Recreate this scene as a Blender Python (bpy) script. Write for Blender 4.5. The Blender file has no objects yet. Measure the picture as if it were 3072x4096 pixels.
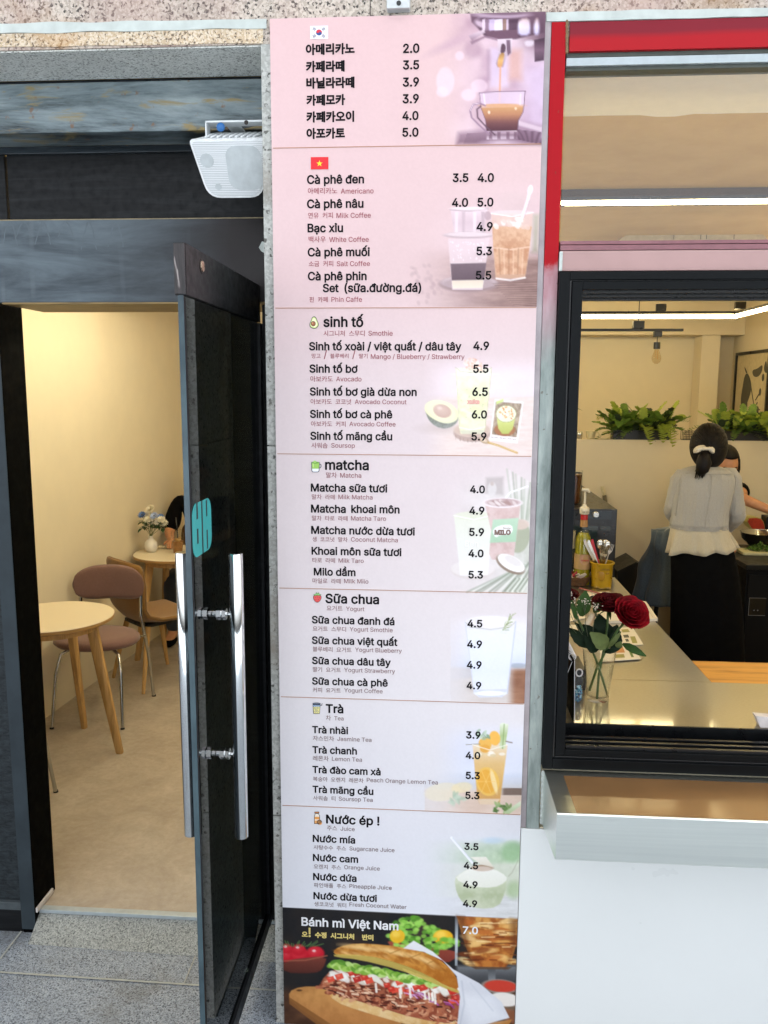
import bpy, bmesh, math, random, os
import numpy as np
from mathutils import Vector, Matrix, Euler, noise as mnoise
from mathutils.geometry import tessellate_polygon, delaunay_2d_cdt
R = math.radians
SC = bpy.context.scene
COL = SC.collection
random.seed(7)

# ------------------------------------------------------------------ camera
YAW, PITCH, ROLL, FPX, CAM = 0.06954745, 0.14655468, 0.00473652, 3300.0, Vector((0.0, -2.3, 1.9))
_fw = Vector((-math.sin(YAW)*math.cos(PITCH), math.cos(YAW)*math.cos(PITCH), -math.sin(PITCH)))
_r = _fw.cross(Vector((0, 0, 1))).normalized(); _u = _r.cross(_fw)
_r2 = _r*math.cos(ROLL)+_u*math.sin(ROLL); _u2 = -_r*math.sin(ROLL)+_u*math.cos(ROLL)
cam_data = bpy.data.cameras.new('camera'); cam = bpy.data.objects.new('camera', cam_data); COL.objects.link(cam)
m3 = Matrix((_r2, _u2, -_fw)).transposed()
cam.matrix_world = Matrix.Translation(CAM) @ m3.to_4x4()
cam_data.sensor_fit = 'VERTICAL'; cam_data.sensor_height = 36.0; cam_data.lens = FPX/4096*36.0
cam_data.clip_start = 0.05; cam_data.clip_end = 500
SC.camera = cam

# ------------------------------------------------------------------ light
SUN_EL, SUN_AZ = 52.0, 25.0            # the sun stands behind the building, the shop front is in open shade
wd = bpy.data.worlds.new('World'); SC.world = wd; wd.use_nodes = True
nt = wd.node_tree; nt.nodes.clear()
sky = nt.nodes.new('ShaderNodeTexSky'); sky.sky_type = 'NISHITA'; sky.sun_disc = False
sky.sun_elevation = R(SUN_EL); sky.sun_rotation = R(SUN_AZ); sky.air_density = 0.7; sky.dust_density = 6.0; sky.ozone_density = 0.4
bg = nt.nodes.new('ShaderNodeBackground'); bg.inputs[1].default_value = 0.15
wo = nt.nodes.new('ShaderNodeOutputWorld')
hs = nt.nodes.new('ShaderNodeHueSaturation'); hs.inputs['Saturation'].default_value = 0.20
nt.links.new(sky.outputs[0], hs.inputs['Color']); nt.links.new(hs.outputs[0], bg.inputs[0]); nt.links.new(bg.outputs[0], wo.inputs[0])
sl = bpy.data.lights.new('sun', 'SUN'); sl.energy = 4.0; sl.angle = R(0.5); sl.color = (1.0, 0.97, 0.92)
so = bpy.data.objects.new('sun', sl); COL.objects.link(so)
sd = Vector((math.sin(R(SUN_AZ))*math.cos(R(SUN_EL)), math.cos(R(SUN_AZ))*math.cos(R(SUN_EL)), math.sin(R(SUN_EL))))
so.rotation_euler = sd.to_track_quat('Z', 'Y').to_euler(); so.location = (0, 0, 12)
SC.view_settings.view_transform = 'Standard'; SC.view_settings.look = 'None'
SC.view_settings.exposure = 2.5; SC.view_settings.gamma = 1.0
try:
    SC.cycles.use_denoising = True; SC.cycles.denoiser = 'OPENIMAGEDENOISE'
    SC.cycles.max_bounces = 10; SC.cycles.diffuse_bounces = 5; SC.cycles.glossy_bounces = 5; SC.cycles.transmission_bounces = 8
    SC.cycles.transparent_max_bounces = 12; SC.cycles.sample_clamp_indirect = 6.0; SC.cycles.caustics_refractive = False
except Exception:
    pass

# ------------------------------------------------------------------ pixel (of the 3072x4096 photo) to a point on a real plane
def ray(px, py):
    return _fw + _r2*((px-1536)/FPX) - _u2*((py-2048)/FPX)
def aY(px, py, y):
    d = ray(px, py); return CAM + d*((y-CAM.y)/d.y)
def aZ(px, py, z):
    d = ray(px, py); return CAM + d*((z-CAM.z)/d.z)
def aX(px, py, x):
    d = ray(px, py); return CAM + d*((x-CAM.x)/d.x)
def mpp(y):                                   # metres per photo pixel at that depth
    return (y-CAM.y)/FPX

# ------------------------------------------------------------------ materials
def srgb(c):
    if isinstance(c, str): c = [int(c[i:i+2], 16)/255 for i in (0, 2, 4)]
    return tuple((x/12.92 if x <= 0.04045 else ((x+0.055)/1.055)**2.4) for x in c)
MATS = {}
class NB:
    """small node-graph writer"""
    def __init__(s, name):
        s.m = bpy.data.materials.new(name); s.m.use_nodes = True; s.t = s.m.node_tree; s.n = s.t.nodes; s.n.clear()
        s.out = s.n.new('ShaderNodeOutputMaterial'); s.b = s.n.new('ShaderNodeBsdfPrincipled')
        s.t.links.new(s.b.outputs[0], s.out.inputs[0]); s._co = None
    def link(s, a, b): s.t.links.new(a, b)
    def co(s, scale=None):
        if s._co is None: s._co = s.n.new('ShaderNodeTexCoord').outputs['Object']
        if scale is None: return s._co
        mp = s.n.new('ShaderNodeMapping'); s.link(s._co, mp.inputs[0]); mp.inputs['Scale'].default_value = scale; return mp.outputs[0]
    def noise(s, scale, detail=4, rough=.55, vec=None, dist=0):
        n = s.n.new('ShaderNodeTexNoise'); n.inputs['Scale'].default_value = scale; n.inputs['Detail'].default_value = detail
        n.inputs['Roughness'].default_value = rough; n.inputs['Distortion'].default_value = dist
        s.link(vec if vec is not None else s.co(), n.inputs['Vector']); return n.outputs['Fac']
    def ramp(s, fac, stops, const=False):
        r = s.n.new('ShaderNodeValToRGB'); e = r.color_ramp.elements
        while len(e) < len(stops): e.new(0.5)
        for k, (p, c) in enumerate(stops):
            e[k].position = p; e[k].color = (*c, 1) if len(c) == 3 else c
        if const: r.color_ramp.interpolation = 'CONSTANT'
        s.link(fac, r.inputs[0]); return r.outputs[0]
    def mask(s, fac, a, b):
        return s.ramp(fac, [(a, (0, 0, 0)), (b, (1, 1, 1))])
    def mix(s, fac, a, b, mode='MIX'):
        n = s.n.new('ShaderNodeMix'); n.data_type = 'RGBA'; n.blend_type = mode
        for k, v in ((0, fac), (6, a), (7, b)):
            if isinstance(v, (int, float)): n.inputs[k].default_value = v
            elif isinstance(v, tuple): n.inputs[k].default_value = (*v[:3], 1)
            else: s.link(v, n.inputs[k])
        return n.outputs[2]
    def math(s, op, a, b=0.0):
        n = s.n.new('ShaderNodeMath'); n.operation = op
        for k, v in ((0, a), (1, b)):
            if isinstance(v, (int, float)): n.inputs[k].default_value = v
            else: s.link(v, n.inputs[k])
        return n.outputs[0]
    def xyz(s, ax):
        n = s.n.new('ShaderNodeSeparateXYZ'); s.link(s.co(), n.inputs[0]); return n.outputs[ax]
    def bump(s, h, strength=.3, dist=.002):
        n = s.n.new('ShaderNodeBump'); n.inputs['Strength'].default_value = strength; n.inputs['Distance'].default_value = dist
        s.link(h, n.inputs['Height']); s.link(n.outputs[0], s.b.inputs['Normal'])
    def set(s, **k):
        for n, v in k.items():
            i = s.b.inputs[{'col': 'Base Color', 'rough': 'Roughness', 'metal': 'Metallic', 'spec': 'Specular IOR Level', 'trans': 'Transmission Weight', 'ior': 'IOR', 'coat': 'Coat Weight', 'sheen': 'Sheen Weight', 'em': 'Emission Color', 'ems': 'Emission Strength', 'alpha': 'Alpha', 'sss': 'Subsurface Weight'}[n]]
            if isinstance(v, (int, float)): i.default_value = v
            elif isinstance(v, tuple): i.default_value = (*v[:3], 1)
            else: s.link(v, i)
        return s
def pm(name, col, rough=.5, metal=0, var=.12, scale=30, bump=0, **k):
    """plain material with a little natural variation in colour and gloss"""
    if name in MATS: return MATS[name]
    b = NB(name); c = srgb(col)
    n = b.noise(scale, 5, .6)
    lo = tuple(x*(1-var) for x in c); hi = tuple(min(1, x*(1+var)) for x in c)
    b.set(col=b.ramp(n, [(.3, lo), (.7, hi)]), metal=metal, **k)
    rr = b.ramp(n, [(.3, (max(.02, rough*.85),)*3), (.7, (min(1, rough*1.15),)*3)]); b.set(rough=rr)
    if bump: b.bump(n, bump)
    MATS[name] = b.m; return b.m
def glassy(name, tint=(1, 1, 1), ior=1.5, rough=0.0):
    """thin clear pane or wall of glass / clear plastic: lets light straight through, mirrors at a slant"""
    b = NB(name); t = b.n.new('ShaderNodeBsdfTransparent'); t.inputs[0].default_value = (*tint, 1)
    g = b.n.new('ShaderNodeBsdfGlossy'); g.inputs['Roughness'].default_value = rough
    lw = b.n.new('ShaderNodeLayerWeight'); lw.inputs[0].default_value = .5; r0 = ((ior-1)/(ior+1))**2
    f = b.math('MULTIPLY_ADD', b.math('POWER', lw.outputs['Facing'], 4.5), 1-r0); f.node.inputs[2].default_value = r0
    mx = b.n.new('ShaderNodeMixShader'); b.link(f, mx.inputs[0]); b.link(t.outputs[0], mx.inputs[1]); b.link(g.outputs[0], mx.inputs[2])
    b.link(mx.outputs[0], b.out.inputs[0]); b.n.remove(b.b); MATS[name] = b.m; return b.m
def emis(name, col, s):
    b = NB(name); b.set(col=col, em=col, ems=s, rough=.6); MATS[name] = b.m; return b.m
def granite(name, base, dark, light, sc=170, pink=None, stain=None, few=0.0):
    b = NB(name)
    v = b.n.new('ShaderNodeTexVoronoi'); v.inputs['Scale'].default_value = sc; b.link(b.co(), v.inputs['Vector'])
    sp = b.n.new('ShaderNodeSeparateColor'); b.link(v.outputs['Color'], sp.inputs[0])
    c = b.ramp(sp.outputs[0], [(0, srgb(dark)), (.1-few*.7, srgb(dark)), (.22-few, srgb(base)), (.62, srgb(base)), (.9, srgb(light))])
    c = b.mix(b.mask(b.noise(sc*.9, 2, .5), .5, .62), c, srgb(light))
    c = b.mix(b.mask(b.noise(sc*.55, 3, .6, b.co((1, 1, .7))), .60+few*.4, .66+few*.4), c, srgb(dark))
    if pink: c = b.mix(b.mask(b.noise(3.2, 4), .42, .7), c, b.mix(.55, c, srgb(pink)))
    if stain: c = b.mix(b.mask(b.noise(2.3, 6, .65), .56, .78), c, srgb(stain))
    c = b.mix(b.ramp(b.noise(7, 6, .6), [(.3, (.22,)*3), (.65, (0, 0, 0))]), c, (.25, .24, .22), 'MULTIPLY')
    b.set(col=c, rough=.62); b.bump(b.noise(sc*1.2, 3), .12, .001); MATS[name] = b.m; return b.m

# ------------------------------------------------------------------ mesh collecting
class MB:
    def __init__(s): s.v = []; s.f = []; s.mi = []; s.k = 0
    def add(s, vs, fs, mi=None):
        o = len(s.v); s.v += [Vector(p) for p in vs]; s.f += [[i+o for i in f] for f in fs]; s.mi += [s.k if mi is None else mi]*len(fs); return s
    def mat(s, k): s.k = k; return s
    def box(s, x0, x1, y0, y1, z0, z1):
        return s.add([(x, y, z) for z in (z0, z1) for y in (y0, y1) for x in (x0, x1)], [(0, 2, 3, 1), (4, 5, 7, 6), (0, 1, 5, 4), (2, 6, 7, 3), (0, 4, 6, 2), (1, 3, 7, 5)])
    def cbox(s, x0, x1, y0, y1, z0, z1, c=.003):
        """box with chamfered edges"""
        b = bmesh.new(); bmesh.ops.create_cube(b, size=1)
        for v in b.verts: v.co = Vector(((x0+x1)/2+v.co.x*(x1-x0), (y0+y1)/2+v.co.y*(y1-y0), (z0+z1)/2+v.co.z*(z1-z0)))
        bmesh.ops.bevel(b, geom=b.edges[:], offset=c, segments=2, profile=.6, affect='EDGES'); return s.bm(b)
    def bm(s, b, M=None):
        b.verts.ensure_lookup_table(); b.verts.index_update()
        s.add([(M @ v.co if M else v.co.copy()) for v in b.verts], [[v.index for v in f.verts] for f in b.faces]); b.free(); return s
    def prism(s, pts, fn, d):
        """2-D outline pts -> fn(u,v,w) world; extruded w 0..d"""
        n = len(pts); return s.add([fn(u, v, 0) for u, v in pts]+[fn(u, v, d) for u, v in pts], [list(range(n))[::-1], list(range(n, 2*n))]+[(i, (i+1) % n, n+(i+1) % n, n+i) for i in range(n)])
    def tube(s, path, r, n=10, cap=True, flat=None):
        path = [Vector(p) for p in path]; m = len(path); rs = r if isinstance(r, (list, tuple)) else [r]*m
        vs = []; prev = None
        for i, p in enumerate(path):
            d = (path[min(i+1, m-1)]-path[max(i-1, 0)]).normalized()
            if prev is None: a = d.orthogonal().normalized() if abs(d.z) > .95 or flat is None else d.cross(Vector(flat)).normalized()
            else: a = (prev-d*prev.dot(d)).normalized()
            prev = a; b = d.cross(a)
            vs += [p+(a*math.cos(t)+b*math.sin(t))*rs[i] for t in [2*math.pi*k/n for k in range(n)]]
        fs = [(i*n+k, i*n+(k+1) % n, (i+1)*n+(k+1) % n, (i+1)*n+k) for i in range(m-1) for k in range(n)]
        if cap: fs += [list(range(n))[::-1], list(range((m-1)*n, m*n))]
        return s.add(vs, fs)
    def lathe(s, prof, c=(0, 0, 0), n=28, M=None, cap=False):
        c = Vector(c); vs = []
        for r, z in prof:
            for k in range(n):
                p = Vector((r*math.cos(2*math.pi*k/n), r*math.sin(2*math.pi*k/n), z)); vs.append(c+(M @ p if M else p))
        fs = [(i*n+k, i*n+(k+1) % n, (i+1)*n+(k+1) % n, (i+1)*n+k) for i in range(len(prof)-1) for k in range(n)]
        if cap: fs += [list(range(n))[::-1], list(range((len(prof)-1)*n, len(prof)*n))]
        return s.add(vs, fs)
    def grid(s, fn, nu, nv, closed=False):
        vs = [fn(i/(nu-1) if not closed else i/nu, j/(nv-1)) for j in range(nv) for i in range(nu)]
        fs = [(j*nu+i, j*nu+(i+1) % nu, (j+1)*nu+(i+1) % nu, (j+1)*nu+i) for j in range(nv-1) for i in range(nu if closed else nu-1)]
        return s.add(vs, fs)
    def ell(s, c, rx, ry, rz, n=16, m=10, M=None, fn=None):
        c = Vector(c); vs = []; 
        for j in range(m+1):
            t = math.pi*j/m
            for i in range(n):
                a = 2*math.pi*i/n; p = Vector((math.sin(t)*math.cos(a)*rx, math.sin(t)*math.sin(a)*ry, math.cos(t)*rz))
                if fn: p = fn(p)
                vs.append(c+(M @ p if M else p))
        return s.add(vs, [(j*n+i, (j+1)*n+i, (j+1)*n+(i+1) % n, j*n+(i+1) % n) for j in range(m) for i in range(n)])
    def build(s, name, mats, parent=None, smooth=False, local=False, autosmooth=None, solid=None, sub=0):
        me = bpy.data.meshes.new(name); off = Vector((0, 0, 0)) if (parent is None or local) else wl(parent)
        me.from_pydata([tuple(v-off) for v in s.v], [], s.f)
        if not isinstance(mats, (list, tuple)): mats = [mats]
        for m in mats: me.materials.append(m)
        if len(mats) > 1: me.polygons.foreach_set('material_index', s.mi)
        b = bmesh.new(); b.from_mesh(me); bmesh.ops.remove_doubles(b, verts=b.verts, dist=1e-6); bmesh.ops.recalc_face_normals(b, faces=b.faces); b.to_mesh(me); b.free()
        if smooth:
            me.polygons.foreach_set('use_smooth', [True]*len(me.polygons))
            if autosmooth: me.set_sharp_from_angle(angle=R(autosmooth))
        o = bpy.data.objects.new(name, me); COL.objects.link(o)
        if parent is not None: o.parent = parent
        if solid: md = o.modifiers.new('thickness', 'SOLIDIFY'); md.thickness = solid; md.offset = 0
        if sub: md = o.modifiers.new('smooth', 'SUBSURF'); md.levels = sub; md.render_levels = sub
        return o
def wl(o):
    v = Vector((0, 0, 0))
    while o is not None: v += o.location; o = o.parent
    return v
def tag(o, label, cat, group=None):
    o['label'] = label; o['category'] = cat
    if group: o['group'] = group
    return o
def thing(name, label, cat, loc=(0, 0, 0), rz=0, group=None):
    o = bpy.data.objects.new(name, None); COL.objects.link(o); o.location = loc; o.rotation_euler = (0, 0, rz); o.empty_display_size = .05
    return tag(o, label, cat, group)
def struct(o): o['kind'] = 'structure'; return o
def dup(root, loc, rz=None, label=None):
    r = root.copy(); COL.objects.link(r); r.location = loc
    if rz is not None: r.rotation_euler = (0, 0, rz)
    if label: r['label'] = label
    for ch in list(root.children):
        c = ch.copy(); COL.objects.link(c); c.parent = r
        for g in list(ch.children):
            d = g.copy(); COL.objects.link(d); d.parent = c
    return r
def skin_body(name, joints, bones, mat, parent, sub=2):
    """one continuous body grown over a skeleton: joints {name: (x,y,z,rx[,ry])}, bones [(a,b)] ; world coordinates"""
    ks = list(joints); ix = {k: i for i, k in enumerate(ks)}; off = wl(parent)
    me = bpy.data.meshes.new(name); me.from_pydata([tuple(Vector(joints[k][:3])-off) for k in ks], [(ix[a], ix[b]) for a, b in bones], [])
    o = bpy.data.objects.new(name, me); COL.objects.link(o); o.parent = parent; me.materials.append(mat)
    md = o.modifiers.new('skin', 'SKIN'); md.use_smooth_shade = True; md.branch_smoothing = .6
    sv = me.skin_vertices[0].data
    for k in ks:
        j = joints[k]; sv[ix[k]].radius = (j[3], j[4] if len(j) > 4 else j[3]); sv[ix[k]].use_root = (k == ks[0])
    m2 = o.modifiers.new('smooth', 'SUBSURF'); m2.levels = sub; m2.render_levels = sub
    return o
def plank_wall(x0, x1, y0, y1, z0, z1): return MB().box(x0, x1, y0, y1, z0, z1)
# ================================================================== materials of the place
G_BEAM = granite('granite_weathered', 'aca093', '423c38', 'cbbfb1', 150, pink='ad8b81', stain='9a7444')
G_SOFF = granite('granite_grey', 'cfd1cb', '84857f', 'e3e4df', 210)
G_PILL = granite('granite_pillar', 'a3a49e', '55554f', 'bcbdb7', 120, stain='85796a', few=.11)
G_PAVE = granite('granite_paving', '7a828a', '3d434b', 'a0a8af', 260, stain='66645c')
G_STEP = granite('granite_threshold', '82857f', '5a5c58', 'a3a59d', 230)
def painted_black(name, col='0c0e10', rough=.38, streak=.5):
    b = NB(name); n = b.noise(9, 6, .65, b.co((.35, .35, 5)), .6); n2 = b.noise(45, 4)
    c = b.mix(b.mask(n, .45, .75), srgb(col), tuple(x*2.4+.006 for x in srgb(col)))
    b.set(col=c, rough=b.ramp(n2, [(.3, (rough*.75,)*3), (.7, (rough*1.3,)*3)]), spec=.25); b.bump(n2, .06, .001); MATS[name] = b.m; return b.m
BLACK = painted_black('black_painted_steel')
JAMBK = pm('jamb_black_matt', '030404', .8, spec=.04)
BLACK2 = painted_black('black_panel_paint', '07090b', .55)
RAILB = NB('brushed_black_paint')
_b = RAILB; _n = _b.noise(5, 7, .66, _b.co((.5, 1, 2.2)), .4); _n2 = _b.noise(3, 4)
_xg = _b.mask(_b.math('MULTIPLY_ADD', _b.math('ADD', _b.xyz(0), _b.math('MULTIPLY', _n2, .25)), -1.0), .05, .55)  # reflections painted into the rail colour: paler grey left, dark maroon right
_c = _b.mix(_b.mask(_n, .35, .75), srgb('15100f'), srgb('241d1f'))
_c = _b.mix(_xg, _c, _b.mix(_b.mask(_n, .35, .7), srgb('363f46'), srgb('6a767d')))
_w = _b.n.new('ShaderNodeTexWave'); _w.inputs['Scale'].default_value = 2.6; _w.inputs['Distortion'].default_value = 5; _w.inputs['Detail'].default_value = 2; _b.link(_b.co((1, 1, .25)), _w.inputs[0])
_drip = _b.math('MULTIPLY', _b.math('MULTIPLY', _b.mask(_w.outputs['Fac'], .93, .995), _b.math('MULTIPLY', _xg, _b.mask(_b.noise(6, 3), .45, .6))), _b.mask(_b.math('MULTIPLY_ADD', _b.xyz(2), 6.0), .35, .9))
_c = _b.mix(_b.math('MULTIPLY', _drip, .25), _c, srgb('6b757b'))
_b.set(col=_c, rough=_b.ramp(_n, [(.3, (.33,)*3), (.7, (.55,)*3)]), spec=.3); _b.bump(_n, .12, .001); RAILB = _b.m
JAMBG = pm('grey_jamb_paint', '2d363b', .5, var=.2, scale=9, spec=.25)
RUST = NB('worn_galvanised_beam'); _b = RUST
_n = _b.noise(3.0, 9, .68, _b.co((.3, 1, 2.6)), .35); _n3 = _b.noise(11, 6, .6, _b.co((.6, 1, 3)), .7)
_c = _b.ramp(_n, [(.40, srgb('1c2529')), (.49, srgb('6f7c80')), (.63, srgb('a2adae')), (.78, srgb('bcc5c3'))])
_c = _b.mix(_b.math('MULTIPLY', _b.mask(_n3, .57, .66), .8), _c, srgb('94804c'))
_c = _b.mix(_b.math('MULTIPLY', _b.mask(_b.noise(24, 5), .64, .7), .7), _c, srgb('7d5430'))
_x = _b.mask(_b.math('ADD', _b.xyz(0), _b.math('MULTIPLY', _n3, .5)), .25, .55)
_b.set(col=_c, metal=.15, rough=.5); _b.bump(_n3, .08, .002); RUST = _b.m
PUTTY = pm('white_putty', 'b9c0bb', .8, var=.12, scale=22, bump=.2)
BEIGEST = granite('granite_stained', 'c2ab8c', '6b5a48', 'd8c9b2', 190, stain='a97a3c')
BOARDW = pm('white_board_edge', 'cfcfd2', .5)
WPANEL = pm('white_panel_paint', 'e3e6e4', .3, var=.012, scale=2.2)
STEEL = NB('brushed_steel'); _b = STEEL
_n = _b.noise(60, 3, .5, _b.co((.03, .5, 2.2))); _n2 = _b.noise(4, 5)
_b.set(col=_b.ramp(_n, [(.25, (.80, .84, .79)), (.75, (.88, .92, .86))]), metal=1.0, rough=.33); STEEL = _b.m
STEELTOP = NB('counter_steel'); _b = STEELTOP
_n = _b.noise(260, 3, .6, _b.co((.35, 1.4, 1))); _n2 = _b.noise(3, 5)
_b.set(col=_b.ramp(_n, [(.2, (.36, .33, .26)), (.8, (.45, .42, .33))]), metal=.9, rough=_b.ramp(_n2, [(.3, (.30,)*3), (.7, (.36,)*3)]), coat=.8); _b.b.inputs['Coat Roughness'].default_value = .07; _b.bump(_n, .03, .0003); STEELTOP = _b.m
CHROME = pm('chrome', 'dfe2e2', .06, 1, var=.03)
CHROME2 = pm('chrome_leg', 'b9bab6', .16, 1, var=.05)
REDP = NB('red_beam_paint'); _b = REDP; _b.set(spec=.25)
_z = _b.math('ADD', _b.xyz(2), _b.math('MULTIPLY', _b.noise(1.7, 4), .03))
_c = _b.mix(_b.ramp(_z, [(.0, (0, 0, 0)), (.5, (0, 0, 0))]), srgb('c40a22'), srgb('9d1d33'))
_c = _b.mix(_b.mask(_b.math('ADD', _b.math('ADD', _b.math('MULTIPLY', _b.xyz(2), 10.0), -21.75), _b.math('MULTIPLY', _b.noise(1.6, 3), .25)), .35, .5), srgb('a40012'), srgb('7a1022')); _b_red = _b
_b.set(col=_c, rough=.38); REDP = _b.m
POSTM = NB('post_paint_worn'); _b = POSTM
_nz = _b.math('ADD', _b.xyz(2), _b.math('MULTIPLY', _b.noise(5, 6, .65), .22))      # metres above the post foot
_edge = _b.noise(16, 5, .6, _b.co((1, 1, .25)))
_galv = _b.ramp(_b.noise(14, 6, .6, _b.co((2.5, 1, .5))), [(.3, srgb('6f7a76')), (.55, srgb('98a29d')), (.75, srgb('b3bbb4'))])
_pinkm = _b.mix(_b.mask(_edge, .4, .62), srgb('a77c82'), srgb('b99aa0'))
_c = _b.mix(_b.mask(_b.math('MULTIPLY', _nz, .4), .592, .66), _galv, _pinkm)
_c = _b.mix(_b.mask(_b.math('ADD', _b.math('MULTIPLY', _nz, .4), _b.math('MULTIPLY', _edge, .03)), .705, .715), _c, srgb('a00213'))
_c = _b.mix(_b.math('MULTIPLY', _b.mask(_b.noise(60, 4), .66, .7), .6), _c, srgb('5a4636'))
_b.set(col=_c, rough=.5, metal=.1, spec=.2); _b.bump(_edge, .08, .001); POSTM = _b.m
FLANGE = pm('post_flange', 'a1989a', .5, .1, var=.2, scale=12)
PINKP = pm('pink_beam_paint', 'ab8985', .45, var=.06, scale=7)
BEADD = pm('glazing_bead_dark', '4a4f49', .45, .3, var=.2)
BEADL = pm('glazing_bead_pale', 'a9b3b6', .4, .3, var=.1)
BEADP = pm('glazing_bead_pink', '84565c', .45, var=.15)
WFRAME = pm('window_frame_black', '06090b', .45, var=.15, scale=15, spec=.14)
WFRAME2 = pm('window_track_black', '080a0c', .3, var=.1)
CREAM = pm('cream_wall_paint', 'd6cbb0', .85, var=.03, scale=6, bump=.05)
CEILM = NB('painted_concrete_ceiling'); _b = CEILM
_n = _b.noise(5, 8, .65)
_b.set(col=_b.ramp(_n, [(.3, srgb('c6a468')), (.7, srgb('d2b276'))]), rough=.9); _b.bump(_n, .08, .004); CEILM = _b.m
CEILP = pm('ceiling_cream_strip', 'f0e8d6', .85, var=.03)
BROWNB = pm('ceiling_brown_beam', '3d2c22', .6, var=.25, scale=20)
FLOORM = NB('vinyl_floor'); _b = FLOORM
_n = _b.noise(5, 9, .68, None, .5); _n2 = _b.noise(38, 6, .7)
_c = _b.ramp(_n, [(.3, srgb('9c9183')), (.55, srgb('b2a899')), (.75, srgb('c2b9ab'))])
_c = _b.mix(_b.math('MULTIPLY', _b.mask(_n2, .35, .75), .35), _c, srgb('8a775c'))
_b.set(col=_c, rough=_b.ramp(_n2, [(.3, (.36,)*3), (.7, (.5,)*3)])); _b.bump(_n2, .04, .001); FLOORM = _b.m
ROADM = pm('street_asphalt', '55565a', .9, var=.2, scale=60)
def wood(name, a, bcol, sc=1.0, axis=(1, 1, .08)):
    b = NB(name); n = b.noise(26*sc, 6, .6, b.co(axis), 1.3); n2 = b.noise(120*sc, 3, .6, b.co(axis))
    c = b.ramp(n, [(.3, srgb(bcol)), (.5, srgb(a)), (.75, tuple(min(1, x*1.12) for x in srgb(a)))]); c = b.mix(b.math('MULTIPLY', b.mask(n2, .5, .7), .3), c, srgb(bcol))
    b.set(col=c, rough=.5); b.bump(n2, .05, .001); MATS[name] = b.m; return b.m
WOODL = wood('ash_wood', 'c29a5e', '94703c')
WOODE = wood('plywood_edge', 'b48c52', '7c5a30', 1, (.2, .2, 6))
WOODS = wood('lintel_wood', '8e7648', '5f4c2c', 1, (.12, 1, 1))
WOODB = wood('oak_board', 'c88f3c', '9c6722', .7, (.12, 1, 1))
TTOP = pm('cream_laminate', 'd9cdb2', .35, var=.02)
CLEAR = glassy('clear_pane', (.97, .97, .96))
TINT = glassy('tinted_door_glass', (.15, .18, .195), 1.5)
CUPG = glassy('clear_cup', (.975, .98, .98), 1.35)
LED = emis('led_diffuser', (1.0, .82, .43), 5.6)
LED_ADDED = emis('led_diffuser_added', (1.0, .90, .64), 7.8)

# ================================================================== ground, building shell
YD = .37                                              # plane of the door
struct(MB().box(-40, 40, -60, .02, -.35, -.075).build('pavement', G_PAVE))
pave = bpy.data.objects['pavement']
struct(MB().box(-4.5, -.5, .0205, .445, -.35, -.0755).build('pavement_recess', G_PAVE))
g = MB()                                              # joints of the paving, thin cement lines 3 mm proud
def joint(px0, py0, px1, py1, w=.006):
    a = aZ(px0, py0, -.072); b = aZ(px1, py1, -.072); d = (b-a).normalized(); n = Vector((-d.y, d.x, 0))*w/2
    g.add([a-n, a+n, b+n, b-n], [(0, 1, 2, 3)])
a = aZ(0, 3888, -.072); b = aZ(790, 3940, -.072)
dj = (b-a); g.add([a-dj*3+Vector((0, -.004, 0)), a-dj*3+Vector((0, .004, 0)), b+dj*4+Vector((0, .004, 0)), b+dj*4+Vector((0, -.004, 0))], [(0, 1, 2, 3)])
joint(0, 3835, 92, 3716); joint(792, 3800, 735, 3935, .004)
struct(g.build('paving_joints', pm('cement_joint', 'a3a59c', .9, var=.15)))
# threshold: a ramped granite strip with a pale metal lip, between pavement and shop floor
t = MB().add([(-1.456, .31, -.074), (-.55, .285, -.074), (-.55, .395, -.012), (-1.456, .405, -.012), (-1.456, .405, -.3), (-.55, .395, -.3), (-.55, .285, -.3), (-1.456, .31, -.3)],
             [(0, 1, 2, 3), (3, 2, 5, 4), (4, 5, 6, 7), (7, 6, 1, 0), (0, 3, 4, 7), (1, 6, 5, 2)])
th = tag(t.build('threshold', G_STEP), 'rough grey granite threshold ramp under the open doorway', 'threshold')
MB().cbox(-1.455, -.55, .397, .425, -.012, .002, .002).build('metal_lip', BEADL, th)
# shop floor
struct(MB().box(-2.9, 4.0, .425, 6.2, -.3, 0).build('floor', FLOORM))
# walls of the room: the left wall runs back at a slight angle, then a back wall, a right wall and the ceiling slab
w = MB(); w.prism([(-2.38, .42), (-2.10, 5.2), (-2.34, 5.2), (-2.62, .42)], lambda u, v, h: (u, v, h), 2.75)
struct(w.build('wall', CREAM))
struct(MB().box(-2.62, 4.0, 5.0, 5.25, 0, 2.75).build('wall', CREAM))
struct(MB().box(2.45, 3.0, .42, 5.0, 0, 2.75).build('wall', CREAM))
struct(MB().box(-2.9, .2505, .40, 5.25, 2.75, 2.95).box(.251, 4.2, .10, 5.25, 2.75, 2.95).build('ceiling', CEILM))
struct(MB().box(-2.2, 2.449, 4.75, 5.0, 2.36, 2.749).build('ceiling_beam', CREAM))
c = MB(); pts = []
for i in range(61):
    x = -.45+i*.055; pts.append((x, .447+.006*mnoise.noise(Vector((x*14, 0, 0)))+(.02 if 19 < i < 22 or i == 27 else 0)))
c.add([(x, .1, 2.744) for x, y in pts]+[(x, y, 2.744) for x, y in pts], [(i, i+1, 62+i, 61+i) for i in range(60)])
struct(c.build('ceiling_strip', CEILP))
struct(MB().box(-.45, 2.449, 1.42, 1.60, 2.715, 2.749).build('ceiling_beam', BROWNB))
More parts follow.
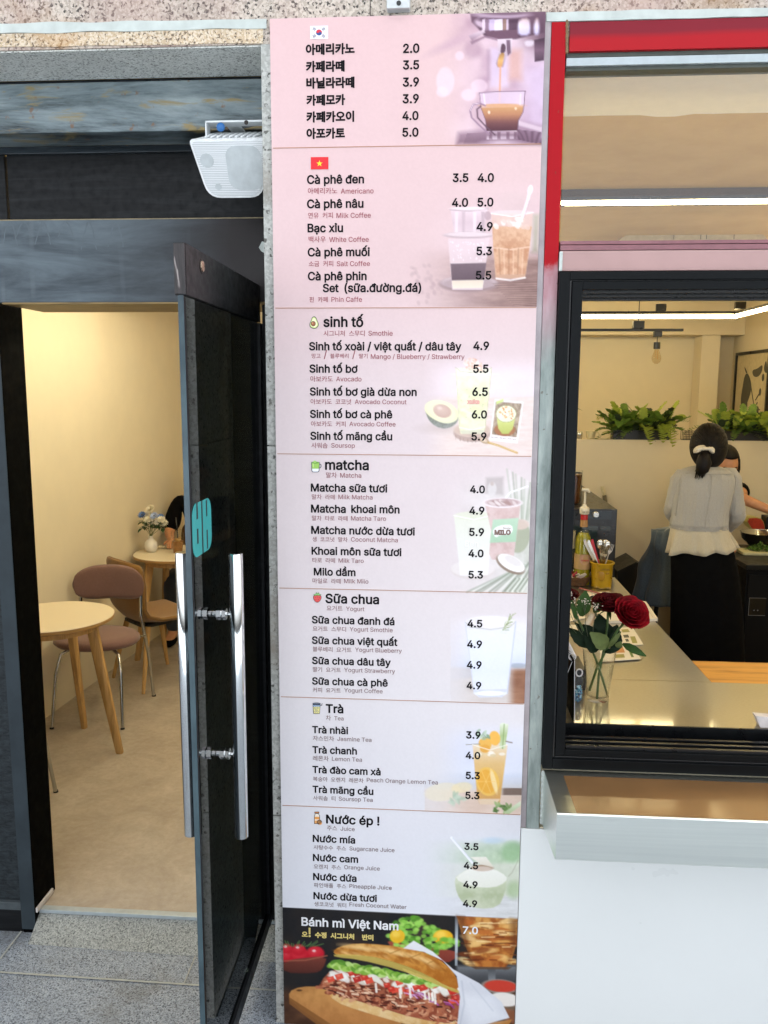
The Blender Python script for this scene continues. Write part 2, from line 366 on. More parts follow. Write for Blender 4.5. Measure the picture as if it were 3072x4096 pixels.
# upper storeys of the building: they close the room and throw the shade the shop front stands in
bl = thing('shop_building', 'pink and grey granite building front above the door and window', 'building', (0, .012, 2.8))
ZS = 2.805
gb = MB().box(-7, 7, .013, 6.2, 2.955, 7.6).box(-7, 7, .013, .222, ZS, 2.955)
gb.box(-7, -2.63, .45, 6.2, -.3, 2.955).box(3.01, 7, .45, 6.2, -.3, 2.955)
gb.build('wall', [G_BEAM], bl)
# soffit lining 2 mm under the beam in the greyer stone
MB().box(-7, -.494, .018, .222, ZS-.004, ZS-.0005).build('soffit', G_SOFF, bl)
def strip(py0a, py0b, py1a, py1b, px0, px1, y, d, wob=0.0, n=40):
    """a ragged band on the front face between two photo lines"""
    m = MB(); vs = []
    for i in range(n+1):
        t = i/n; px = px0+(px1-px0)*t
        for (ya, yb, s) in ((py0a, py0b, 1), (py1a, py1b, 2)):
            p = aY(px, ya+(yb-ya)*t, y); p.z += wob*mnoise.noise(Vector((p.x*9, s*5, 0))); vs.append(p)
    m.add(vs+[v+Vector((0, d, 0)) for v in vs], [(2*i, 2*i+1, 2*i+3, 2*i+2) for i in range(n)]+[(2*i+1, 2*i+1+len(vs), 2*i+3+len(vs), 2*i+3) for i in range(n)]+[(2*i, 2*i+2, 2*i+2+len(vs), 2*i+len(vs)) for i in range(n)])
    return m
strip(104, 76, 149, 112, -700, 1066, .0085, .004, .004).build('putty_line', PUTTY, bl)
strip(149, 112, 200, 172, -700, 1052, .0105, .002, .002).build('stained_edge', BEIGEST, bl)
strip(48, 24, 86, 56, 2186, 3400, .006, .006, .003).build('putty_line', PUTTY, bl)
MB().box(*sorted((aY(1478, 0, 0).x, aY(1481, 0, 0).x)), .0115, .0127, 2.80, 3.4).build('stone_joint', pm('joint_dark', '4a4440', .9), bl)
# galvanised beam under the soffit, then the dark recess
bt = thing('steel_lintel', 'worn galvanised steel lintel with rust spots above the black transom', 'lintel', (-1.0, .222, 2.65))
m = MB().cbox(-4, -.45, .224, .368, 2.655, 2.795, .004); m.build('beam', RUST, bt)
MB().box(-4, -.45, .226, .36, 2.7955, 2.8005).build('gap', WFRAME2, bt)
MB().cbox(-4, -.45, .352, .372, 2.632, 2.6535, .002).build('flashing', painted_black('flashing_black', '1a2024', .2), bt)
pl = thing('granite_pillar', 'grey speckled granite pillar behind the tall menu board', 'pillar', (-.1, .2, -.075))
m = MB(); zj = aY(1065, 1783, .012).z; zj2 = aY(1100, 3262, .012).z
for a, b in ((-.3, zj2-.0015), (zj2+.0015, zj-.0015), (zj+.0015, ZS-.0005)): m.cbox(-.494, .247, .012, .445, a, b, .0015)
m.box(-.49, .243, .02, .44, -.3, ZS-.001)
m.build('stone_blocks', G_PILL, pl)
# wall parts that close the front: right of the pillar below and beside the window, left of the door
# ================================================================== door frame and side window
df = thing('door_frame', 'black painted steel frame and transom around the open doorway', 'door frame', (-1.0, .4, 0))
ZR, ZP = 2.178, 2.434
def pbox(name, mat, par, *b, c=.002): return MB().cbox(*b, c).build(name, mat, par)
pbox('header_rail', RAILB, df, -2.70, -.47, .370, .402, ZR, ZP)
pbox('transom_panel', BLACK2, df, -1.395-.005, -.47, .378, .402, ZP+.004, 2.636)
pbox('transom_panel', BLACK2, df, -2.70, -1.406, .374, .402, ZP+.004, 2.636)
pbox('trim_line', pm('pale_seam', '8d8064', .7, var=.3), df, -1.62, -.47, .3745, .40, ZP, ZP+.004, c=.0005)
pbox('head_lining', WOODS, df, -1.44, -.47, .372, .655, ZR-.006, ZR)
jm = MB().cbox(-1.507, -1.456, .372, .53, -.075, ZR, .003); jm.build('jamb', JAMBK, df)
pbox('jamb_face', JAMBG, df, -1.509, -1.4575, .3695, .3722, -.06, ZR-.001, c=.0008)
pbox('jamb', BLACK, df, -.588, -.494, .405, .53, -.075, ZR-.007)
pbox('jamb_shoe', pm('white_sealant', 'cfc9c4', .7), df, -1.4562, -1.448, .375, .50, .004, .022)
# run marks of the old paint on the header, and a sealant flake by the pillar
m = MB(); rgd = random.Random(2)
for pxd, h_ in ((40, 95), (172, 90), (262, 60), (355, 110), (463, 100), (95, 60)):
    for sg in (-1, 1):
        P_ = []
        for k in range(7): t = k/6; P_.append(aY(pxd+sg*(4+26*t**.7)+rgd.uniform(-2, 2), 888+h_*t, .3695))
        for k in range(6): q = P_[k], P_[k+1]; d_ = Vector((.0028*(1-.5*k/6), 0, 0)); m.add([q[0]-d_, q[0]+d_, q[1]+d_, q[1]-d_], [(0, 1, 2, 3)])
m.build('drip_marks', pm('drip_grey', '505b62', .5, var=.2), df)
MB().prism([tuple((lambda p: (p.x, p.z))(aY(x, y, .36))) for x, y in ((1035, 990), (1048, 965), (1058, 968), (1058, 1012), (1044, 1004))], lambda u, v, w_: (u, .36+w_, v), .008).build('sealant_flake', PUTTY, df)
sw = thing('side_window', 'dark glazed panel with grey sill left of the doorway', 'window', (-1.9, .38, 0))
SLATE = NB('dusty_dark_glass'); _b = SLATE
_n = _b.noise(60, 6, .7, _b.co((.6, 1, 1.6)), .8)
_b.set(col=_b.ramp(_n, [(.35, srgb('0e1214')), (.7, srgb('2f373b'))]), rough=.5, spec=.3); _b.bump(_n, .3, .002); SLATE = _b.m
pbox('pane', SLATE, sw, -2.7, -1.51, .385, .40, .045, 2.1)
pbox('sill', pm('sill_grey_paint', '474f52', .5, var=.3, scale=14), sw, -2.7, -1.51, .372, .41, .012, .042)
pbox('bottom_rail', BLACK, sw, -2.7, -1.511, .374, .42, -.075, .011)
pbox('top_rail', BLACK, sw, -2.7, -1.511, .374, .42, 2.101, ZR)

# ================================================================== glass door, swung open at a right angle (local x runs from the hinge to the free edge, local y>0 faces the pillar)
YH = .388                                             # hinge line
DX, DL = -.599, .793
dr = thing('glass_door', 'open tinted glass door with black top rail and chrome handles', 'door', (DX, YH, 0), R(-90))
ZT = aX(742, 970, DX+.014).z; ZB = aX(742, 1178, DX+.014).z
rail = MB().cbox(.021, DL, -.014, .014, ZB, ZT, .0025).build('top_rail', BLACK, dr, local=True)
# wrinkled film on the rail's end, lock cylinder on its face
CAPM = NB('scuffed_black_film'); _b = CAPM; _n = _b.noise(70, 6, .6, _b.co((1, 1, .12)), 1.5)
_b.set(col=_b.ramp(_n, [(.3, srgb('0e0d0e')), (.62, srgb('2c2526')), (.72, srgb('8f8784'))]), rough=.3); _b.bump(_n, .5, .002); CAPM = _b.m
MB().cbox(DL+.0005, DL+.003, -.013, .013, ZB+.002, ZT-.002, .001).build('end_cap', CAPM, rail, local=True)
lk = aX(808, 1065, DX+.015); lx = YH-lk.y
MB().lathe([(0, .006), (.009, .006), (.013, .004), (.0135, 0)], (lx, .0142, lk.z), 20, Matrix.Rotation(R(-90), 3, 'X')).build('lock_cylinder', pm('lock_brass', 'b09a84', .25, .9), rail, smooth=True, local=True, autosmooth=40)
MB().lathe([(.0135, .0015), (.018, .0012), (.0185, 0)], (lx, .0141, lk.z), 20, Matrix.Rotation(R(-90), 3, 'X')).build('lock_ring', pm('lock_ring_dark', '1b1716', .3, .6), rail, smooth=True, local=True)
GE = DL-.004
gl = MB().box(.03, GE, -.006, .006, .06, ZB+.004).build('glass_pane', TINT, dr, local=True)
EDGE = NB('ground_glass_edge'); _b = EDGE
_n = _b.noise(5, 5, .6, _b.co((1, 1, .6)))
_b.set(col=_b.ramp(_n, [(.35, srgb('2b3940')), (.7, srgb('52666c'))]), rough=.2, spec=.4); EDGE = _b.m
MB().box(GE+.0003, GE+.002, -.0075, .006, .06, ZB+.003).build('glass_edge', EDGE, gl, local=True)
MB().cbox(GE-.012, GE+.001, .0061, .0064, .06, ZB-.004, .0001).build('edge_gasket', pm('gasket_dark', '0a0d10', .5, spec=.2), gl, local=True)
MB().cbox(.03, DL-.002, -.014, .014, .008, .058, .002).build('bottom_rail', BLACK, dr, local=True)
MB().cbox(-.0, .035, -.016, .016, .01, ZB-.002, .002).build('hinge_stile', BLACK, dr, local=True)
lo_, hi_ = .04, .10
for _ in range(40):
    o_ = (lo_+hi_)/2
    if aX(942, 2213, DX+o_).y > aX(729, 2213, DX-o_).y: lo_ = o_
    else: hi_ = o_
HO = o_; HX = YH-aX(942, 2213, DX+HO).y; HR = (aX(942, 2213, DX+HO).y+2.3)*29.5/FPX
zt, zb_ = aX(942, 2213, DX+HO).z, aX(962, 3357, DX+HO).z
for s in (1, -1):
    h = MB().tube([(HX, s*HO, zb_), (HX, s*HO, zb_+.002), (HX, s*HO, zt-.002), (HX, s*HO, zt)], [HR*.93, HR, HR, HR*.93], 28).build('handle', CHROME, dr, smooth=True, local=True, autosmooth=50)
    for py in (2492, 3098):
        z = aX(850, py, DX+.03).z
        m = MB()
        m.tube([(HX, s*.007, z), (HX, s*.018, z)], .0085, 20).tube([(HX, s*.018, z), (HX, s*.030, z)], .016, 6).tube([(HX, s*.030, z), (HX, s*.034, z)], .010, 20).tube([(HX, s*.034, z), (HX, s*.043, z)], .0158, 6).tube([(HX, s*.043, z), (HX, s*(HO-HR*.7), z)], .006, 16)
        m.build('standoff', CHROME, h, smooth=True, local=True, autosmooth=35)
# delivery sticker on the outer face of the glass
def dw(px, py, off): p = aX(px, py, DX+off); return (YH-p.y, p.z)
x0, x1 = dw(768, 2100, .0065)[0], dw(845, 2100, .0065)[0]
za, zb2 = dw(845, 1985, .0065)[1], dw(845, 2190, .0065)[1]
x0, x1 = min(x0, x1), max(x0, x1); W_, H_ = x1-x0, za-zb2
def rr(u0, u1, v0, v1, r, n=6):
    o = []
    for cx_, cy_, a0 in ((u1-r, v0+r, -90), (u1-r, v1-r, 0), (u0+r, v1-r, 90), (u0+r, v0+r, 180)):
        o += [(cx_+r*math.cos(R(a0+90*k/n)), cy_+r*math.sin(R(a0+90*k/n))) for k in range(n+1)]
    return o
st = MB().prism(rr(0, W_, 0, H_, min(W_, H_)*.26, 8), lambda u, v, w_: (x1-u, .0066+w_, zb2+v), .0005).build('sticker', pm('teal_vinyl', '2a9c9b', .5, var=.04), dr, local=True)
m = MB()
for u0, u1, v0, v1 in ((.22, .29, .70, 1.0), (.22, .29, .24, .52), (.47, .53, .0, 1.0), (.72, .78, .66, .97), (.72, .78, .03, .40)):
    m.prism([(u0*W_, v0*H_), (u1*W_, v0*H_), (u1*W_, v1*H_), (u0*W_, v1*H_)], lambda u, v, w_: (x1-u, .0072+w_, zb2+v), .0003)
m.build('sticker_emblem', pm('sticker_black', '0c1415', .5), st, local=True)

# ================================================================== loudspeaker under the lintel, tilted down
sp = thing('loudspeaker', 'white tilted loudspeaker on a bracket above the doorway', 'loudspeaker', aY(930, 670, .09))
T = Matrix.Rotation(R(30), 3, 'X'); sc0 = aY(930, 672, .09)
WHITEP = pm('white_plastic', 'cfd3d4', .45, var=.04)
def trap(hw_t, hw_b, h, r, n=5):
    pts = [(-hw_b, -h), (hw_b, -h), (hw_t, h), (-hw_t, h)]; o = []
    for i in range(4):
        p, q, s_ = Vector(pts[i-1]), Vector(pts[i]), Vector(pts[(i+1) % 4])
        a, b = (p-q).normalized(), (s_-q).normalized(); rr_ = r*(1.7 if i < 2 else .6)
        A, B = q+a*rr_, q+b*rr_
        o += [tuple((A*(1-t)**2+q*2*t*(1-t)+B*t*t)) for t in [k/n for k in range(n+1)]]
    return o
def spw(u, v, w_): return sc0+T @ Vector((u, w_, v))
hwt, hwb, hh = .108, .078, .078
out = trap(hwt, hwb, hh, .022)
m = MB().prism(out, lambda u, v, w_: spw(u*(1-.25*w_/.13), v*(1-.25*w_/.13)+.0*w_, w_), .13)
cab = m.build('cabinet', WHITEP, sp)
m = MB()
for k in range(9):
    u = -.06+k*.017
    m.tube([spw(u-.008, hh-.0, .012), spw(u, hh-.004, .06), spw(u+.01, hh*.78, .125)], .0035, 6)
m.build('cabinet_ribs', WHITEP, cab, smooth=True)
GR = NB('speaker_grille'); _b = GR
_v = _b.n.new('ShaderNodeTexVoronoi'); _v.inputs['Scale'].default_value = 420; _v.inputs['Randomness'].default_value = 0; _b.link(_b.co(), _v.inputs[0])
_b.set(col=_b.ramp(_v.outputs['Distance'], [(.28, srgb('83888a')), (.42, srgb('dde0e1'))]), rough=.5); GR = _b.m
o2 = [(u*.95, v*.94) for u, v in out]
m = MB().prism(out, lambda u, v, w_: spw(u*1.01, v*1.01, -.009+w_), .0085); rim = m.build('front_rim', pm('white_rim', 'e3e5e5', .4), sp)
m = MB().prism(o2, lambda u, v, w_: spw(u, v, -.0115+w_), .0028); m.build('grille', GR, sp)
GRD = pm('cone_shadow_grey', 'b9bfc0', .6)
m = MB()
for cu, cv, r in ((-.066, .024, .019), (-.045, -.047, .009)):
    m.prism([(cu+r*math.cos(a), cv+r*math.sin(a)) for a in [2*math.pi*k/24 for k in range(24)]], lambda u, v, w_: spw(u, v, -.0128+w_), .0012)
m.prism(rr(-.012, .088, -.056, .062, .03), lambda u, v, w_: spw(u, v, -.0128+w_), .0012)
m.build('driver_mesh', GRD, sp)
bk = MB(); tz = aY(940, 492, .1).z
bk.cbox(aY(826, 500, .1).x, aY(826, 500, .1).x+.26, .085, .125, tz-.002, tz+.003, .001).cbox(aY(826, 500, .1).x, aY(826, 500, .1).x+.004, .085, .125, tz-.075, tz+.003, .001)
brk = bk.build('bracket', WHITEP, sp)
MB().lathe([(0, 0), (.011, 0), (.012, .004), (.008, .009), (0, .010)], aY(884, 510, .083), 18, Matrix.Rotation(R(90), 3, 'X')).build('knob', pm('blue_knob', '1f5f9c', .35), brk, smooth=True, autosmooth=50)
MB().lathe([(0, 0), (.006, 0), (.006, .001)], aY(985, 490, .0845), 14, Matrix.Rotation(R(90), 3, 'X')).build('bolt_hole', pm('hole_dark', '2a2622', .7), brk)
MB().cbox(-.62, -.58, .125, .224, tz-.0, tz+.003, .001).build('bracket_arm', WHITEP, brk)
sb = tag(MB().cbox(*sorted((aY(1548, 0, 0).x, aY(1641, 0, 0).x)), -.018, .0115, aY(1590, 45, 0).z, 3.0, .004).build('wall_bracket', pm('bracket_pale', 'c4c8c8', .4, .3)), 'small pale metal bracket with a screw hole on the granite above the menu board', 'bracket')
MB().tube([aY(1595, 12, -.0185), aY(1595, 12, -.021)], .006, 12).build('screw', pm('screw_dark', '3a3a3a', .4, .5), sb)

# ================================================================== steel post, beams, transom light and serving window
XR = 2.78
fr = thing('shopfront_post', 'red and pink painted steel post and beams around the shop window', 'frame', (.28, .02, .6))
zp0 = aY(2090, 3312, .006).z; zp1 = aY(2200, 88, .006).z
def strip_post(pxa_t, pxb_t, pya, y, d, name, mat):
    x0 = aY(pxa_t, pya, y).x; x1 = aY(pxb_t, pya, y).x
    return pbox(name, mat, fr, x0, x1, y, y+d, zp0, zp1, c=.002)
pf = pbox('post', POSTM, fr, .266, .3035, .006, .10, zp0, zp1)
pbox('post_flange', FLANGE, pf, .2495, .2655, .010, .03, zp0, zp1+.02, c=.001)
zr0, zr1 = aY(2400, 203, .008).z, aY(2400, 84, .008).z
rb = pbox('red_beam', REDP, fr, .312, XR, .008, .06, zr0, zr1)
wd_ = MB()
for k in range(14):
    p = aY(2268+3*mnoise.noise(Vector((k*.7, 0, 0))), 88+k*9, .006); wd_.ell(p, .004+.0015*mnoise.noise(Vector((k*1.3, 5, 0))), .003, .006, 8, 6)
wd_.build('weld_seam', pm('rusty_weld', '7a6448', .7, .2, var=.4, scale=120), rb, smooth=True)
def hb(name, mat, y, d, pa, pb, par=fr, x0=.307, x1=XR):
    z1 = aY(2400, pa, y).z; z0 = aY(2400, pb, y).z
    return pbox(name, mat, par, x0, x1, y, y+d, z0+.0005, z1-.0005, c=.001)
tl = thing('transom_light', 'fixed glass light under the red beam with cream ceiling behind', 'window', (.9, .03, 2.3))
hb('glazing_bead', BEADD, .020, .05, 204, 228, tl); hb('glazing_bead', BEADL, .012, .05, 228, 262, tl); hb('glazing_bead', BEADD, .022, .05, 262, 283, tl)
MB().box(.31, XR, .040, .045, aY(2400, 985, .04).z, aY(2400, 270, .04).z).build('pane', CLEAR, tl)
hb('glazing_bead', BEADP, .010, .05, 962, 978, tl); hb('glazing_bead', BEADP, .004, .05, 979, 1001, tl)
pkb = hb('pink_beam', PINKP, .004, .06, 1002, 1084)
pbox('sealant', PUTTY, pkb, .3045, .3135, -.0005, .0035, aY(2240, 1084, .0).z, aY(2240, 1006, .0).z, c=.0015)

wf = thing('serving_window', 'black aluminium frame of the open serving window', 'window', (.9, .03, .8))
def rect_frame(xa, xb, z0, z0i, z1i, z1, y, d):
    m = MB().cbox(xa, xb, y, y+d, z0, z1, .0015).cbox(xb+.0003, XR, y, y+d, z1i, z1, .0015).cbox(xb+.0003, XR, y, y+d, z0, z0i, .0015); return m
Z = lambda py, y: aY(2400, py, y).z
rect_frame(.305, .333, Z(3083, -.012), Z(3042, -.012), Z(1118, -.012), Z(1085, -.012), -.012, .07).build('outer_frame', WFRAME, wf)
rect_frame(.3335, .340, Z(3040, -.004), Z(3030, -.004), Z(1124, -.004), Z(1119, -.004), -.004, .07).build('outer_bead', WFRAME2, wf)
rect_frame(.3405, .368, Z(3028, -.010), Z(3004, -.010), Z(1158, -.010), Z(1125, -.010), -.010, .07).build('sash_frame', WFRAME, wf)
m = MB()
for k, (pa, pb) in enumerate(((1160, 1172), (1176, 1188), (1192, 1203))): m.cbox(.372, XR, .012+.03*k, .03+.03*k, Z(pb, .012+.03*k), Z(pa, .012+.03*k)+.006, .001)
m.box(.372, XR, .006, .11, Z(1160, .0)+.0, Z(1160, .0)+.004); m.build('top_track', WFRAME2, wf)
m = MB()
for k, (pa, pb) in enumerate(((2986, 3003), (2968, 2984), (2950, 2966))): m.cbox(.372, XR, .0+.035*k, .012+.035*k, Z(3003, .0)-.01, Z(pa, .0+.035*k), .001)
m.box(.372, XR, .0, .12, Z(3003, 0)-.03, Z(3003, 0)-.012); m.box(.372, XR, .1205, .1275, Z(3003, 0)-.03, .9012); m.build('bottom_track', WFRAME2, wf)
pbox('side_track', WFRAME2, wf, .352, .369, .062, .12, Z(3003, 0), Z(1160, 0), c=.001)
sf = thing('steel_shelf', 'stainless steel ledge folded out below the serving window', 'shelf', (.9, -.1, .7))
zs, ys = .8195, -.277; zf = aX(2220, 3437, .311).z
MB().prism([(0, .806), (ys+.003, zs), (ys, zs-.003), (ys, zf+.003), (ys+.003, zf), (ys+.02, zf), (ys+.02, zf+.001), (ys+.0015, zf+.0015), (ys+.0015, zs-.0035), (0, .8045)], lambda u, v, w_: (.312+w_, u, v), XR-.312).build('folded_sheet', STEEL, sf)
_f = lambda t, e: (ys*t, .806+(zs-.806)*t+e)
MB().prism([_f(.14, .0004), _f(.975, .0004), _f(.975, .001), _f(.14, .001)], lambda u, v, w_: (.362+w_, u, v), XR-.37).build('ledge_tint_film', pm('brown_reflection_film', '8d6c48', .33, .35, var=.08, scale=9, coat=.2), sf)  # film sheet; the ledge top's brown reflection is put into its colour
MATS['brown_reflection_film'].node_tree.nodes['Principled BSDF'].inputs['Coat Roughness'].default_value = .1
MB().add([(.311, 0, .806), (.311, ys, zs-.002), (.311, ys, zf), (.311, 0, zp0+.02), (.3118, 0, .806), (.3118, ys, zs-.002), (.3118, ys, zf), (.3118, 0, zp0+.02)], [(0, 1, 2, 3), (7, 6, 5, 4), (0, 4, 5, 1), (1, 5, 6, 2), (2, 6, 7, 3), (3, 7, 4, 0)]).build('side_cheek', STEEL, sf)
m = MB()
for k in range(10): m.ell(Vector((.309, -.002-.004*math.sin(k*.4), zp0+.03+k*.016)), .006, .005, .012, 8, 6)
m.build('sealant', PUTTY, sf, smooth=True)
wp = tag(MB().cbox(.2505, XR+.3, .004, .012, -.074, zp0-.001, .002).build('wall_panel', WPANEL), 'glossy white panel below the steel ledge', 'wall panel')
# the wall behind panel and frame
ww = tag(MB().box(.25, .304, .101, .42, -.3, 2.749).box(.306, 3.0, .125, .42, -.3, .80).box(.306, 3.0, .0125, .124, -.3, .62).build('window_wall', CREAM), 'low plastered wall under the serving window', 'wall')
# ================================================================== menu board
BX0, BX1, BZ0, BZ1 = -.4665, .2488, -.068, aY(1600, 61, 0).z
mb = thing('menu_board', 'tall pink and white printed drinks menu board with prices on the granite pillar', 'menu board', ((BX0+BX1)/2, 0, BZ0))
MB().box(BX0, BX1, .0012, .0115, BZ0, BZ1).build('panel', BOARDW, mb)
K = 1150/1659
FR = {1: (1050, 30, K), 2: (1050, 580, K), 3: (1050, 1220, K), 4: (1050, 1800, K), 5: (1050, 2330, K), 6: (1050, 2780, K), 7: (1050, 3200, K), 8: (1050, 3600, K),
      'A': (1700, 30, 500/1659), 'B': (1680, 1380, 450/1659)}
def px(s, x, y): o = FR[s]; return o[0]+x*o[2], o[1]+y*o[2]
def bp(s, x, y, y0=0.0): return aY(*px(s, x, y), y0)

# --- print: colours on a fine vertex grid, painted shape by shape -------------
NU, NV = 300, 1230
gx = np.linspace(BX0, BX1, NU); gz = np.linspace(BZ1, BZ0, NV)
GX, GZ = np.meshgrid(gx, gz)
def toPx(X, Y, Z):
    dx, dy, dz = X-CAM.x, Y-CAM.y, Z-CAM.z
    a = [_r2.x*dx+_r2.y*dy+_r2.z*dz, _u2.x*dx+_u2.y*dy+_u2.z*dz, _fw.x*dx+_fw.y*dy+_fw.z*dz]
    return 1536+FPX*a[0]/a[2], 2048-FPX*a[1]/a[2]
PX, PY = toPx(GX, 0.0, GZ)
IMG = np.zeros((NV, NU, 3))
def C(c): return np.array([int(c[i:i+2], 16)/255 for i in (0, 2, 4)])
def rampc(t, stops):
    t = np.asarray(t); o = np.zeros(t.shape+(3,))
    xs = [s_[0] for s_ in stops]
    for k in range(3): o[..., k] = np.interp(t, xs, [C(s_[1])[k] for s_ in stops])
    return o
rngs = np.random.RandomState(3)
def vnoise(x, y, sc, seed=0):
    x = x/sc; y = y/sc; xi = np.floor(x).astype(int); yi = np.floor(y).astype(int); fx = x-xi; fy = y-yi
    fx = fx*fx*(3-2*fx); fy = fy*fy*(3-2*fy)
    def h(a, b): return (np.sin(a*127.1+b*311.7+seed*74.7)*43758.5453) % 1.0
    return (h(xi, yi)*(1-fx)+h(xi+1, yi)*fx)*(1-fy)+(h(xi, yi+1)*(1-fx)+h(xi+1, yi+1)*fx)*fy
def fbm(x, y, sc, seed=0): return .5*vnoise(x, y, sc, seed)+.3*vnoise(x, y, sc/2.1, seed+1)+.2*vnoise(x, y, sc/4.3, seed+2)
def win(x0, y0, x1, y1):
    r = np.where((PY.max(1) > y0) & (PY.min(1) < y1))[0]; c = np.where((PX.max(0) > x0) & (PX.min(0) < x1))[0]
    if len(r) == 0 or len(c) == 0: return None
    return slice(r[0], r[-1]+1), slice(c[0], c[-1]+1)
def blend(w, mask, col, a):
    t = IMG[w]; m_ = (np.clip(mask, 0, 1)*a)[..., None]; col = C(col) if isinstance(col, str) else col
    IMG[w] = t*(1-m_)+col*m_
def EL(s, x, y, rx, ry, col, a=1, soft=3, rot=0):
    cx_, cy_ = px(s, x, y); k = FR[s][2]; rx *= k; ry *= k; rmax = max(rx, ry)+soft*2
    w = win(cx_-rmax, cy_-rmax, cx_+rmax, cy_+rmax)
    if w is None: return
    dx, dy = PX[w]-cx_, PY[w]-cy_; c_, s_ = math.cos(R(rot)), math.sin(R(rot))
    u, v = dx*c_+dy*s_, -dx*s_+dy*c_
    d = (np.sqrt((u/rx)**2+(v/ry)**2)-1)*min(rx, ry)
    blend(w, .5-d/soft, col, a)
def sdpoly(x, y, P):
    d = np.full(x.shape, 1e9); ins = np.zeros(x.shape, bool); n = len(P)
    for i in range(n):
        ax_, ay_ = P[i-1]; bx_, by_ = P[i]; ex, ey = bx_-ax_, by_-ay_
        t = np.clip(((x-ax_)*ex+(y-ay_)*ey)/(ex*ex+ey*ey+1e-9), 0, 1)
        d = np.minimum(d, np.hypot(x-ax_-ex*t, y-ay_-ey*t))
        cr = ((ay_ > y) != (by_ > y)) & (x < (bx_-ax_)*(y-ay_)/((by_-ay_) if by_ != ay_ else 1e-9)+ax_); ins ^= cr
    return np.where(ins, -d, d)
def smooth(P, n=2):
    for _ in range(n):
        Q = []
        for i in range(len(P)):
            a, b = P[i-1], P[i]; Q += [(a[0]*.75+b[0]*.25, a[1]*.75+b[1]*.25), (a[0]*.25+b[0]*.75, a[1]*.25+b[1]*.75)]
        P = Q
    return P
def PO(s, pts, col, a=1, soft=3, sm=0, tex=None):
    """polygon; col may be a colour, or (top, bottom) for a print gradient; tex=(scale, colour, amount)"""
    P = [px(s, *p) for p in pts]
    if sm: P = smooth(P, sm)
    xs = [p[0] for p in P]; ys = [p[1] for p in P]
    w = win(min(xs)-soft, min(ys)-soft, max(xs)+soft, max(ys)+soft)
    if w is None: return
    d = sdpoly(PX[w], PY[w], P)
    if isinstance(col, tuple): col = rampc(np.clip((PY[w]-min(ys))/(max(ys)-min(ys)), 0, 1), [(i/(len(col)-1), c) for i, c in enumerate(col)])
    elif isinstance(col, str): col = np.broadcast_to(C(col), d.shape+(3,))
    if tex:
        n = np.clip((fbm(PX[w], PY[w], tex[0]*FR[s][2], 5)-.35)/.3, 0, 1)[..., None]*tex[2]; col = col*(1-n)+C(tex[1])*n
    blend(w, .5-d/soft, col, a)
def LI(s, pts, wd_, col, a=1, soft=3):
    P = [px(s, *p) for p in pts]; hw = wd_*FR[s][2]/2
    xs = [p[0] for p in P]; ys = [p[1] for p in P]; g_ = hw+soft
    w = win(min(xs)-g_, min(ys)-g_, max(xs)+g_, max(ys)+g_)
    if w is None: return
    d = np.full(PX[w].shape, 1e9)
    for (ax_, ay_), (bx_, by_) in zip(P[:-1], P[1:]):
        ex, ey = bx_-ax_, by_-ay_; t = np.clip(((PX[w]-ax_)*ex+(PY[w]-ay_)*ey)/(ex*ex+ey*ey+1e-9), 0, 1)
        d = np.minimum(d, np.hypot(PX[w]-ax_-ex*t, PY[w]-ay_-ey*t))
    blend(w, .5-(d-hw)/soft, col, a)
def PH(s, x0, y0, x1, y1, fade, fn, a=1.0):
    """rectangular photo print fading into the ground colour at its left / top edges; fn(x,y) -> colours"""
    X0, Y0 = px(s, x0, y0); X1, Y1 = px(s, x1, y1); w = win(X0, Y0, X1, Y1); k = FR[s][2]
    x = (PX[w]-FR[s][0])/k; y = (PY[w]-FR[s][1])/k
    m_ = ((x >= x0) & (y >= y0) & (GZ[w] >= DIVZ.get({'A': 1, 'B': 3}.get(s, s), -9)+.0005)).astype(float)
    m_ *= fade(x, y); blend(w, m_, fn(x, y), a)

DIVS = ((1, 813, 790), (2, 942, 938), (3, 858, 872), (4, 793, 826), (5, 658, 697), (6, 631, 689))
DIVZ = {s: bp(s, 700, (ya+yb)/2).z for s, ya, yb in DIVS}
# ground: pink fading to white down the board
IMG[:] = rampc((PY-60)/3600, [(0, 'd3b2b2'), (.30, 'd4b9b9'), (.42, 'd7c6c7'), (.6, 'dacecf'), (.75, 'dcd6d8'), (1, 'dddfe6')])
IMG += ((fbm(PX, PY, 500, 1)-.5)*.012)[..., None]
st_ = lambda t, a, b: np.clip((t-a)/(b-a), 0, 1)**2*(3-2*np.clip((t-a)/(b-a), 0, 1))
# 1 -- espresso machine, spout and glass cup  (zoom A)
def f1(x, y):
    n = fbm(x, y, 420, 3); n2 = fbm(x, y, 160, 9)
    c = rampc(np.clip(n*1.1, 0, 1), [(0, '8d6b80'), (.35, 'b392a2'), (.6, 'cdb0ba'), (1, 'e2cbd6')])
    dk = st_(x, 1100, 1600)*(1-st_(y, 350, 800)); c = c*(1-dk[..., None]*.75)+C('4a3040')*dk[..., None]*.75
    l = st_(x, 1100, 1500)*st_(y, 500, 900)*.5; c = c*(1-l[..., None])+C('b9a4c6')*l[..., None]
    return c
PH('A', 100, -10, 1640, 1790, lambda x, y: st_(x, 150, 900)*.95, f1)
for q in ((470, 420, 260, 60, -25, 'c9a8b1'), (300, 500, 260, 50, -25, 'b997a3'), (640, 560, 120, 120, 0, 'a88795')): EL('A', *q[:4], q[5], .55, 25, q[4])
for q in ((270, 980, 120, 190), (580, 1160, 100, 80), (720, 1040, 110, 90), (460, 640, 60, 60), (230, 1120, 80, 70)): EL('A', *q, 'e9d0da', .5, 8)
PO('A', [(1110, 560), (1280, 560), (1280, 960), (1110, 960)], 'c99787', .6, 30)
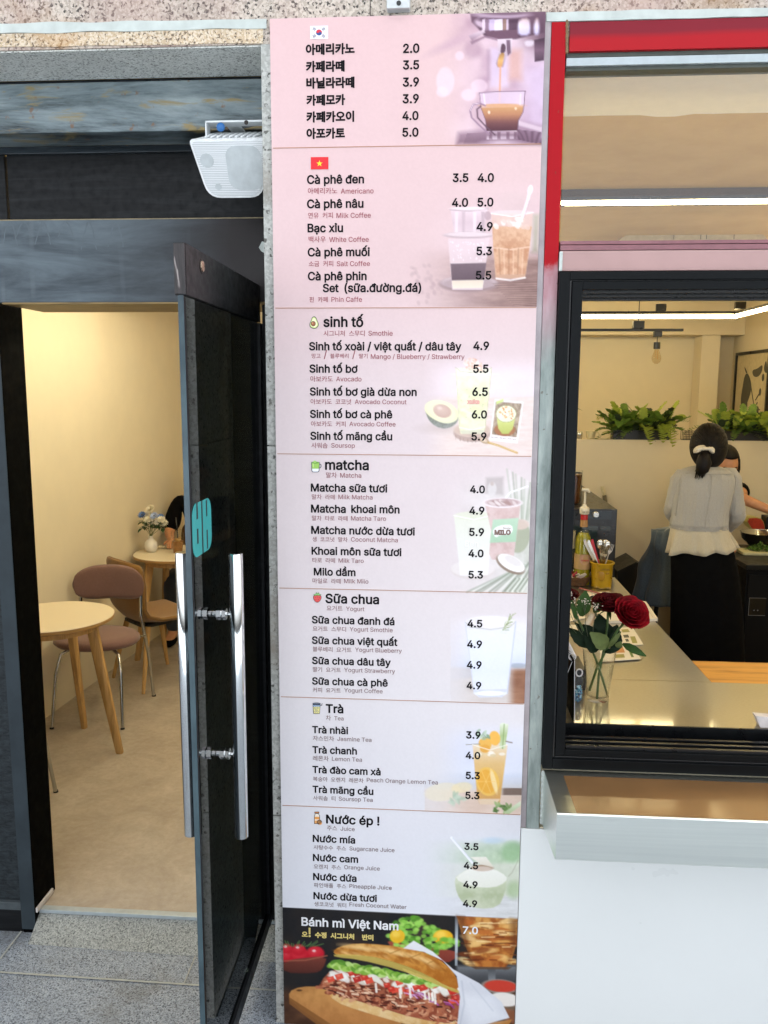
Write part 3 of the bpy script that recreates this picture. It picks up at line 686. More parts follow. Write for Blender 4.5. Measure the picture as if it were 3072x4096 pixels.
PO('A', [(870, 540), (1100, 540), (1100, 1050), (870, 1050)], 'd3c3dc', .55, 20)
PO('A', [(820, 560), (860, 560), (860, 960), (820, 960)], '9c7f90', .5, 14)
# group head
PO('A', [(600, 80), (1600, 60), (1580, 330), (1200, 420), (800, 390), (690, 260), (620, 190)], ('6a4c5c', '4f3646'), .92, 8)
EL('A', 990, 190, 330, 110, 'cbb0c0', .9, 6); EL('A', 1010, 150, 320, 60, '5c4152', .9, 6); EL('A', 1020, 95, 380, 45, 'b99fb0', .8, 6); EL('A', 1050, 70, 300, 30, '6b4e5e', .8, 5)
for x0, x1, c in ((760, 800, 'dcc6d3'), (800, 850, '866a7d'), (850, 920, 'c7b2cf'), (920, 1030, 'e6d8e4'), (1030, 1080, '8e6e63'), (1080, 1110, 'cbb5c6'), (1110, 1240, '4d3444')):
    PO('A', [(x0, 160), (x1, 150), (x1, 300), (x0, 320)], c, .9, 4)
PO('A', [(780, 310), (1240, 290), (1230, 400), (1100, 430), (980, 425), (830, 370)], '6a4b5b', .92, 5)
PO('A', [(580, 370), (780, 290), (800, 330), (620, 440)], ('dfcad4', '8e7080'), .9, 6); PO('A', [(600, 450), (800, 370), (960, 410), (960, 440), (800, 400), (620, 490)], '8a6b7c', .8, 6)
for x0, x1, y1 in ((1230, 1400, 370), (1440, 1520, 360)): PO('A', [(x0+30, 150), (x1-20, 140), (x1, 250), (x1-10, y1), (x0+10, y1), (x0, 250)], ('d8b9b4', 'e3d9f2', 'cbbfe0'), .9, 12, 1)
PO('A', [(1310, 440), (1450, 430), (1440, 510), (1340, 520)], 'd9cbd6', .8, 10, 1)
PO('A', [(1450, 430), (1590, 400), (1580, 700), (1455, 720)], ('3c2735', '6d5062', '3a2634'), .9, 5)
# spout
PO('A', [(965, 420), (1160, 410), (1150, 610), (1080, 650), (1040, 790), (960, 790), (940, 740), (985, 580), (965, 570)], ('d9c6cf', 'a58b99'), .95, 4)
PO('A', [(1080, 430), (1130, 430), (1140, 600), (1100, 640), (1085, 560)], '6b4f60', .9, 4)
PO('A', [(1010, 490), (1045, 470), (1075, 520), (1060, 600), (1000, 620)], '4c323f', .9, 4, 1); PO('A', [(1000, 600), (1060, 600), (1040, 700), (1020, 800), (960, 790), (965, 700)], ('9c7040', 'd9a765', 'c98f5d'), .95, 5, 1)
LI('A', [(1000, 790), (995, 1000), (990, 1250)], 22, 'd99d7d', .95, 4)
# drip tray
PO('A', [(440, 1660), (760, 1620), (1240, 1500), (1560, 1560), (1545, 1815), (420, 1815)], ('a88b9b', '8d6f80', '5f4252'), .75, 24)
for k in range(12): LI('A', [(560-k*4, 1672+k*12), (860, 1660+k*13)], 6, '5f4454', .6, 3); LI('A', [(1235, 1625+k*11), (1545, 1660+k*14)], 6, '4c3242', .8, 3)
PO('A', [(1240, 1500), (1550, 1590), (1548, 1650), (1230, 1560)], 'd5bfc9', .8, 8)
# cup
PO('A', [(722, 1130), (1330, 1105), (1318, 1240), (1300, 1380), (1240, 1500), (1225, 1640), (815, 1650), (800, 1480), (740, 1330)], 'd6bfd0', .75, 4)
PO('A', [(738, 1325), (1310, 1310), (1295, 1390), (1240, 1500), (1226, 1640), (815, 1640), (802, 1490)], ('c79666', 'b07858', '6f4444', '4a2832'), .97, 4)
EL('A', 1020, 1300, 285, 26, 'cf9d76', .95, 4); LI('A', [(722, 1132), (1020, 1112), (1330, 1107)], 12, '7f6478', .85, 3); LI('A', [(722, 1130), (745, 1330), (802, 1490), (818, 1640)], 9, '6d5062', .7, 3); LI('A', [(1330, 1107), (1305, 1380), (1238, 1500), (1226, 1640)], 10, '5d4052', .8, 3)
LI('A', [(780, 1150), (800, 1300)], 16, 'efe2ea', .7, 4); LI('A', [(1270, 1150), (1262, 1290)], 14, 'ece0ee', .6, 4); EL('A', 850, 1390, 14, 22, 'f0d9c4', .9, 3); EL('A', 1205, 1340, 14, 18, 'f0d9c4', .8, 3)
PO('A', [(818, 1650), (1222, 1630), (1222, 1740), (818, 1750)], ('c6adb8', '8b6f7e', 'd9c5cf'), .95, 4)
for x in (850, 960, 1080, 1180): PO('A', [(x, 1650), (x+42, 1650), (x+42, 1745), (x, 1745)], '6b4d5d', .7, 4)
LI('A', [(800, 1300), (720, 1270), (640, 1290), (600, 1370), (620, 1460), (720, 1560), (850, 1680)], 22, '93768a', .9, 4); LI('A', [(740, 1310), (690, 1350), (700, 1460), (800, 1570), (930, 1690)], 20, '5f4554', .9, 4); LI('A', [(720, 1268), (640, 1285), (604, 1365)], 9, 'e6d4de', .8, 3)
EL('A', 1020, 1790, 220, 30, 'd4bdc9', .7, 12)
# 2 -- phin coffee and iced milk coffee (frame 2)
def f2(x, y):
    n = fbm(x*.5, y, 120, 21)
    c = rampc(np.clip(n, 0, 1), [(0, 'c9abb0'), (.5, 'd9bfc3'), (1, 'e6cfd3')])
    t = st_(y, 560, 690)[..., None]; wn = fbm(x*.25, y, 26, 31)[..., None]
    wd__ = C('6f5350')*(1-wn)+C('a98a80')*wn; c = c*(1-t)+wd__*t
    return c
PH(2, 760, 130, 1610, 936, lambda x, y: st_(x, 800, 1560)*st_(y, 150, 560)*.95, f2)
PO(2, [(1560, 400), (1600, 400), (1590, 620), (1555, 620)], ('9aa07f', '767a5a'), .5, 20); EL(2, 1450, 330, 90, 60, 'd0b7b6', .5, 20)
for k in range(34): EL(2, 850+rngs.rand()*190, 690+rngs.rand()*240, 14, 10, 'b3989a', .35, 5, rngs.rand()*90)
EL(2, 1190, 800, 172, 48, 'a58e90', .75, 4); EL(2, 1190, 794, 160, 40, 'd3bfc2', .7, 4); EL(2, 1190, 806, 165, 42, '7d6769', .35, 10)
PO(2, [(1070, 540), (1310, 535), (1270, 835), (1095, 835)], 'd9c4c8', .85, 3); PO(2, [(1085, 685), (1292, 680), (1278, 780), (1092, 782)], ('6d5a62', '5a4850'), .93, 4); PO(2, [(1093, 782), (1276, 778), (1270, 824), (1098, 828)], ('d9c8b6', 'e2d4c2'), .95, 4)
for k in range(60): EL(2, 1085+rngs.rand()*215, 555+rngs.rand()*115, 3, 4, 'f1e2e6', .6, 2)
PO(2, [(1085, 370), (1300, 370), (1275, 525), (1108, 525)], ('ddc7cc', 'cdb5bc', 'd8c3c8'), .92, 3); LI(2, [(1085, 372), (1190, 380), (1302, 366)], 10, 'b79fa6', .8, 3); EL(2, 1192, 366, 108, 10, 'e9d8dc', .8, 3)
for x, c in ((1110, 'e8d6da'), (1150, 'bea6ad'), (1215, 'e6d5d9'), (1262, 'b59da4')): PO(2, [(x, 385), (x+20, 385), (x+16, 520), (x+2, 520)], c, .7, 5)
EL(2, 1190, 520, 146, 20, 'bca5aa', .85, 3); EL(2, 1190, 515, 132, 13, 'dccacd', .9, 3); EL(2, 1300, 408, 20, 26, 'a98f96', .6, 3)
PO(2, [(1320, 395), (1560, 390), (1545, 580), (1520, 740), (1515, 770), (1345, 775), (1330, 590)], ('d7b9b1', 'c39a80'), .9, 3)
PO(2, [(1326, 470), (1555, 470), (1540, 590), (1516, 745), (1350, 748), (1332, 590)], ('cda183', 'bb8767', 'c08e70'), .96, 4, 0, (30, 'd9b294', .7))
for k in range(16): EL(2, 1340+rngs.rand()*190, 425+rngs.rand()*50, 20, 14, ('efe0dc', 'd9bdb2')[k % 2], .7, 3, rngs.rand()*90)
LI(2, [(1330, 592), (1430, 604), (1542, 588)], 8, 'dfbfa9', .8, 3)
for k in range(6): LI(2, [(1365+k*28, 600), (1372+k*25, 745)], 8, ('a5775c', 'dab79e')[k % 2], .6, 4)
LI(2, [(1320, 395), (1440, 412), (1560, 388)], 7, 'eee0e2', .9, 3); EL(2, 1440, 390, 120, 14, 'e9d5d4', .5, 3); LI(2, [(1350, 770), (1430, 780), (1515, 765)], 10, 'efe6e6', .8, 4)
LI(2, [(1500, 415), (1530, 320), (1548, 245)], 18, 'ecdcdf', .95, 4); EL(2, 1545, 258, 15, 28, 'efe2e5', .9, 3, 12); LI(2, [(1510, 415), (1540, 320)], 4, 'bfa3a8', .8, 3)
for k in range(22): LI(2, [(1330+k*6, 800+k*6), (1600, 790+k*7)], 4, ('523a38', 'b4958a')[k % 2], .35, 4)
# 3 -- avocado smoothie (frame B)
def f3(x, y):
    n = fbm(x, y, 300, 41)[..., None]; c = C('e2d0d4')*(1-n)+C('e9dbde')*n
    t = st_(y, 720, 800)[..., None]; wn = fbm(x*.18, y, 38, 44)[..., None]; c = c*(1-t)+(C('dcc7c0')*(1-wn)+C('e8d9d4')*wn)*t
    return c
PH('B', 0, 100, 1640, 1625, lambda x, y: st_(x, 0, 500)*st_(y, 100, 500), f3)
EL('B', 330, 1230, 260, 60, 'c3b1ad', .6, 30)
PO('B', [(60, 900), (110, 1090), (220, 1200), (360, 1240), (490, 1200), (570, 1110), (560, 1000)], ('97977f', '7f8378', '9ca09a'), .9, 4, 2, (24, '6d7167', .5))
PO('B', [(60, 930), (90, 850), (200, 805), (350, 820), (480, 880), (565, 980), (568, 1090), (480, 1150), (350, 1160), (200, 1100), (90, 1010)], ('e7e5c9', 'e6e2b6', 'e5e1c0'), .97, 4, 2); PO('B', [(90, 930), (120, 870), (210, 835), (340, 850), (460, 900), (530, 990), (530, 1070), (470, 1120), (350, 1125), (220, 1075), (120, 1000)], 'ece8c8', .8, 12, 2)
EL('B', 330, 975, 135, 95, 'c9a99d', .97, 5, 18); EL('B', 310, 950, 95, 60, 'd6bbae', .8, 18, 18); EL('B', 290, 930, 30, 20, 'e8d5cc', .8, 10, 18)
EL('B', 770, 1300, 275, 130, 'b9a097', .95, 4); EL('B', 770, 1255, 272, 105, 'd3bcae', .97, 4); EL('B', 770, 1255, 225, 82, 'c5aa9b', .6, 10)
for k in range(9): LI('B', [(530+k*58, 1335+math.sin(k*.39)*60), (533+k*58, 1395+math.sin(k*.39)*42)], 5, '93796f', .8, 3)
for k in range(40): a_ = rngs.rand()*6.28; r_ = rngs.rand(); EL('B', 790+r_*150*math.cos(a_), 270+r_*95*math.sin(a_), 26, 14, ('e3bfae', 'efdcd3', 'd9a78f', 'f2e6e0')[k % 4], .8, 4, rngs.rand()*180)
PO('B', [(525, 340), (1057, 335), (1010, 800), (960, 1250), (930, 1310), (600, 1310), (575, 1220), (545, 700)], ('ece6d2', 'e3e3b9', 'dfe0b2', 'e6e6c6'), .88, 4, 0, (90, 'f0efe0', .5))
for k in range(26): a_ = rngs.rand()*6.28; r_ = rngs.rand(); EL('B', 790+r_*190*math.cos(a_), 330+r_*60*math.sin(a_), 24, 14, ('e3b79f', 'f2e6e0', 'efd5c8')[k % 3], .75, 4, rngs.rand()*180)
for k in range(14): EL('B', 600+rngs.rand()*380, 560+rngs.rand()*600, 8, 7, 'b7b98a', .6, 4)
EL('B', 790, 430, 250, 18, 'f3eeea', .6, 6); PO('B', [(560, 930), (800, 1020), (700, 1000)], 'f2f1e4', .7, 16, 1)
LI('B', [(525, 330), (600, 390), (790, 415), (980, 390), (1057, 330)], 7, 'b9b0a2', .8, 3); LI('B', [(525, 335), (560, 800), (590, 1250)], 6, 'c9c7a9', .8, 3); LI('B', [(1057, 335), (1010, 800), (955, 1260)], 7, 'bdbb98', .8, 3)
LI('B', [(585, 1215), (770, 1255), (955, 1205)], 14, 'f1efe6', .8, 5); PO('B', [(590, 1260), (950, 1250), (920, 1312), (620, 1312)], 'cdc9b4', .7, 5)
PO('B', [(1105, 800), (1525, 840), (1440, 1450), (1025, 1405)], 'f1e6e6', .97, 3); PO('B', [(1120, 832), (1500, 865), (1425, 1360), (1058, 1320)], ('8f7c6a', 'a58f7b', '76604f'), .97, 3, 0, (60, 'c5b39c', .7))
EL('B', 1250, 1250, 155, 95, 'a9704f', .9, 4); PO('B', [(1122, 1000), (1420, 1010), (1350, 1310), (1165, 1310)], ('dfe0a0', 'c9cf7e', 'b6bd68'), .97, 4, 1); EL('B', 1270, 1015, 150, 125, 'eae7cf', .97, 3)
for k in range(34): a_ = rngs.rand()*6.28; r_ = rngs.rand()**.6; EL('B', 1275+r_*120*math.cos(a_), 1010+r_*95*math.sin(a_), 16, 9, ('e0a56a', 'f6efe4', 'd98c56')[k % 3], .9, 3, rngs.rand()*180)
LI('B', [(1122+ (1-math.cos(t))*149, 1015-math.sin(t)*125) for t in np.linspace(0, 6.28, 24)], 6, '8f8a52', .8, 3); PO('B', [(1125, 830), (1230, 795), (1235, 830), (1125, 880)], 'cddb8e', .95, 4)
EL('B', 950, 1410, 75, 42, 'b99d80', .95, 4, 25); EL('B', 940, 1400, 52, 26, 'e0cdb8', .9, 5, 25); LI('B', [(1010, 1440), (1150, 1480), (1300, 1540), (1430, 1590)], 30, 'c9a468', .95, 4); LI('B', [(1030, 1440), (1420, 1580)], 7, 'e8cf9c', .9, 3)
# 4 -- iced cocoa cup, coconut and leaves (frame 4)
def f4(x, y):
    n = fbm(x, y, 90, 51)[..., None]; c = C('cfc6c4')*(1-n)+C('e9e2e1')*n
    g_ = (st_(x, 1330, 1540)*st_(y, 90, 420))[..., None]*.45; gn = fbm(x*2, y*.8, 60, 57)[..., None]; c = c*(1-g_)+(C('8f9c82')*(1-gn)+C('dfe0d6')*gn)*g_
    return c
PH(4, 1000, 70, 1545, 832, lambda x, y: st_(x, 1030, 1330)*st_(y, 90, 300)*.95, f4)
PO(4, [(1290, 160), (1390, 155), (1390, 260), (1290, 250)], '8f8481', .35, 14); EL(4, 1325, 225, 26, 40, 'dcd6d5', .7, 6); EL(4, 1325, 195, 10, 12, 'b79f95', .5, 4)
for k in range(10): LI(4, [(1450+k*9, 400), (1410+k*17, 110+10*k)], 9, ('a9b39c', 'e3e4dc', '7f8d72')[k % 3], .4, 5)
for k in range(12): LI(4, [(1180+k*26, 820), (1440+k*12, 700-k*6)], 12, ('8c9584', 'dfe1d8', '6f7a66')[k % 3], .5, 5)
EL(4, 1480, 500, 62, 95, 'a3a78f', .85, 5, 8); EL(4, 1490, 430, 48, 30, 'd9c0b6', .8, 5)
EL(4, 1215, 695, 128, 52, 'd6cbc8', .8, 4); EL(4, 1215, 685, 126, 48, 'e3dbd9', .8, 4)
PO(4, [(1105, 380), (1335, 375), (1300, 720), (1140, 725)], ('dfe0cf', 'e4e4dc', 'ece8e8'), .85, 5); EL(4, 1220, 380, 115, 26, 'dcdcc9', .8, 4); LI(4, [(1105, 378), (1220, 402), (1335, 374)], 5, 'f1eeee', .9, 3)
PO(4, [(1282, 300), (1490, 300), (1470, 480), (1448, 625), (1405, 640), (1325, 632), (1308, 600), (1320, 470)], ('d3b7b3', 'c7a6a2', 'cdb0ac'), .97, 4, 0, (40, 'dcc7c4', .6)); EL(4, 1387, 305, 116, 30, 'e6dbdd', .97, 3); EL(4, 1387, 303, 98, 22, 'bca09f', .9, 4)
for k in range(12): EL(4, 1310+rngs.rand()*150, 296+rngs.rand()*18, 22, 8, ('e9dedd', 'a98986')[k % 2], .6, 3, rngs.rand()*60)
PO(4, [(1330, 402), (1478, 392), (1462, 530), (1312, 536)], ('b9d3ba', 'a7c7aa'), .97, 4); PO(4, [(1325, 470), (1345, 445), (1390, 432), (1440, 432), (1446, 470), (1420, 490), (1370, 492), (1345, 508)], 'f3f1ef', .98, 4, 1)
LI(4, [(1405, 275), (1430, 245), (1530, 210)], 10, 'eeeaea', .95, 3)
EL(4, 1432, 660, 92, 46, '8d7a6b', .95, 4, 28); EL(4, 1436, 652, 86, 40, 'f4f0ee', .98, 4, 28); EL(4, 1445, 640, 60, 24, 'd9d1cf', .8, 8, 28)
for k in range(8): LI(4, [(1400+k*14, 815), (1460+k*12, 745)], 12, ('7d8772', 'e3e4da')[k % 2], .6, 4)
# 5 -- yogurt glass (frame 5)
def f5(x, y):
    c = rampc(y, [(170, 'e7e0e3'), (400, 'dfe2f0'), (480, 'cfd6ea'), (500, 'c8c4c8')])
    t = st_(y-(x-1085)*(-.10), 545, 580)[..., None]; wn = fbm(x*.3, y, 40, 61)[..., None]; c = c*(1-t*.8)+(C('c9bcb4')*(1-wn)+C('e0d8d4')*wn)*t*.8
    b = (st_(x, 1400, 1470)*st_(y, 480, 520))[..., None]; c = c*(1-b)+(C('7a4f3c')*(1-wn)+C('b08468')*wn)*b
    return c
PH(5, 1085, 165, 1525, 720, lambda x, y: (.25+.75*st_(x, 1090, 1240))*st_(y, 165, 260), f5)
EL(5, 1475, 480, 55, 14, '9aa0ab', .7, 6)
PO(5, [(1170, 230), (1462, 225), (1410, 640), (1380, 662), (1250, 662), (1220, 640)], ('e6e3e8', 'e4e6f4', 'dfe3f4', 'e6e8f4'), .97, 4)
EL(5, 1315, 230, 146, 38, 'e9e4e6', .95, 3); LI(5, [(1170, 230), (1200, 258), (1315, 272), (1430, 256), (1462, 225)], 6, 'c3c0bd', .9, 3); LI(5, [(1462, 228), (1412, 640)], 8, 'c9cddd', .9, 3); LI(5, [(1170, 232), (1222, 640)], 6, 'd3d4e0', .8, 3)
PO(5, [(1215, 620), (1415, 615), (1385, 662), (1250, 664)], 'cfd1dc', .9, 4); EL(5, 1315, 640, 85, 14, 'f4f5fa', .9, 4)
for k in range(22): a_ = -.9+rngs.rand()*1.6-.6; q_ = rngs.rand(); LI(5, [(1375+q_*60, 292-q_*95), (1375+q_*60+34*math.cos(a_), 292-q_*95+34*math.sin(a_))], 4, ('7f8f5c', 'a9b183', 'd9dcc4')[k % 3], .8, 3)
# 6 -- peach orange tea (frame 6)
def f6(x, y):
    c = rampc(y, [(150, 'dfe0ec'), (330, 'd3d8ee'), (440, 'd9dff0'), (470, 'c9d2e6'), (530, 'cfcdd0')])
    t = st_(y-(x-935)*.03, 520, 560)[..., None]; wn = fbm(x*.3, y, 40, 71)[..., None]; c = c*(1-t)+(C('d3b9a8')*(1-wn)+C('e6d3c6')*wn)*t
    b = (st_(x, 1370, 1400)*st_(y, 535, 540)*(1-st_(y, 575, 582)))[..., None]; c = c*(1-b)+C('7d6a60')*b
    return c
PH(6, 935, 120, 1505, 720, lambda x, y: (.35*st_(y, 480, 520)+.65*st_(x, 960, 1230))*st_(y, 130, 260), f6)
EL(6, 1040, 560, 105, 52, 'e6dcc4', .7, 6, -8); EL(6, 1150, 535, 60, 30, 'e9d9b0', .7, 5, -8)
for k in range(12): EL(6, 1090+rngs.rand()*90, 575+rngs.rand()*55, 22, 9, ('a9bda6', 'c3d0bd')[k % 2], .7, 4, rngs.rand()*180)
PO(6, [(1212, 285), (1415, 285), (1370, 620), (1345, 630), (1255, 630), (1240, 600)], ('e6d3b8', 'ddb779', 'd8a962', 'cf9c5e'), .96, 4)
PO(6, [(1370, 170), (1385, 160), (1420, 170), (1400, 310), (1368, 310)], ('e6ead9', 'a9bd84', 'd0d9b6'), .95, 4); LI(6, [(1395, 170), (1385, 310)], 6, '7f9a5c', .7, 3)
EL(6, 1285, 280, 38, 36, 'e8b256', .97, 4, 20); EL(6, 1340, 250, 32, 42, 'efb552', .97, 4, -10); EL(6, 1285, 310, 30, 24, 'e3a649', .9, 4)
for k in range(12): EL(6, 1240+rngs.rand()*70, 205+rngs.rand()*50, 16, 8, ('9db39a', '7f9a7c', 'c9d6c4')[k % 3], .8, 3, rngs.rand()*180)
LI(6, [(1174, 287), (1255, 283)], 4, '8d8577', .9, 3); LI(6, [(1405, 268), (1440, 276)], 7, '8d7f74', .9, 3)
for k in range(10): EL(6, 1230+rngs.rand()*160, 325+rngs.rand()*28, 18, 9, ('f4efe8', 'd9c49c')[k % 2], .7, 3)
EL(6, 1300, 500, 66, 84, 'e9bd60', .95, 4, -14); EL(6, 1296, 500, 52, 70, 'e6a944', .9, 4, -14); EL(6, 1335, 500, 14, 70, 'f3dfae', .8, 4, -14)
for k in range(6): LI(6, [(1290, 500), (1290+52*math.cos(k*1.05), 500+70*math.sin(k*1.05))], 4, 'f0c877', .7, 3)
LI(6, [(1212, 287), (1310, 318), (1415, 287)], 5, 'f3f1ee', .8, 3); PO(6, [(1240, 600), (1372, 600), (1350, 632), (1256, 632)], 'e3cdb4', .9, 4)
for k in range(16): EL(6, 1340+rngs.rand()*90, 630+rngs.rand()*50, 18, 8, ('6f8f52', '93ad72', '4f7038')[k % 3], .8, 3, rngs.rand()*180)
PO(6, [(1390, 680), (1490, 612), (1490, 640), (1420, 690)], ('dfe6cf', 'a9bd8c'), .95, 4)
# 7 -- green coconut (frame 7)
def f7(x, y):
    n = fbm(x, y, 70, 81)[..., None]; sk = C('dfe6ee'); gr = C('93b08a')*(1-n)+C('d9e6cf')*n
    t = (st_(y+.25*np.abs(x-1330)*0+18*fbm(x, y, 60, 83), 225, 270))[..., None]; c = sk*(1-t)+gr*t
    u = st_(y, 350, 380)[..., None]; c = c*(1-u)+(C('c3c9b3')*(1-n)+C('e0e4d8')*n)*u
    v_ = st_(y-(x-1100)*-.02, 545, 575)[..., None]; wn = fbm(x*.2, y, 16, 87)[..., None]; c = c*(1-v_)+(C('c3c4c3')*(1-wn)+C('e4e5e6')*wn)*v_
    return c
PH(7, 850, 150, 1495, 676, lambda x, y: st_(x, 880, 1420)*st_(y, 160, 330), f7)
EL(7, 1330, 235, 60, 18, 'b9cfe0', .6, 12); EL(7, 1440, 300, 60, 60, '8fb886', .6, 20); EL(7, 1450, 520, 40, 50, '94b37c', .5, 20)
LI(7, [(1475, 350), (1440, 420), (1420, 440)], 5, 'a6a68f', .6, 4)
PO(7, [(1106, 450), (1150, 420), (1215, 385), (1330, 395), (1412, 440), (1400, 540), (1360, 620), (1250, 630), (1160, 600), (1120, 540)], ('e0e2cf', 'c9d0b4', 'aeb995', 'b9c2a2'), .95, 5, 1, (60, 'd9dcc8', .5))
PO(7, [(1106, 455), (1150, 420), (1215, 385), (1330, 395), (1412, 440), (1405, 475), (1330, 510), (1200, 500)], ('f0efe8', 'e6e6da'), .95, 5, 1); EL(7, 1270, 392, 62, 18, 'a98c74', .9, 4); EL(7, 1270, 398, 52, 14, 'd9c9bc', .8, 4)
PO(7, [(1200, 330), (1290, 328), (1335, 390), (1260, 372)], ('efeae0', 'ddd5c4'), .95, 4)
LI(7, [(1090, 218), (1210, 362)], 15, 'f1f2f6', .97, 3); LI(7, [(1097, 218), (1216, 358)], 3, 'c3c9d6', .8, 3)
# 8 -- sandwich photo (frame 8)
def f8(x, y):
    n = fbm(x, y, 130, 91)[..., None]; c = C('181a1f')*(1-n)+C('2c2622')*n
    t = st_(y, 480, 560)[..., None]; wn = fbm(x*.5, y*.9, 60, 95)[..., None]; c = c*(1-t)+(C('2e1c14')*(1-wn)+C('67452f')*wn)*t
    return c
def top8(x): return 43+(x-115)*(68/1358)
X0, Y0 = px(8, 100, 40); w = win(X0, Y0, 3000, 4600); x8 = (PX[w]-1050)/K; y8 = (PY[w]-3600)/K
blend(w, np.clip((y8-top8(x8))/3+.5, 0, 1), f8(x8, y8), 1)
EL(8, 900, 170, 60, 50, '4b3a30', .6, 30); EL(8, 520, 260, 90, 60, '443024', .5, 40)
for q in ((145, 322, 50), (215, 322, 56), (305, 310, 52), (140, 285, 35), (210, 290, 40)): EL(8, q[0], q[1], q[2], q[2]*.82, 'c4182a', .97, 8); EL(8, q[0]-6, q[1]-12, q[2]*.6, q[2]*.45, 'e0404a', .7, 18); EL(8, q[0]-8, q[1]-16, 10, 7, 'f6d4d2', .9, 5)
for k in range(14): LI(8, [(130+k*13, 268), (110+k*18+8*math.sin(k*3), 245+10*math.sin(k*5))], 5, '5d8a4a', .8, 4)
PO(8, [(115, 350), (375, 320), (350, 400), (300, 425), (115, 420)], ('7a3d30', '532821'), .97, 6, 1); LI(8, [(115, 352), (250, 348), (372, 322)], 8, '9c5a45', .9, 4)
PO(8, [(710, 225), (830, 260), (1120, 290), (1125, 330), (1060, 370), (900, 330), (760, 300)], ('a04b38', '7a3328'), .97, 6, 1)
for k in range(170): 
    a_ = rngs.rand()*6.28; r_ = rngs.rand()**.5; EL(8, 900+r_*175*math.cos(a_), 195+r_*100*math.sin(a_)+(40 if math.cos(a_) > .3 else 0), 16, 12, ('5f9e2f', '86c14a', 'a6d664', '4a8426', '97cf5a')[k % 5], .85, 6)
EL(8, 778, 210, 44, 40, 'e9b62a', .97, 5); EL(8, 768, 198, 24, 20, 'f3d058', .8, 14); EL(8, 1042, 215, 58, 42, 'eab022', .97, 5); EL(8, 1030, 200, 32, 22, 'f6d45e', .8, 14)
for k in range(26): EL(8, 990+rngs.rand()*135, 225+rngs.rand()*55, 16, 11, ('6fae38', '93cb55')[k % 2], .8, 5)
PO(8, [(1112, 95), (1130, 96), (1125, 380), (1110, 380)], ('70767c', 'c9d2d8', '8f969c'), .95, 3); PO(8, [(1120, 380), (1470, 380), (1470, 470), (1260, 500), (1120, 420)], ('8b8f93', '55575a', '35363a'), .8, 16)
PO(8, [(1120, 92), (1480, 112), (1470, 240), (1440, 340), (1400, 395), (1230, 390), (1195, 330), (1150, 200)], ('d39a52', 'cf8f44', 'b9712f'), .98, 5, 0, (46, '8a4318', .75))
for k in range(36): EL(8, 1160+rngs.rand()*290, 120+rngs.rand()*250, 46, 15, ('e6bd76', 'b8652a', 'dca65a', '7d3a16', 'efd092')[k % 5], .75, 7, rngs.rand()*30-15)
PO(8, [(1300, 400), (1345, 400), (1345, 480), (1305, 480)], ('4a4c4f', '8f9498'), .9, 5); PO(8, [(1200, 385), (1440, 388), (1420, 402), (1230, 400)], '5a4636', .9, 4)
EL(8, 1370, 500, 110, 42, '8f8379', .95, 5, 4); EL(8, 1375, 498, 95, 34, 'c23a2a', .97, 5, 4); EL(8, 1400, 590, 105, 52, '6e5a4a', .95, 6, 6); EL(8, 1395, 575, 92, 40, 'e6e1da', .97, 6, 6); PO(8, [(1370, 620), (1460, 640), (1455, 720), (1400, 690)], '8f5a3c', .8, 8)
for k in range(40): x_ = 1140+rngs.rand()*320; y_ = 115+rngs.rand()*260; LI(8, [(x_, y_), (x_+30+rngs.rand()*50, y_+8*(rngs.rand()-.5))], 7, ('5e2a10', '8a4a1c', 'f0d6a0')[k % 3], .7, 4)
PO(8, [(1120, 92), (1165, 96), (1200, 330), (1230, 390), (1195, 360), (1150, 220)], '4a2410', .55, 18); PO(8, [(1430, 108), (1480, 112), (1470, 260), (1400, 395), (1440, 300)], '4a2410', .5, 24)
# board
PO(8, [(150, 530), (220, 500), (340, 500), (460, 580), (900, 730), (620, 900), (380, 740), (160, 590)], ('d39a58', 'c0844a', 'a06a38'), .98, 4, 1, (60, 'a9713c', .5)); PO(8, [(152, 560), (400, 720), (700, 900), (560, 900), (380, 770), (155, 600)], '8a5a2e', .9, 4); EL(8, 212, 522, 16, 6, '5a3a1e', .95, 3)
PO(8, [(1250, 720), (1440, 690), (1400, 760), (1250, 780)], 'b47a3e', .95, 4)
# lower bread, filling, upper bread, wrap
PO(8, [(350, 505), (430, 520), (700, 610), (1140, 690), (1140, 780), (900, 740), (560, 640), (420, 590)], ('d9a35c', 'e3bd80', 'c08a48'), .98, 4, 1, (34, 'efd9ae', .5))
PO(8, [(335, 470), (400, 400), (520, 390), (800, 430), (1140, 520), (1140, 720), (900, 690), (640, 610), (420, 545), (340, 500)], ('8e4630', '7a3a28', '9b5138'), .98, 4, 1, (30, 'b87456', .7))
for k in range(170):
    t = rngs.rand(); x = 350+t*780; y = 455+t*110+rngs.rand()*(60+t*100); l = 24+rngs.rand()*34; an = rngs.rand()*math.pi
    LI(8, [(x, y), (x+l*.5*math.cos(an), y+l*.4*math.sin(an)), (x+l*math.cos(an+.5), y+l*.7*math.sin(an+.5))], 11+rngs.rand()*9, ('a35a40', 'c07e5c', '6b2e20', 'd29a76', '8c452f', 'b5694a')[k % 6], .9, 4)
for k in range(90):
    t = rngs.rand(); x = 350+t*780; y = 460+t*115+rngs.rand()*(60+t*100); LI(8, [(x, y), (x+14+rngs.rand()*26, y+rngs.rand()*18-4)], 5+rngs.rand()*6, ('34120c', '4a1c12', 'e6bb98', 'f0d2b4')[k % 4], .8, 3)
for k in range(70):
    t = rngs.rand(); x = 390+t*740; y = 372+t*120+rngs.rand()*75; EL(8, x, y, 20+rngs.rand()*18, 11+rngs.rand()*8, ('f0ece2', 'e6e2d6', 'f7f4ee')[k % 3], .85, 5, rngs.rand()*60)
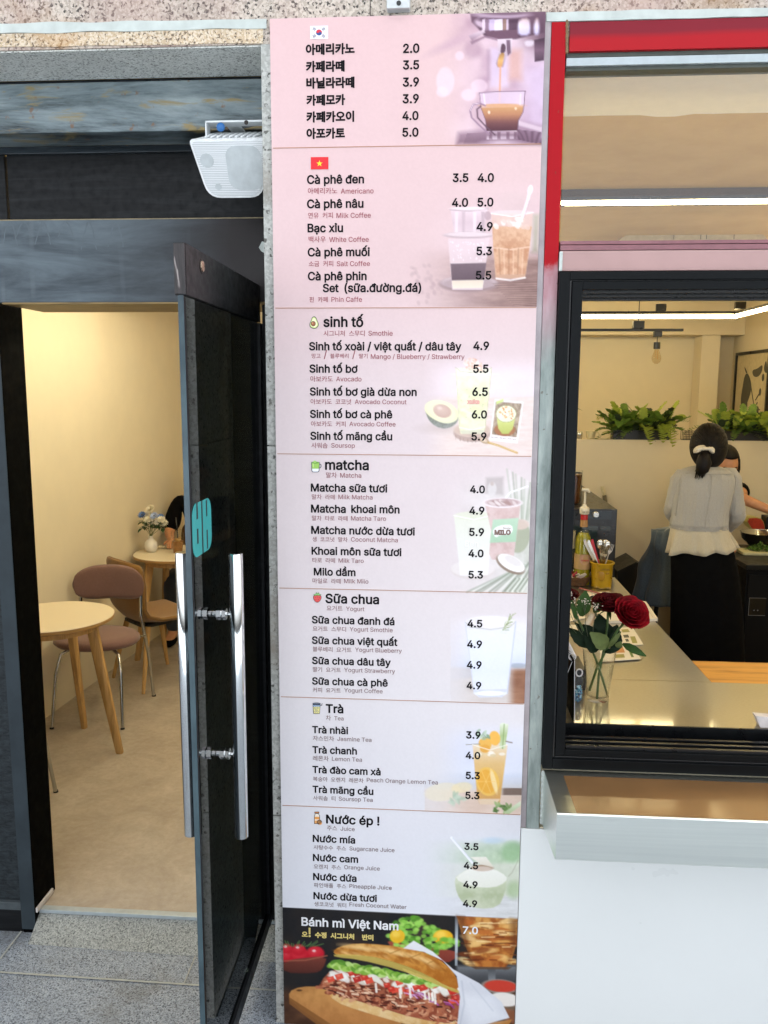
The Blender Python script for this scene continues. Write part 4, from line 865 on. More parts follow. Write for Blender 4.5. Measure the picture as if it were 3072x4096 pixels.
for k in range(26):
    t = rngs.rand(); x = 380+t*760; y = 385+t*130+rngs.rand()*80; c = ('c93226', 'e0503c', 'b3261f')[k % 3]; s_ = 18+rngs.rand()*12; a_ = rngs.rand()
    PO(8, [(x-s_, y-s_*.4), (x+s_*.6, y-s_*.8), (x+s_, y+s_*.3), (x-s_*.5, y+s_*.8)], c, .95, 3); EL(8, x-4, y-6, 8, 5, 'f08a72', .7, 4)
for k in range(16): t = rngs.rand(); x = 800+t*330; y = 500+t*90+rngs.rand()*40; LI(8, [(x, y), (x+30, y+6), (x+46, y+22)], 8, ('8e3a7a', 'b768a4', 'd7a9cc')[k % 3], .9, 3)
for k in range(64):
    t = k/64; x = 400+t*610; y = 362+t*120+rngs.rand()*36-14; EL(8, x, y, 30, 15, ('7fae3c', 'a7cf62', '5f9430', 'c3df88')[k % 4], .9, 4, -20+rngs.rand()*60)
for k in range(18): t = rngs.rand(); x = 800+t*330; y = 395+t*120; LI(8, [(x, y), (x+60, y+34)], 9, ('e3e0b4', 'f0eed2', 'cfd28f')[k % 3], .85, 3)
PO(8, [(405, 300), (440, 270), (540, 250), (700, 258), (840, 280), (960, 310), (1060, 370), (1120, 440), (1140, 520), (1060, 500), (960, 440), (800, 370), (600, 320), (430, 322)], ('dca65a', 'cd8c3a', 'a9651f'), .98, 4, 1, (40, 'a45c18', .6))
PO(8, [(410, 312), (600, 318), (800, 368), (960, 438), (1060, 498), (1140, 520), (1130, 545), (960, 470), (780, 400), (560, 345), (415, 330)], ('cdb45a', 'b9a24a'), .9, 5, 1)
for k in range(70):
    t = rngs.rand(); x = 430+t*680; y = 268+.00030*(x-430)**2*.9+rngs.rand()*42; EL(8, x, y, 8+rngs.rand()*22, 4+rngs.rand()*6, ('9a5a1c', 'b9742a', 'efc684', '8a4c14')[k % 4], .45, 6, 12+t*28)
for k in range(9): x = 640+rngs.rand()*430; y = 430+(x-400)*.16+rngs.rand()*30; LI(8, [(x, y), (x+4, y+34+rngs.rand()*26)], 13, 'f4f0e6', .9, 4)
for q in ((560, 275, 100, 14, 8), (760, 300, 90, 14, 14), (940, 350, 70, 13, 28)): EL(8, *q[:4], 'f3cf8e', .75, 12, q[4])
for k in range(3): LI(8, [(735+k*110, 310+k*28), (800+k*110, 285+k*26)], 6, '9c6526', .6, 5)
PO(8, [(812, 280), (872, 235), (985, 300), (1100, 400), (1250, 480), (1380, 590), (1425, 680), (1300, 716), (1120, 760), (1140, 560), (1120, 440), (1040, 350), (930, 300)], ('e6e6ea', 'd6d8df', 'cfd2da'), .98, 4)
PO(8, [(1140, 540), (1300, 560), (1400, 680), (1200, 740)], 'e9ebef', .6, 40); LI(8, [(1150, 470), (1165, 600), (1135, 740)], 6, 'b3b8c2', .7, 8); LI(8, [(1200, 480), (1330, 640)], 5, 'bcc1cb', .6, 8)
IMG += ((vnoise(PX, PY, 6, 7)-.5)*.012)[..., None]
np.clip(IMG, 0, 1, out=IMG)
# the print as one mesh, its colours stored on the vertices
me = bpy.data.meshes.new('print')
base = Vector(wl(mb)); co = np.stack([GX-base.x, np.full_like(GX, .0006)-base.y, GZ-base.z], -1).reshape(-1, 3)
ii = np.arange(NU*NV).reshape(NV, NU); q4 = np.stack([ii[:-1, :-1], ii[1:, :-1], ii[1:, 1:], ii[:-1, 1:]], -1).reshape(-1, 4)
me.vertices.add(NU*NV); me.vertices.foreach_set('co', co.ravel().astype(np.float32))
me.loops.add(q4.size); me.loops.foreach_set('vertex_index', q4.ravel().astype(np.int32))
me.polygons.add(len(q4)); me.polygons.foreach_set('loop_start', np.arange(0, q4.size, 4, dtype=np.int32)); me.polygons.foreach_set('loop_total', np.full(len(q4), 4, dtype=np.int32))
me.update(calc_edges=True)
lin = np.where(IMG <= .04045, IMG/12.92, ((IMG+.055)/1.055)**2.4)
at_ = me.color_attributes.new('print', 'FLOAT_COLOR', 'POINT'); at_.data.foreach_set('color', np.concatenate([lin.reshape(-1, 3), np.ones((NU*NV, 1))], 1).ravel().astype(np.float32))
pb = NB('printed_film'); an = pb.n.new('ShaderNodeAttribute'); an.attribute_name = 'print'; pb.set(col=an.outputs['Color'], rough=.42, spec=.22)
me.materials.append(pb.m); po = bpy.data.objects.new('print', me); COL.objects.link(po); po.parent = mb

# --- lettering: glyph outlines filled piece by piece -------------------------
def load_font(n):
    try: return bpy.data.fonts.load(os.path.join(bpy.utils.system_resource('DATAFILES'), 'fonts', n))
    except Exception: return None
FONTS = {'L': load_font('Inter.woff2'), 'K': load_font('Noto Sans CJK Regular.woff2')}
def fk(ch): return 'K' if ord(ch) > 0x1100 and not 0x1E00 <= ord(ch) <= 0x20FF else 'L'
LINES = []
def T_(s, body, x0, x1, y, style): LINES.append((s, body, x0, x1, y, style))
def rows(s, txt):
    for ln in txt.strip().split('\n'):
        body, x0, x1, y, stl = [q.strip() for q in ln.split('|')]; T_(s, body.replace('_', ' '), float(x0), float(x1), float(y), stl)
rows(1, '''아메리카노|250|532|276|K
카페라떼|250|474|375|K
바닐라라떼|253|531|470|K
카페모카|253|477|568|K
카페카오이|253|529|665|K
아포카토|254|476|760|K
2.0|811|905|262|B
3.5|810|904|357|B
3.9|809|903|456|B
3.9|808|902|552|B
4.0|807|900|649|B
5.0|807|900|745|B''')
rows(2, '''Cà phê đen|257|586|224|B
아메리카노|262|431|284|k
Americano|452|641|281|s
Cà phê nâu|257|583|364|B
연유 커피|263|406|424|k
Milk Coffee|427|625|421|s
Bạc xỉu|260|465|503|B
백사우|266|365|563|k
White Coffee|385|613|560|s
Cà phê muối|261|619|642|B
소금 커피|267|408|702|k
Salt Coffee|429|620|699|s
Cà phê phin|262|601|780|B
Set|348|440|848|B
(sữa.đường.đá)|473|916|848|B
핀 카페|271|377|908|k
Phin Caffe|398|574|905|s
3.5|1097|1188|213|B
4.0|1241|1335|213|B
4.0|1093|1186|356|B
5.0|1240|1332|354|B
4.9|1234|1328|495|B
5.3|1234|1324|635|B
5.5|1230|1320|775|B''')
rows(3, '''sinh tố|351|583|125|B
시그니처 스무디|352|590|180|k
Smothie|611|751|177|s
Sinh tố xoài / việt quất / dâu tây|269|1148|260|B
망고 / 블루베리 / 딸기|284|606|312|k
Mango / Blueberry / Strawberry|625|1166|311|s
Sinh tố bơ|271|549|389|B
아보카도|276|406|443|k
Avocado|425|571|440|s
Sinh tố bơ già dừa non|273|890|521|B
아보카도 코코넛|278|512|573|k
Avocado Coconut|533|831|571|s
Sinh tố bơ cà phê|274|749|650|B
아보카도 커피|280|480|701|k
Avocado Coffee|501|768|699|s
Sinh tố mãng cầu|276|749|776|B
사워솝|282|376|826|k
Soursop|397|533|823|s
4.9|1216|1307|258|B
5.5|1215|1304|390|B
6.5|1210|1300|523|B
6.0|1207|1295|653|B
5.9|1205|1292|780|B''')
rows(4, '''matcha|361|614|112|B
말차|367|429|161|k
Matcha|448|570|159|s
Matcha sữa tươi|279|720|238|B
말차 라떼|285|418|285|k
Milk Matcha|438|635|283|s
Matcha|280|481|359|B
khoai môn|512|791|361|B
말차 타로 라떼|286|491|407|k
Matcha Taro|511|713|406|s
Matcha nước dừa tươi|281|879|482|B
생 코코넛 말차|288|491|528|k
Coconut Matcha|511|781|528|s
Khoai môn sữa tươi|283|802|602|B
타로 라떼|288|419|650|k
Milk Taro|439|584|649|s
Milo dầm|296|537|722|B
마일로 라떼|289|452|769|k
Milk Milo|471|611|768|s
4.0|1197|1283|247|B
4.9|1193|1280|370|B
5.9|1192|1278|494|B
4.0|1188|1275|616|B
5.3|1188|1272|739|B''')
rows(5, '''Sữa chua|363|673|117|B
요거트|370|462|163|k
Yogurt|482|588|163|s
Sữa chua đanh đá|285|762|234|B
요거트 스무디|290|482|280|k
Yogurt Smothie|503|751|281|s
Sữa chua việt quất|285|779|352|B
블루베리 요거트|290|514|398|k
Yogurt Blueberry|534|804|399|s
Sữa chua dâu tây|286|741|469|B
딸기 요거트|291|452|515|k
Yogurt Strawberry|471|765|516|s
Sữa chua cà phê|286|723|587|B
커피 요거트|290|452|633|k
Yogurt Coffee|471|693|633|s
4.5|1182|1268|256|B
4.9|1180|1266|375|B
4.9|1178|1264|494|B
4.9|1177|1262|613|B''')
rows(6, '''Trà|365|467|101|B
차|366|395|146|k
Tea|414|468|145|s
Trà nhài|287|494|218|B
자스민차|291|413|263|k
Jasmine Tea|432|629|264|s
Trà chanh|288|545|334|B
레몬차|291|382|379|k
Lemon Tea|401|574|379|s
Trà đào cam xả|288|682|448|B
복숭아 오렌지 레몬차|292|583|497|k
Peach Orange Lemon Tea|602|1012|501|s
Trà mãng cầu|289|640|562|B
사워솝 티|292|421|607|k
Soursop Tea|440|636|609|s
3.9|1174|1258|249|B
4.0|1172|1256|366|B
5.3|1172|1254|482|B
5.3|1170|1252|597|B''')
rows(7, '''Nước ép !|367|675|133|B
주스|372|431|175|k
Juice|450|532|176|s
Nước mía|290|535|240|B
사탕수수 주스|295|482|285|k
Sugarcane Juice|502|762|290|s
Nước cam|291|552|350|B
오렌지 주스|296|453|396|k
Orange Juice|472|677|398|s
Nước dứa|292|543|460|B
파인애플 주스|297|483|503|k
Pineapple Juice|502|746|507|s
Nước dừa tươi|294|660|570|B
생코코넛 워터|299|483|612|k
Fresh Coconut Water|502|831|613|s
3.5|1164|1246|285|B
4.5|1161|1244|395|B
4.9|1158|1241|505|B
4.9|1156|1238|614|B''')
rows(8, '''Bánh mì Việt Nam|225|785|146|W
오! 수정 시그니처_ 반미|227|640|214|Y
7.0|1155|1243|192|W''')
rows('B', '''xuka|688|878|864|x
Dậu ngậy - Mát lành - Thơm ngon!|1050|1415|1365|h''')
rows(4, '''MILO|1338|1432|488|m
Nestlé|1388|1432|456|n
Ben|1168|1245|556|b''')
EXTRA = '배달의민족TOSCHIVNMLEO0123456789WARO'
def cvt(chs):
    """outlines of every character used: {char: ([(outer, [holes])], advance)}"""
    out = {}; obs = []
    for ch in chs:
        c = bpy.data.curves.new('glyph', 'FONT'); c.body = ch+'|'; c.resolution_u = 3
        if FONTS[fk(ch)]: c.font = FONTS[fk(ch)]
        o = bpy.data.objects.new('glyph', c); COL.objects.link(o); o.select_set(True); obs.append((ch, o))
    bpy.context.view_layer.objects.active = obs[0][1]
    bpy.ops.object.convert(target='CURVE')
    bar = {}
    for ch, o in obs:
        pol = []
        for sp_ in o.data.splines:
            P = []; bp_ = sp_.bezier_points; n = len(bp_)
            for i in range(n):
                a, b = bp_[i], bp_[(i+1) % n]; p0, p1, p2, p3 = a.co, a.handle_right, b.handle_left, b.co
                straight = (p1-p0).length < 1e-6 and (p3-p2).length < 1e-6 or abs((p1-p0).cross(p3-p0).z)+abs((p2-p0).cross(p3-p0).z) < 1e-7
                for k in range(1 if straight else 4):
                    t = k/4; q = p0*(1-t)**3+p1*3*t*(1-t)**2+p2*3*t*t*(1-t)+p3*t**3; P.append((q.x, q.y))
            P = [p for k, p in enumerate(P) if math.dist(p, P[k-1]) > 1e-5]
            if len(P) > 2: pol.append(P)
        out[ch] = pol
    for ch, o in obs:
        c = o.data; bpy.data.objects.remove(o); bpy.data.curves.remove(c)
    def area(P): return sum(P[i-1][0]*P[i][1]-P[i][0]*P[i-1][1] for i in range(len(P)))/2
    res = {}
    for ch, pol in out.items():
        # the trailing bar is the contour farthest right: its place gives the advance
        pol = sorted(pol, key=lambda P: min(p[0] for p in P)); barp = pol[-1]; pol = pol[:-1]; adv = min(p[0] for p in barp)
        res[ch] = (pol, adv)
    b0 = res[' '][1] if ' ' in res else 0
    return res, area
used = sorted(set(''.join(l[1] for l in LINES)+EXTRA+' '))
GL, _area = cvt(used)
# the bar's own left bearing, per font
def bearing(font):
    c = bpy.data.curves.new('g', 'FONT'); c.body = '||'; c.resolution_u = 1
    if font: c.font = font
    o = bpy.data.objects.new('g', c); COL.objects.link(o); bpy.ops.object.select_all(action='DESELECT'); o.select_set(True); bpy.context.view_layer.objects.active = o
    bpy.ops.object.convert(target='CURVE'); xs = sorted(min(b.co.x for b in s_.bezier_points) for s_ in o.data.splines); c = o.data; bpy.data.objects.remove(o); bpy.data.curves.remove(c)
    return xs[0]
BEAR = {k: bearing(f) for k, f in FONTS.items()}
def offs(P, b):
    n = len(P); o = []
    for i in range(n):
        p0, p1, p2 = P[i-1], P[i], P[(i+1) % n]
        d1 = Vector((p1[0]-p0[0], p1[1]-p0[1])).normalized(); d2 = Vector((p2[0]-p1[0], p2[1]-p1[1])).normalized()
        n1 = Vector((d1.y, -d1.x)); n2 = Vector((d2.y, -d2.x)); m_ = n1+n2; L_ = m_.length_squared
        m_ = m_*(2/L_) if L_ > .5 else (n1 if L_ < 1e-6 else m_.normalized()*1.6)
        o.append((p1[0]+m_.x*b, p1[1]+m_.y*b))
    return o
GC = {}
def glyph(ch, bold):
    k = (ch, bold)
    if k in GC: return GC[k]
    pol, adv = GL[ch]; adv -= BEAR[fk(ch)]
    vs, fs, zs = [], [], []
    if pol:
        big = max(pol, key=lambda P: abs(_area(P))); sg = 1 if _area(big) > 0 else -1
        loops = [offs(P, bold*sg) if bold else P for P in pol]
        co_, ed_ = [], []
        for l_ in loops: o_ = len(co_); n_ = len(l_); co_ += [Vector(p) for p in l_]; ed_ += [(o_+i, o_+(i+1) % n_) for i in range(n_)]
        cv, _, cf = delaunay_2d_cdt(co_, ed_, [], 0, 1e-6)[:3]
        def wind(p):
            w_ = 0
            for P in loops:
                for i in range(len(P)):
                    (ax_, ay_), (bx_, by_) = P[i-1], P[i]
                    if (ay_ > p[1]) != (by_ > p[1]) and p[0] < (bx_-ax_)*(p[1]-ay_)/(by_-ay_)+ax_: w_ += 1 if by_ > ay_ else -1
            return w_
        vs = [(p.x, p.y) for p in cv]; zs = [0]*len(vs)
        for t in cf:
            c_ = sum((cv[i] for i in t), Vector((0, 0)))/len(t)
            if wind(c_) != 0: fs.append(list(t))
    GC[k] = (vs, fs, zs, adv); return GC[k]
STY = {'B': (.023, 0), 'K': (.015, 0), 's': (.004, 1), 'k': (.002, 1), 'W': (.022, 2), 'Y': (.016, 3), 'x': (.06, 4), 'h': (0, 5), 'm': (.05, 6), 'n': (0, 6), 'b': (.0, 7)}
def layout(body, bold, track=0):
    x = 0; vs, fs, zs = [], [], []
    for ch in body:
        g_ = glyph(ch, bold); o_ = len(vs); vs += [(p[0]+x, p[1]) for p in g_[0]]; zs += g_[2]; fs += [[a+o_ for a in f] for f in g_[1]]; x += g_[3]+track
    return vs, fs, zs
LETM = [pm('ink_black', '0e0b0f', .6, var=.03, spec=.12), None, pm('ink_white', 'e6e6e8', .5, var=.02), pm('ink_yellow', 'dcc878', .5, var=.02), pm('ink_coral', 'dfa79a', .5, var=.02), pm('ink_script', '6d6160', .5, var=.02), pm('ink_brown', '7b6156', .5, var=.02), pm('ink_pale', 'f0eeee', .5, var=.02)]
sm = NB('ink_small'); sm.set(col=sm.ramp(sm.math('MULTIPLY', sm.xyz(2), 1/2.9), [(.0, srgb('6b5c5f')), (.35, srgb('7d6463')), (.6, srgb('8d5358')), (.75, srgb('93434d')), (1, srgb('93434d'))]), rough=.5); LETM[1] = sm.m
SMB = {}
for s, body, x0, x1, y, stl in LINES:
    bold, mi = STY[stl]
    vs, fs, zs = layout(body, bold)
    a = bp(s, x0, y); b = bp(s, x1, y+(x1-x0)*0); ux = [p[0] for p in vs]; uy = [p[1] for p in vs]
    sc_ = (b.x-a.x)/(max(ux)-min(ux)); yb = min(uy) if stl in 'KkY' else 0; mnx = min(ux)
    tilt = {'h': -.085, 'm': .02}.get(stl, 0)
    key = 'price_lettering' if body.replace('.', '').isdigit() else {0: 'item_lettering', 1: 'translation_lettering', 2: 'item_lettering', 3: 'translation_lettering'}.get(mi, 'picture_lettering')
    m = SMB.setdefault((s, key), MB())
    m.add([(a.x+(p[0]-mnx)*sc_, -.0004-.00003*zs[i]-(.0002 if key == 'price_lettering' else 0), a.z+(p[1]-yb)*sc_+tilt*(p[0]-mnx)*sc_) for i, p in enumerate(vs)], fs, mi)
for k, m in SMB.items():
    us = sorted(set(m.mi)); mp = {u: i for i, u in enumerate(us)}; m.mi = [mp[i] for i in m.mi]
    m.build(k[1], [LETM[u] for u in us], mb)
# --- dividing lines, flags and little icons, flat prints a hair above the film --
BRL = pm('ink_copper', 'a97a5c', .5, var=.03)
for s, ya, yb in DIVS:
    z = bp(s, 700, (ya+yb)/2).z; MB().box(BX0+.004, BX1-.002, -.0004, .0004, z-.0008, z+.0010).build('divider_line', BRL, mb)
IC = {}
def ink(c):
    if c not in IC: IC[c] = pm('ink_'+c, c, .5, var=.02)
    return IC[c]
class Icon:
    def __init__(s, fr): s.fr = fr; s.m = MB(); s.c = []; s.l = 0
    def poly(s, pts, c, sm=0):
        if sm: pts = smooth(pts, sm)
        if c not in s.c: s.c.append(c)
        s.l += 1; n = len(pts); P = [bp(s.fr, *p, -.0005-.00012*s.l) for p in pts]
        s.m.add(P, [list(t) for t in tessellate_polygon([[Vector((p.x, p.z, 0)) for p in P]])], s.c.index(c)); return s
    def circ(s, x, y, rx, ry, c, rot=0, n=24):
        return s.poly([(x+rx*math.cos(a)*math.cos(rot)-ry*math.sin(a)*math.sin(rot), y+rx*math.cos(a)*math.sin(rot)+ry*math.sin(a)*math.cos(rot)) for a in [2*math.pi*k/n for k in range(n)]], c)
    def line(s, pts, w_, c):
        for (ax_, ay_), (bx_, by_) in zip(pts[:-1], pts[1:]):
            l_ = math.hypot(bx_-ax_, by_-ay_); nx_, ny_ = -(by_-ay_)/l_*w_/2, (bx_-ax_)/l_*w_/2
            s.poly([(ax_+nx_, ay_+ny_), (bx_+nx_, by_+ny_), (bx_-nx_, by_-ny_), (ax_-nx_, ay_-ny_)], c)
        return s
    def done(s, name): return s.m.build(name, [ink(c) for c in s.c], mb)
i = Icon(1); i.poly([(275, 107), (378, 105), (379, 181), (276, 182)], 'e9e6f2')
cx_, cy_, r_ = 326, 144, 17.5; an = -.55
def arc(a0, a1, n=14): return [(cx_+r_*math.cos(a0+(a1-a0)*k/n), cy_+r_*math.sin(a0+(a1-a0)*k/n)) for k in range(n+1)]
i.circ(cx_, cy_, r_, r_, '2a4a86'); i.poly(arc(math.pi+.6, 2*math.pi+.6), 'c9263c')
i.circ(cx_-r_/2*math.cos(.6), cy_-r_/2*math.sin(.6), r_/2, r_/2, 'c9263c'); i.circ(cx_+r_/2*math.cos(.6), cy_+r_/2*math.sin(.6), r_/2, r_/2, '2a4a86')
for qx, qy, sg in ((299, 124, 1), (352, 124, -1), (299, 164, -1), (352, 164, 1)):
    for k in (-1, 0, 1):
        ax_ = qx+k*5.4; ay_ = qy+k*3.4*sg; i.line([(ax_-4.5, ay_+7.5*sg), (ax_+4.5, ay_-7.5*sg)], 2.7, '22222a')
i.done('korean_flag')
i = Icon(2); i.poly([(279, 70), (380, 69), (380, 140), (279, 141)], 'd6121f')
i.poly([(329+(19 if k % 2 == 0 else 7.4)*math.sin(math.pi*k/5), 107-(19 if k % 2 == 0 else 7.4)*math.cos(math.pi*k/5)) for k in range(10)], 'f2d21c'); i.done('vietnamese_flag')
i = Icon(3); av = [(297, 64), (310, 72), (316, 90), (325, 108), (322, 126), (306, 137), (288, 136), (272, 126), (271, 108), (279, 92), (285, 72)]
i.poly(av, '32402c', 1).poly([(297+(x-297)*.86, 103+(y-103)*.89) for x, y in av], 'c9d98e', 1).poly([(297+(x-297)*.68, 104+(y-104)*.72) for x, y in av], 'eff0bd', 1).circ(293, 108, 14, 15, '3b2a22').circ(293, 108, 11.5, 12.5, 'a0603a').circ(289, 104, 4, 4, 'd99c70'); i.done('avocado_icon')
i = Icon(4); i.line([(326, 82), (336, 82), (339, 92), (334, 103), (326, 104)], 4, '39424a').poly([(281, 70), (330, 70), (328, 122), (320, 128), (290, 128), (283, 122)], '39424a').poly([(284, 73), (327, 73), (325, 108), (286, 108)], '9cc95a').poly([(286, 108), (325, 108), (324, 120), (318, 125), (292, 125), (287, 120)], 'eef0f6').circ(305, 73, 22, 6, '6aa53a').circ(302, 68, 9, 6, 'a9d46e').poly([(290, 78), (296, 78), (296, 100), (291, 100)], 'c3e28f'); i.done('matcha_icon')
i = Icon(5); sbp = [(316, 120), (297, 105), (291, 85), (297, 72), (316, 68), (335, 72), (342, 85), (336, 104)]
i.poly(sbp, '5a2a2c', 2).poly([(316+(x-316)*.88, 93+(y-93)*.88) for x, y in sbp], 'e2504f', 2)
for x, y in ((304, 86), (316, 84), (328, 88), (308, 100), (322, 100), (316, 110)): i.circ(x, y, 1.7, 2.4, '5a2026', n=8)
i.poly([(316, 74), (303, 78), (293, 70), (306, 66), (311, 56), (317, 63), (325, 57), (328, 66), (340, 70), (329, 77)], '4e7d3c').poly([(316, 71), (305, 74), (298, 70), (308, 67), (313, 60), (317, 66), (324, 61), (326, 68), (334, 70), (327, 74)], '8fcb7e'); i.done('strawberry_icon')
i = Icon(6); i.line([(332, 60), (341, 58), (345, 48)], 2.5, '2c3440').line([(336, 62), (345, 58)], 2, '2c3440').poly([(289, 47), (335, 47), (330, 109), (294, 109)], '2c3440').poly([(292, 58), (332, 58), (328, 106), (297, 106)], 'e8df92').poly([(292, 58), (332, 58), (331, 68), (293, 68)], '9cb7dc').circ(312, 49, 22, 4.5, '3d4656').circ(312, 49, 18, 2.6, '6d7684')
for x, y in ((303, 78), (318, 76), (310, 86), (305, 96), (318, 95), (300, 66), (313, 64), (324, 64)): i.circ(x, y, 4.6, 4.6, '2c3440', n=12).circ(x, y, 3.1, 3.1, 'eae6b8' if y > 70 else 'c9dcf0', n=12)
i.done('tea_icon')
i = Icon(7); i.poly([(300, 68), (327, 68), (327, 76), (324, 80), (331, 90), (331, 138), (298, 138), (298, 90), (304, 80), (300, 76)], '3b3634').poly([(303, 71), (324, 71), (324, 75), (303, 75)], 'e08a3c').poly([(306, 80), (322, 80), (328, 92), (328, 135), (301, 135), (301, 92)], 'f2e6d6').poly([(301, 97), (328, 97), (328, 112), (301, 112)], 'e8a04e').poly([(301, 118), (328, 118), (328, 135), (301, 135)], 'eaa860').circ(328, 128, 15, 14, '3b3634').circ(334, 134, 9, 9, 'e8a04e').circ(327, 127, 12, 11, '8a5a34').circ(327, 127, 8, 7, 'd9a05c')
for k in range(6): i.line([(327, 127), (327+9*math.cos(k*1.05), 127+8*math.sin(k*1.05))], 1.6, '4a3020')
i.done('juice_icon')
# words on other things
def words(body, bold, origin, ux_, uz_, width, mat, name, parent, back=0.0, local=False):
    vs, fs, zs = layout(body, bold); xs = [p[0] for p in vs]; sc_ = width/(max(xs)-min(xs)); nrm = Vector(ux_).cross(Vector(uz_)).normalized()
    m = MB(); m.add([Vector(origin)+Vector(ux_)*((p[0]-min(xs))*sc_)+Vector(uz_)*(p[1]*sc_)+nrm*(.00004*zs[i]) for i, p in enumerate(vs)], fs)
    return m.build(name, mat, parent, local=local)
stx = bpy.data.objects['sticker']
words('배달의민족', .02, (x1-W_*.62, .0078, zb2+H_*.545), (-1, 0, 0), (0, 0, 1), -W_*0+W_*.34, pm('sticker_ink', '0f2a2b', .5), 'sticker_lettering', stx, local=True)
# ================================================================== light strips (lit): one over the kitchen, one added unseen on the left
zl = 2.43
def strip_loop(P4, label, wires, led=None, sc=(1, 1, 1, 1)):
    lp = thing('light_strip', label, 'lamp', ((P4[0][0]+P4[1][0])/2, (P4[0][1]+P4[2][1])/2, 2.43), 0, 'light strips under the ceiling')
    m, d_ = MB(), MB()
    for k in range(4):
        if sc[k] == 0: continue
        a, b = Vector((*P4[k], zl)), Vector((*P4[(k+1) % 4], zl)); t = (b-a).normalized(); n = Vector((-t.y, t.x, 0)); up = Vector((0, 0, 1))
        for mm, w_, z0, z1 in ((m, .019, .012, .034), (d_, .016, -.014, .0118)):
            q = []; w_, z0, z1 = w_*sc[k], z0*sc[k], z1*sc[k]
            for e, s_ in ((a, 1), (b, -1)):
                for sx, z in ((-1, z0), (1, z0), (1, z1), (-1, z1)): q.append(e+n*(w_*sx)+t*(w_*sx*s_)+up*z)
            mm.add(q, [(0, 1, 2, 3), (7, 6, 5, 4), (0, 4, 5, 1), (1, 5, 6, 2), (2, 6, 7, 3), (3, 7, 4, 0)])
    m.build('profile', WFRAME2, lp); d_.build('diffuser', led or LED, lp)
    for x, y in wires: MB().tube([(x, y, zl+.03), (x, y, 2.749)], .0022, 6).build('hanging_wire', pm('wire_pale', 'c9c2ae', .5), lp)
    return lp
strip_loop([(-1.65, 1.1), (-.35, 1.1), (-.35, 3.1), (-1.65, 3.1)], 'added unseen rectangular light strip lighting the left room', ((-1.65, 2.2), (-.35, 2.2)), LED_ADDED)  # lamp added out of view to light the left room
lp = strip_loop([(.335, .185), (2.06, .185), (2.06, 3.84), (.335, 3.84)], 'black framed rectangular light strip glowing warm white above the kitchen', ((1.52, 3.84), (2.02, 3.84), (.9, 3.84), (2.06, 2.0)), LED, (.42, .8, 1, 0))
for x, y in ((1.54, 3.84), (2.04, 3.70), (.9, 3.84)): MB().cbox(x-.035, x+.035, y-.016, y+.016, zl+.036, zl+.085, .003).build('driver_box', WFRAME2, lp)
tk = thing('track_light', 'black track rail with one hanging clear bulb behind the serving window', 'lamp', (1.3, 3.2, 2.29))
MB().cbox(.2, aY(2732, 1320, 3.2).x, 3.185, 3.215, 2.281, 2.297, .002).build('track', WFRAME2, tk)
bx = aY(2627, 1400, 3.2)
m = MB().cbox(bx.x-.025, bx.x+.025, 3.18, 3.22, aY(2627, 1348, 3.2).z, 2.2805, .003); m.build('adapter', WFRAME2, tk)
m = MB().cbox(aY(2553, 1310, 3.2).x-.035, aY(2553, 1310, 3.2).x+.035, 3.18, 3.22, 2.2975, 2.345, .003).tube([(aY(2553, 1310, 3.2).x, 3.2, 2.345), (aY(2553, 1310, 3.2).x, 3.2, 2.749)], .003, 6); m.build('hanger', WFRAME2, tk)
m = MB().tube([(bx.x, 3.2, aY(2627, 1348, 3.2).z), (bx.x, 3.2, aY(2627, 1372, 3.2).z)], .0025, 6).tube([(bx.x, 3.2, aY(2627, 1369, 3.2).z), (bx.x, 3.2, aY(2627, 1396, 3.2).z)], .021, 14); m.build('bulb_socket', WFRAME2, tk)
zb0 = aY(2627, 1396, 3.2).z
MB().lathe([(.014, 0), (.017, -.015), (.028, -.045), (.03, -.06), (.024, -.082), (.010, -.093), (0, -.094)], (bx.x, 3.2, zb0), 18).build('bulb', glassy('bulb_glass', (.9, .85, .75), 1.45), tk, smooth=True)
MB().tube([(bx.x-.006, 3.2, zb0-.01), (bx.x-.008, 3.2, zb0-.06), (bx.x+.002, 3.2, zb0-.05), (bx.x+.008, 3.2, zb0-.065), (bx.x+.006, 3.2, zb0-.01)], .0012, 5).build('filament', pm('filament_gold', 'c99a4a', .3, .8), tk)
# ceiling cassette seen through the transom
cs = thing('ceiling_unit', 'pale ceiling unit with slotted covers behind the transom glass', 'ceiling unit', (1.2, 2.6, 2.6))
zc0 = aY(2700, 955, 2.5).z
xl, xr = aY(2490, 940, 2.5).x, aY(3062, 940, 2.5).x; zc1 = aY(2700, 905, 2.5).z
CASM = pm('unit_pale', 'b7ab8c', .5)
MB().prism([(xl-.03, zc0-.03), (xr+.03, zc0-.03), (xr, zc0+.01), (xr-.1, zc1), (xl+.12, zc1), (xl, zc0+.01)], lambda u, v, w_: (u, 2.5+w_, v), .25).build('housing', CASM, cs)
m = MB()
for a, b in ((2695, 2805), (2826, 2938)):
    x0_, x1_ = aY(a, 930, 2.5).x, aY(b, 930, 2.5).x; zt_, zb_2 = aY(2750, 925, 2.5).z, aY(2750, 958, 2.5).z
    for q in ((x0_, x0_+.003, zb_2, zt_), (x1_-.003, x1_, zb_2, zt_), (x0_, x1_, zt_-.003, zt_)): m.box(q[0], q[1], 2.4975, 2.4995, q[2], q[3])
m.build('cover_outline', pm('unit_slot', '4a4232', .7), cs)
m = MB()
for x in (xl+.25, xr-.25): MB().tube([(x, 2.6, zc1), (x, 2.6, 2.749)], .004, 6).build('hanger', CASM, cs)

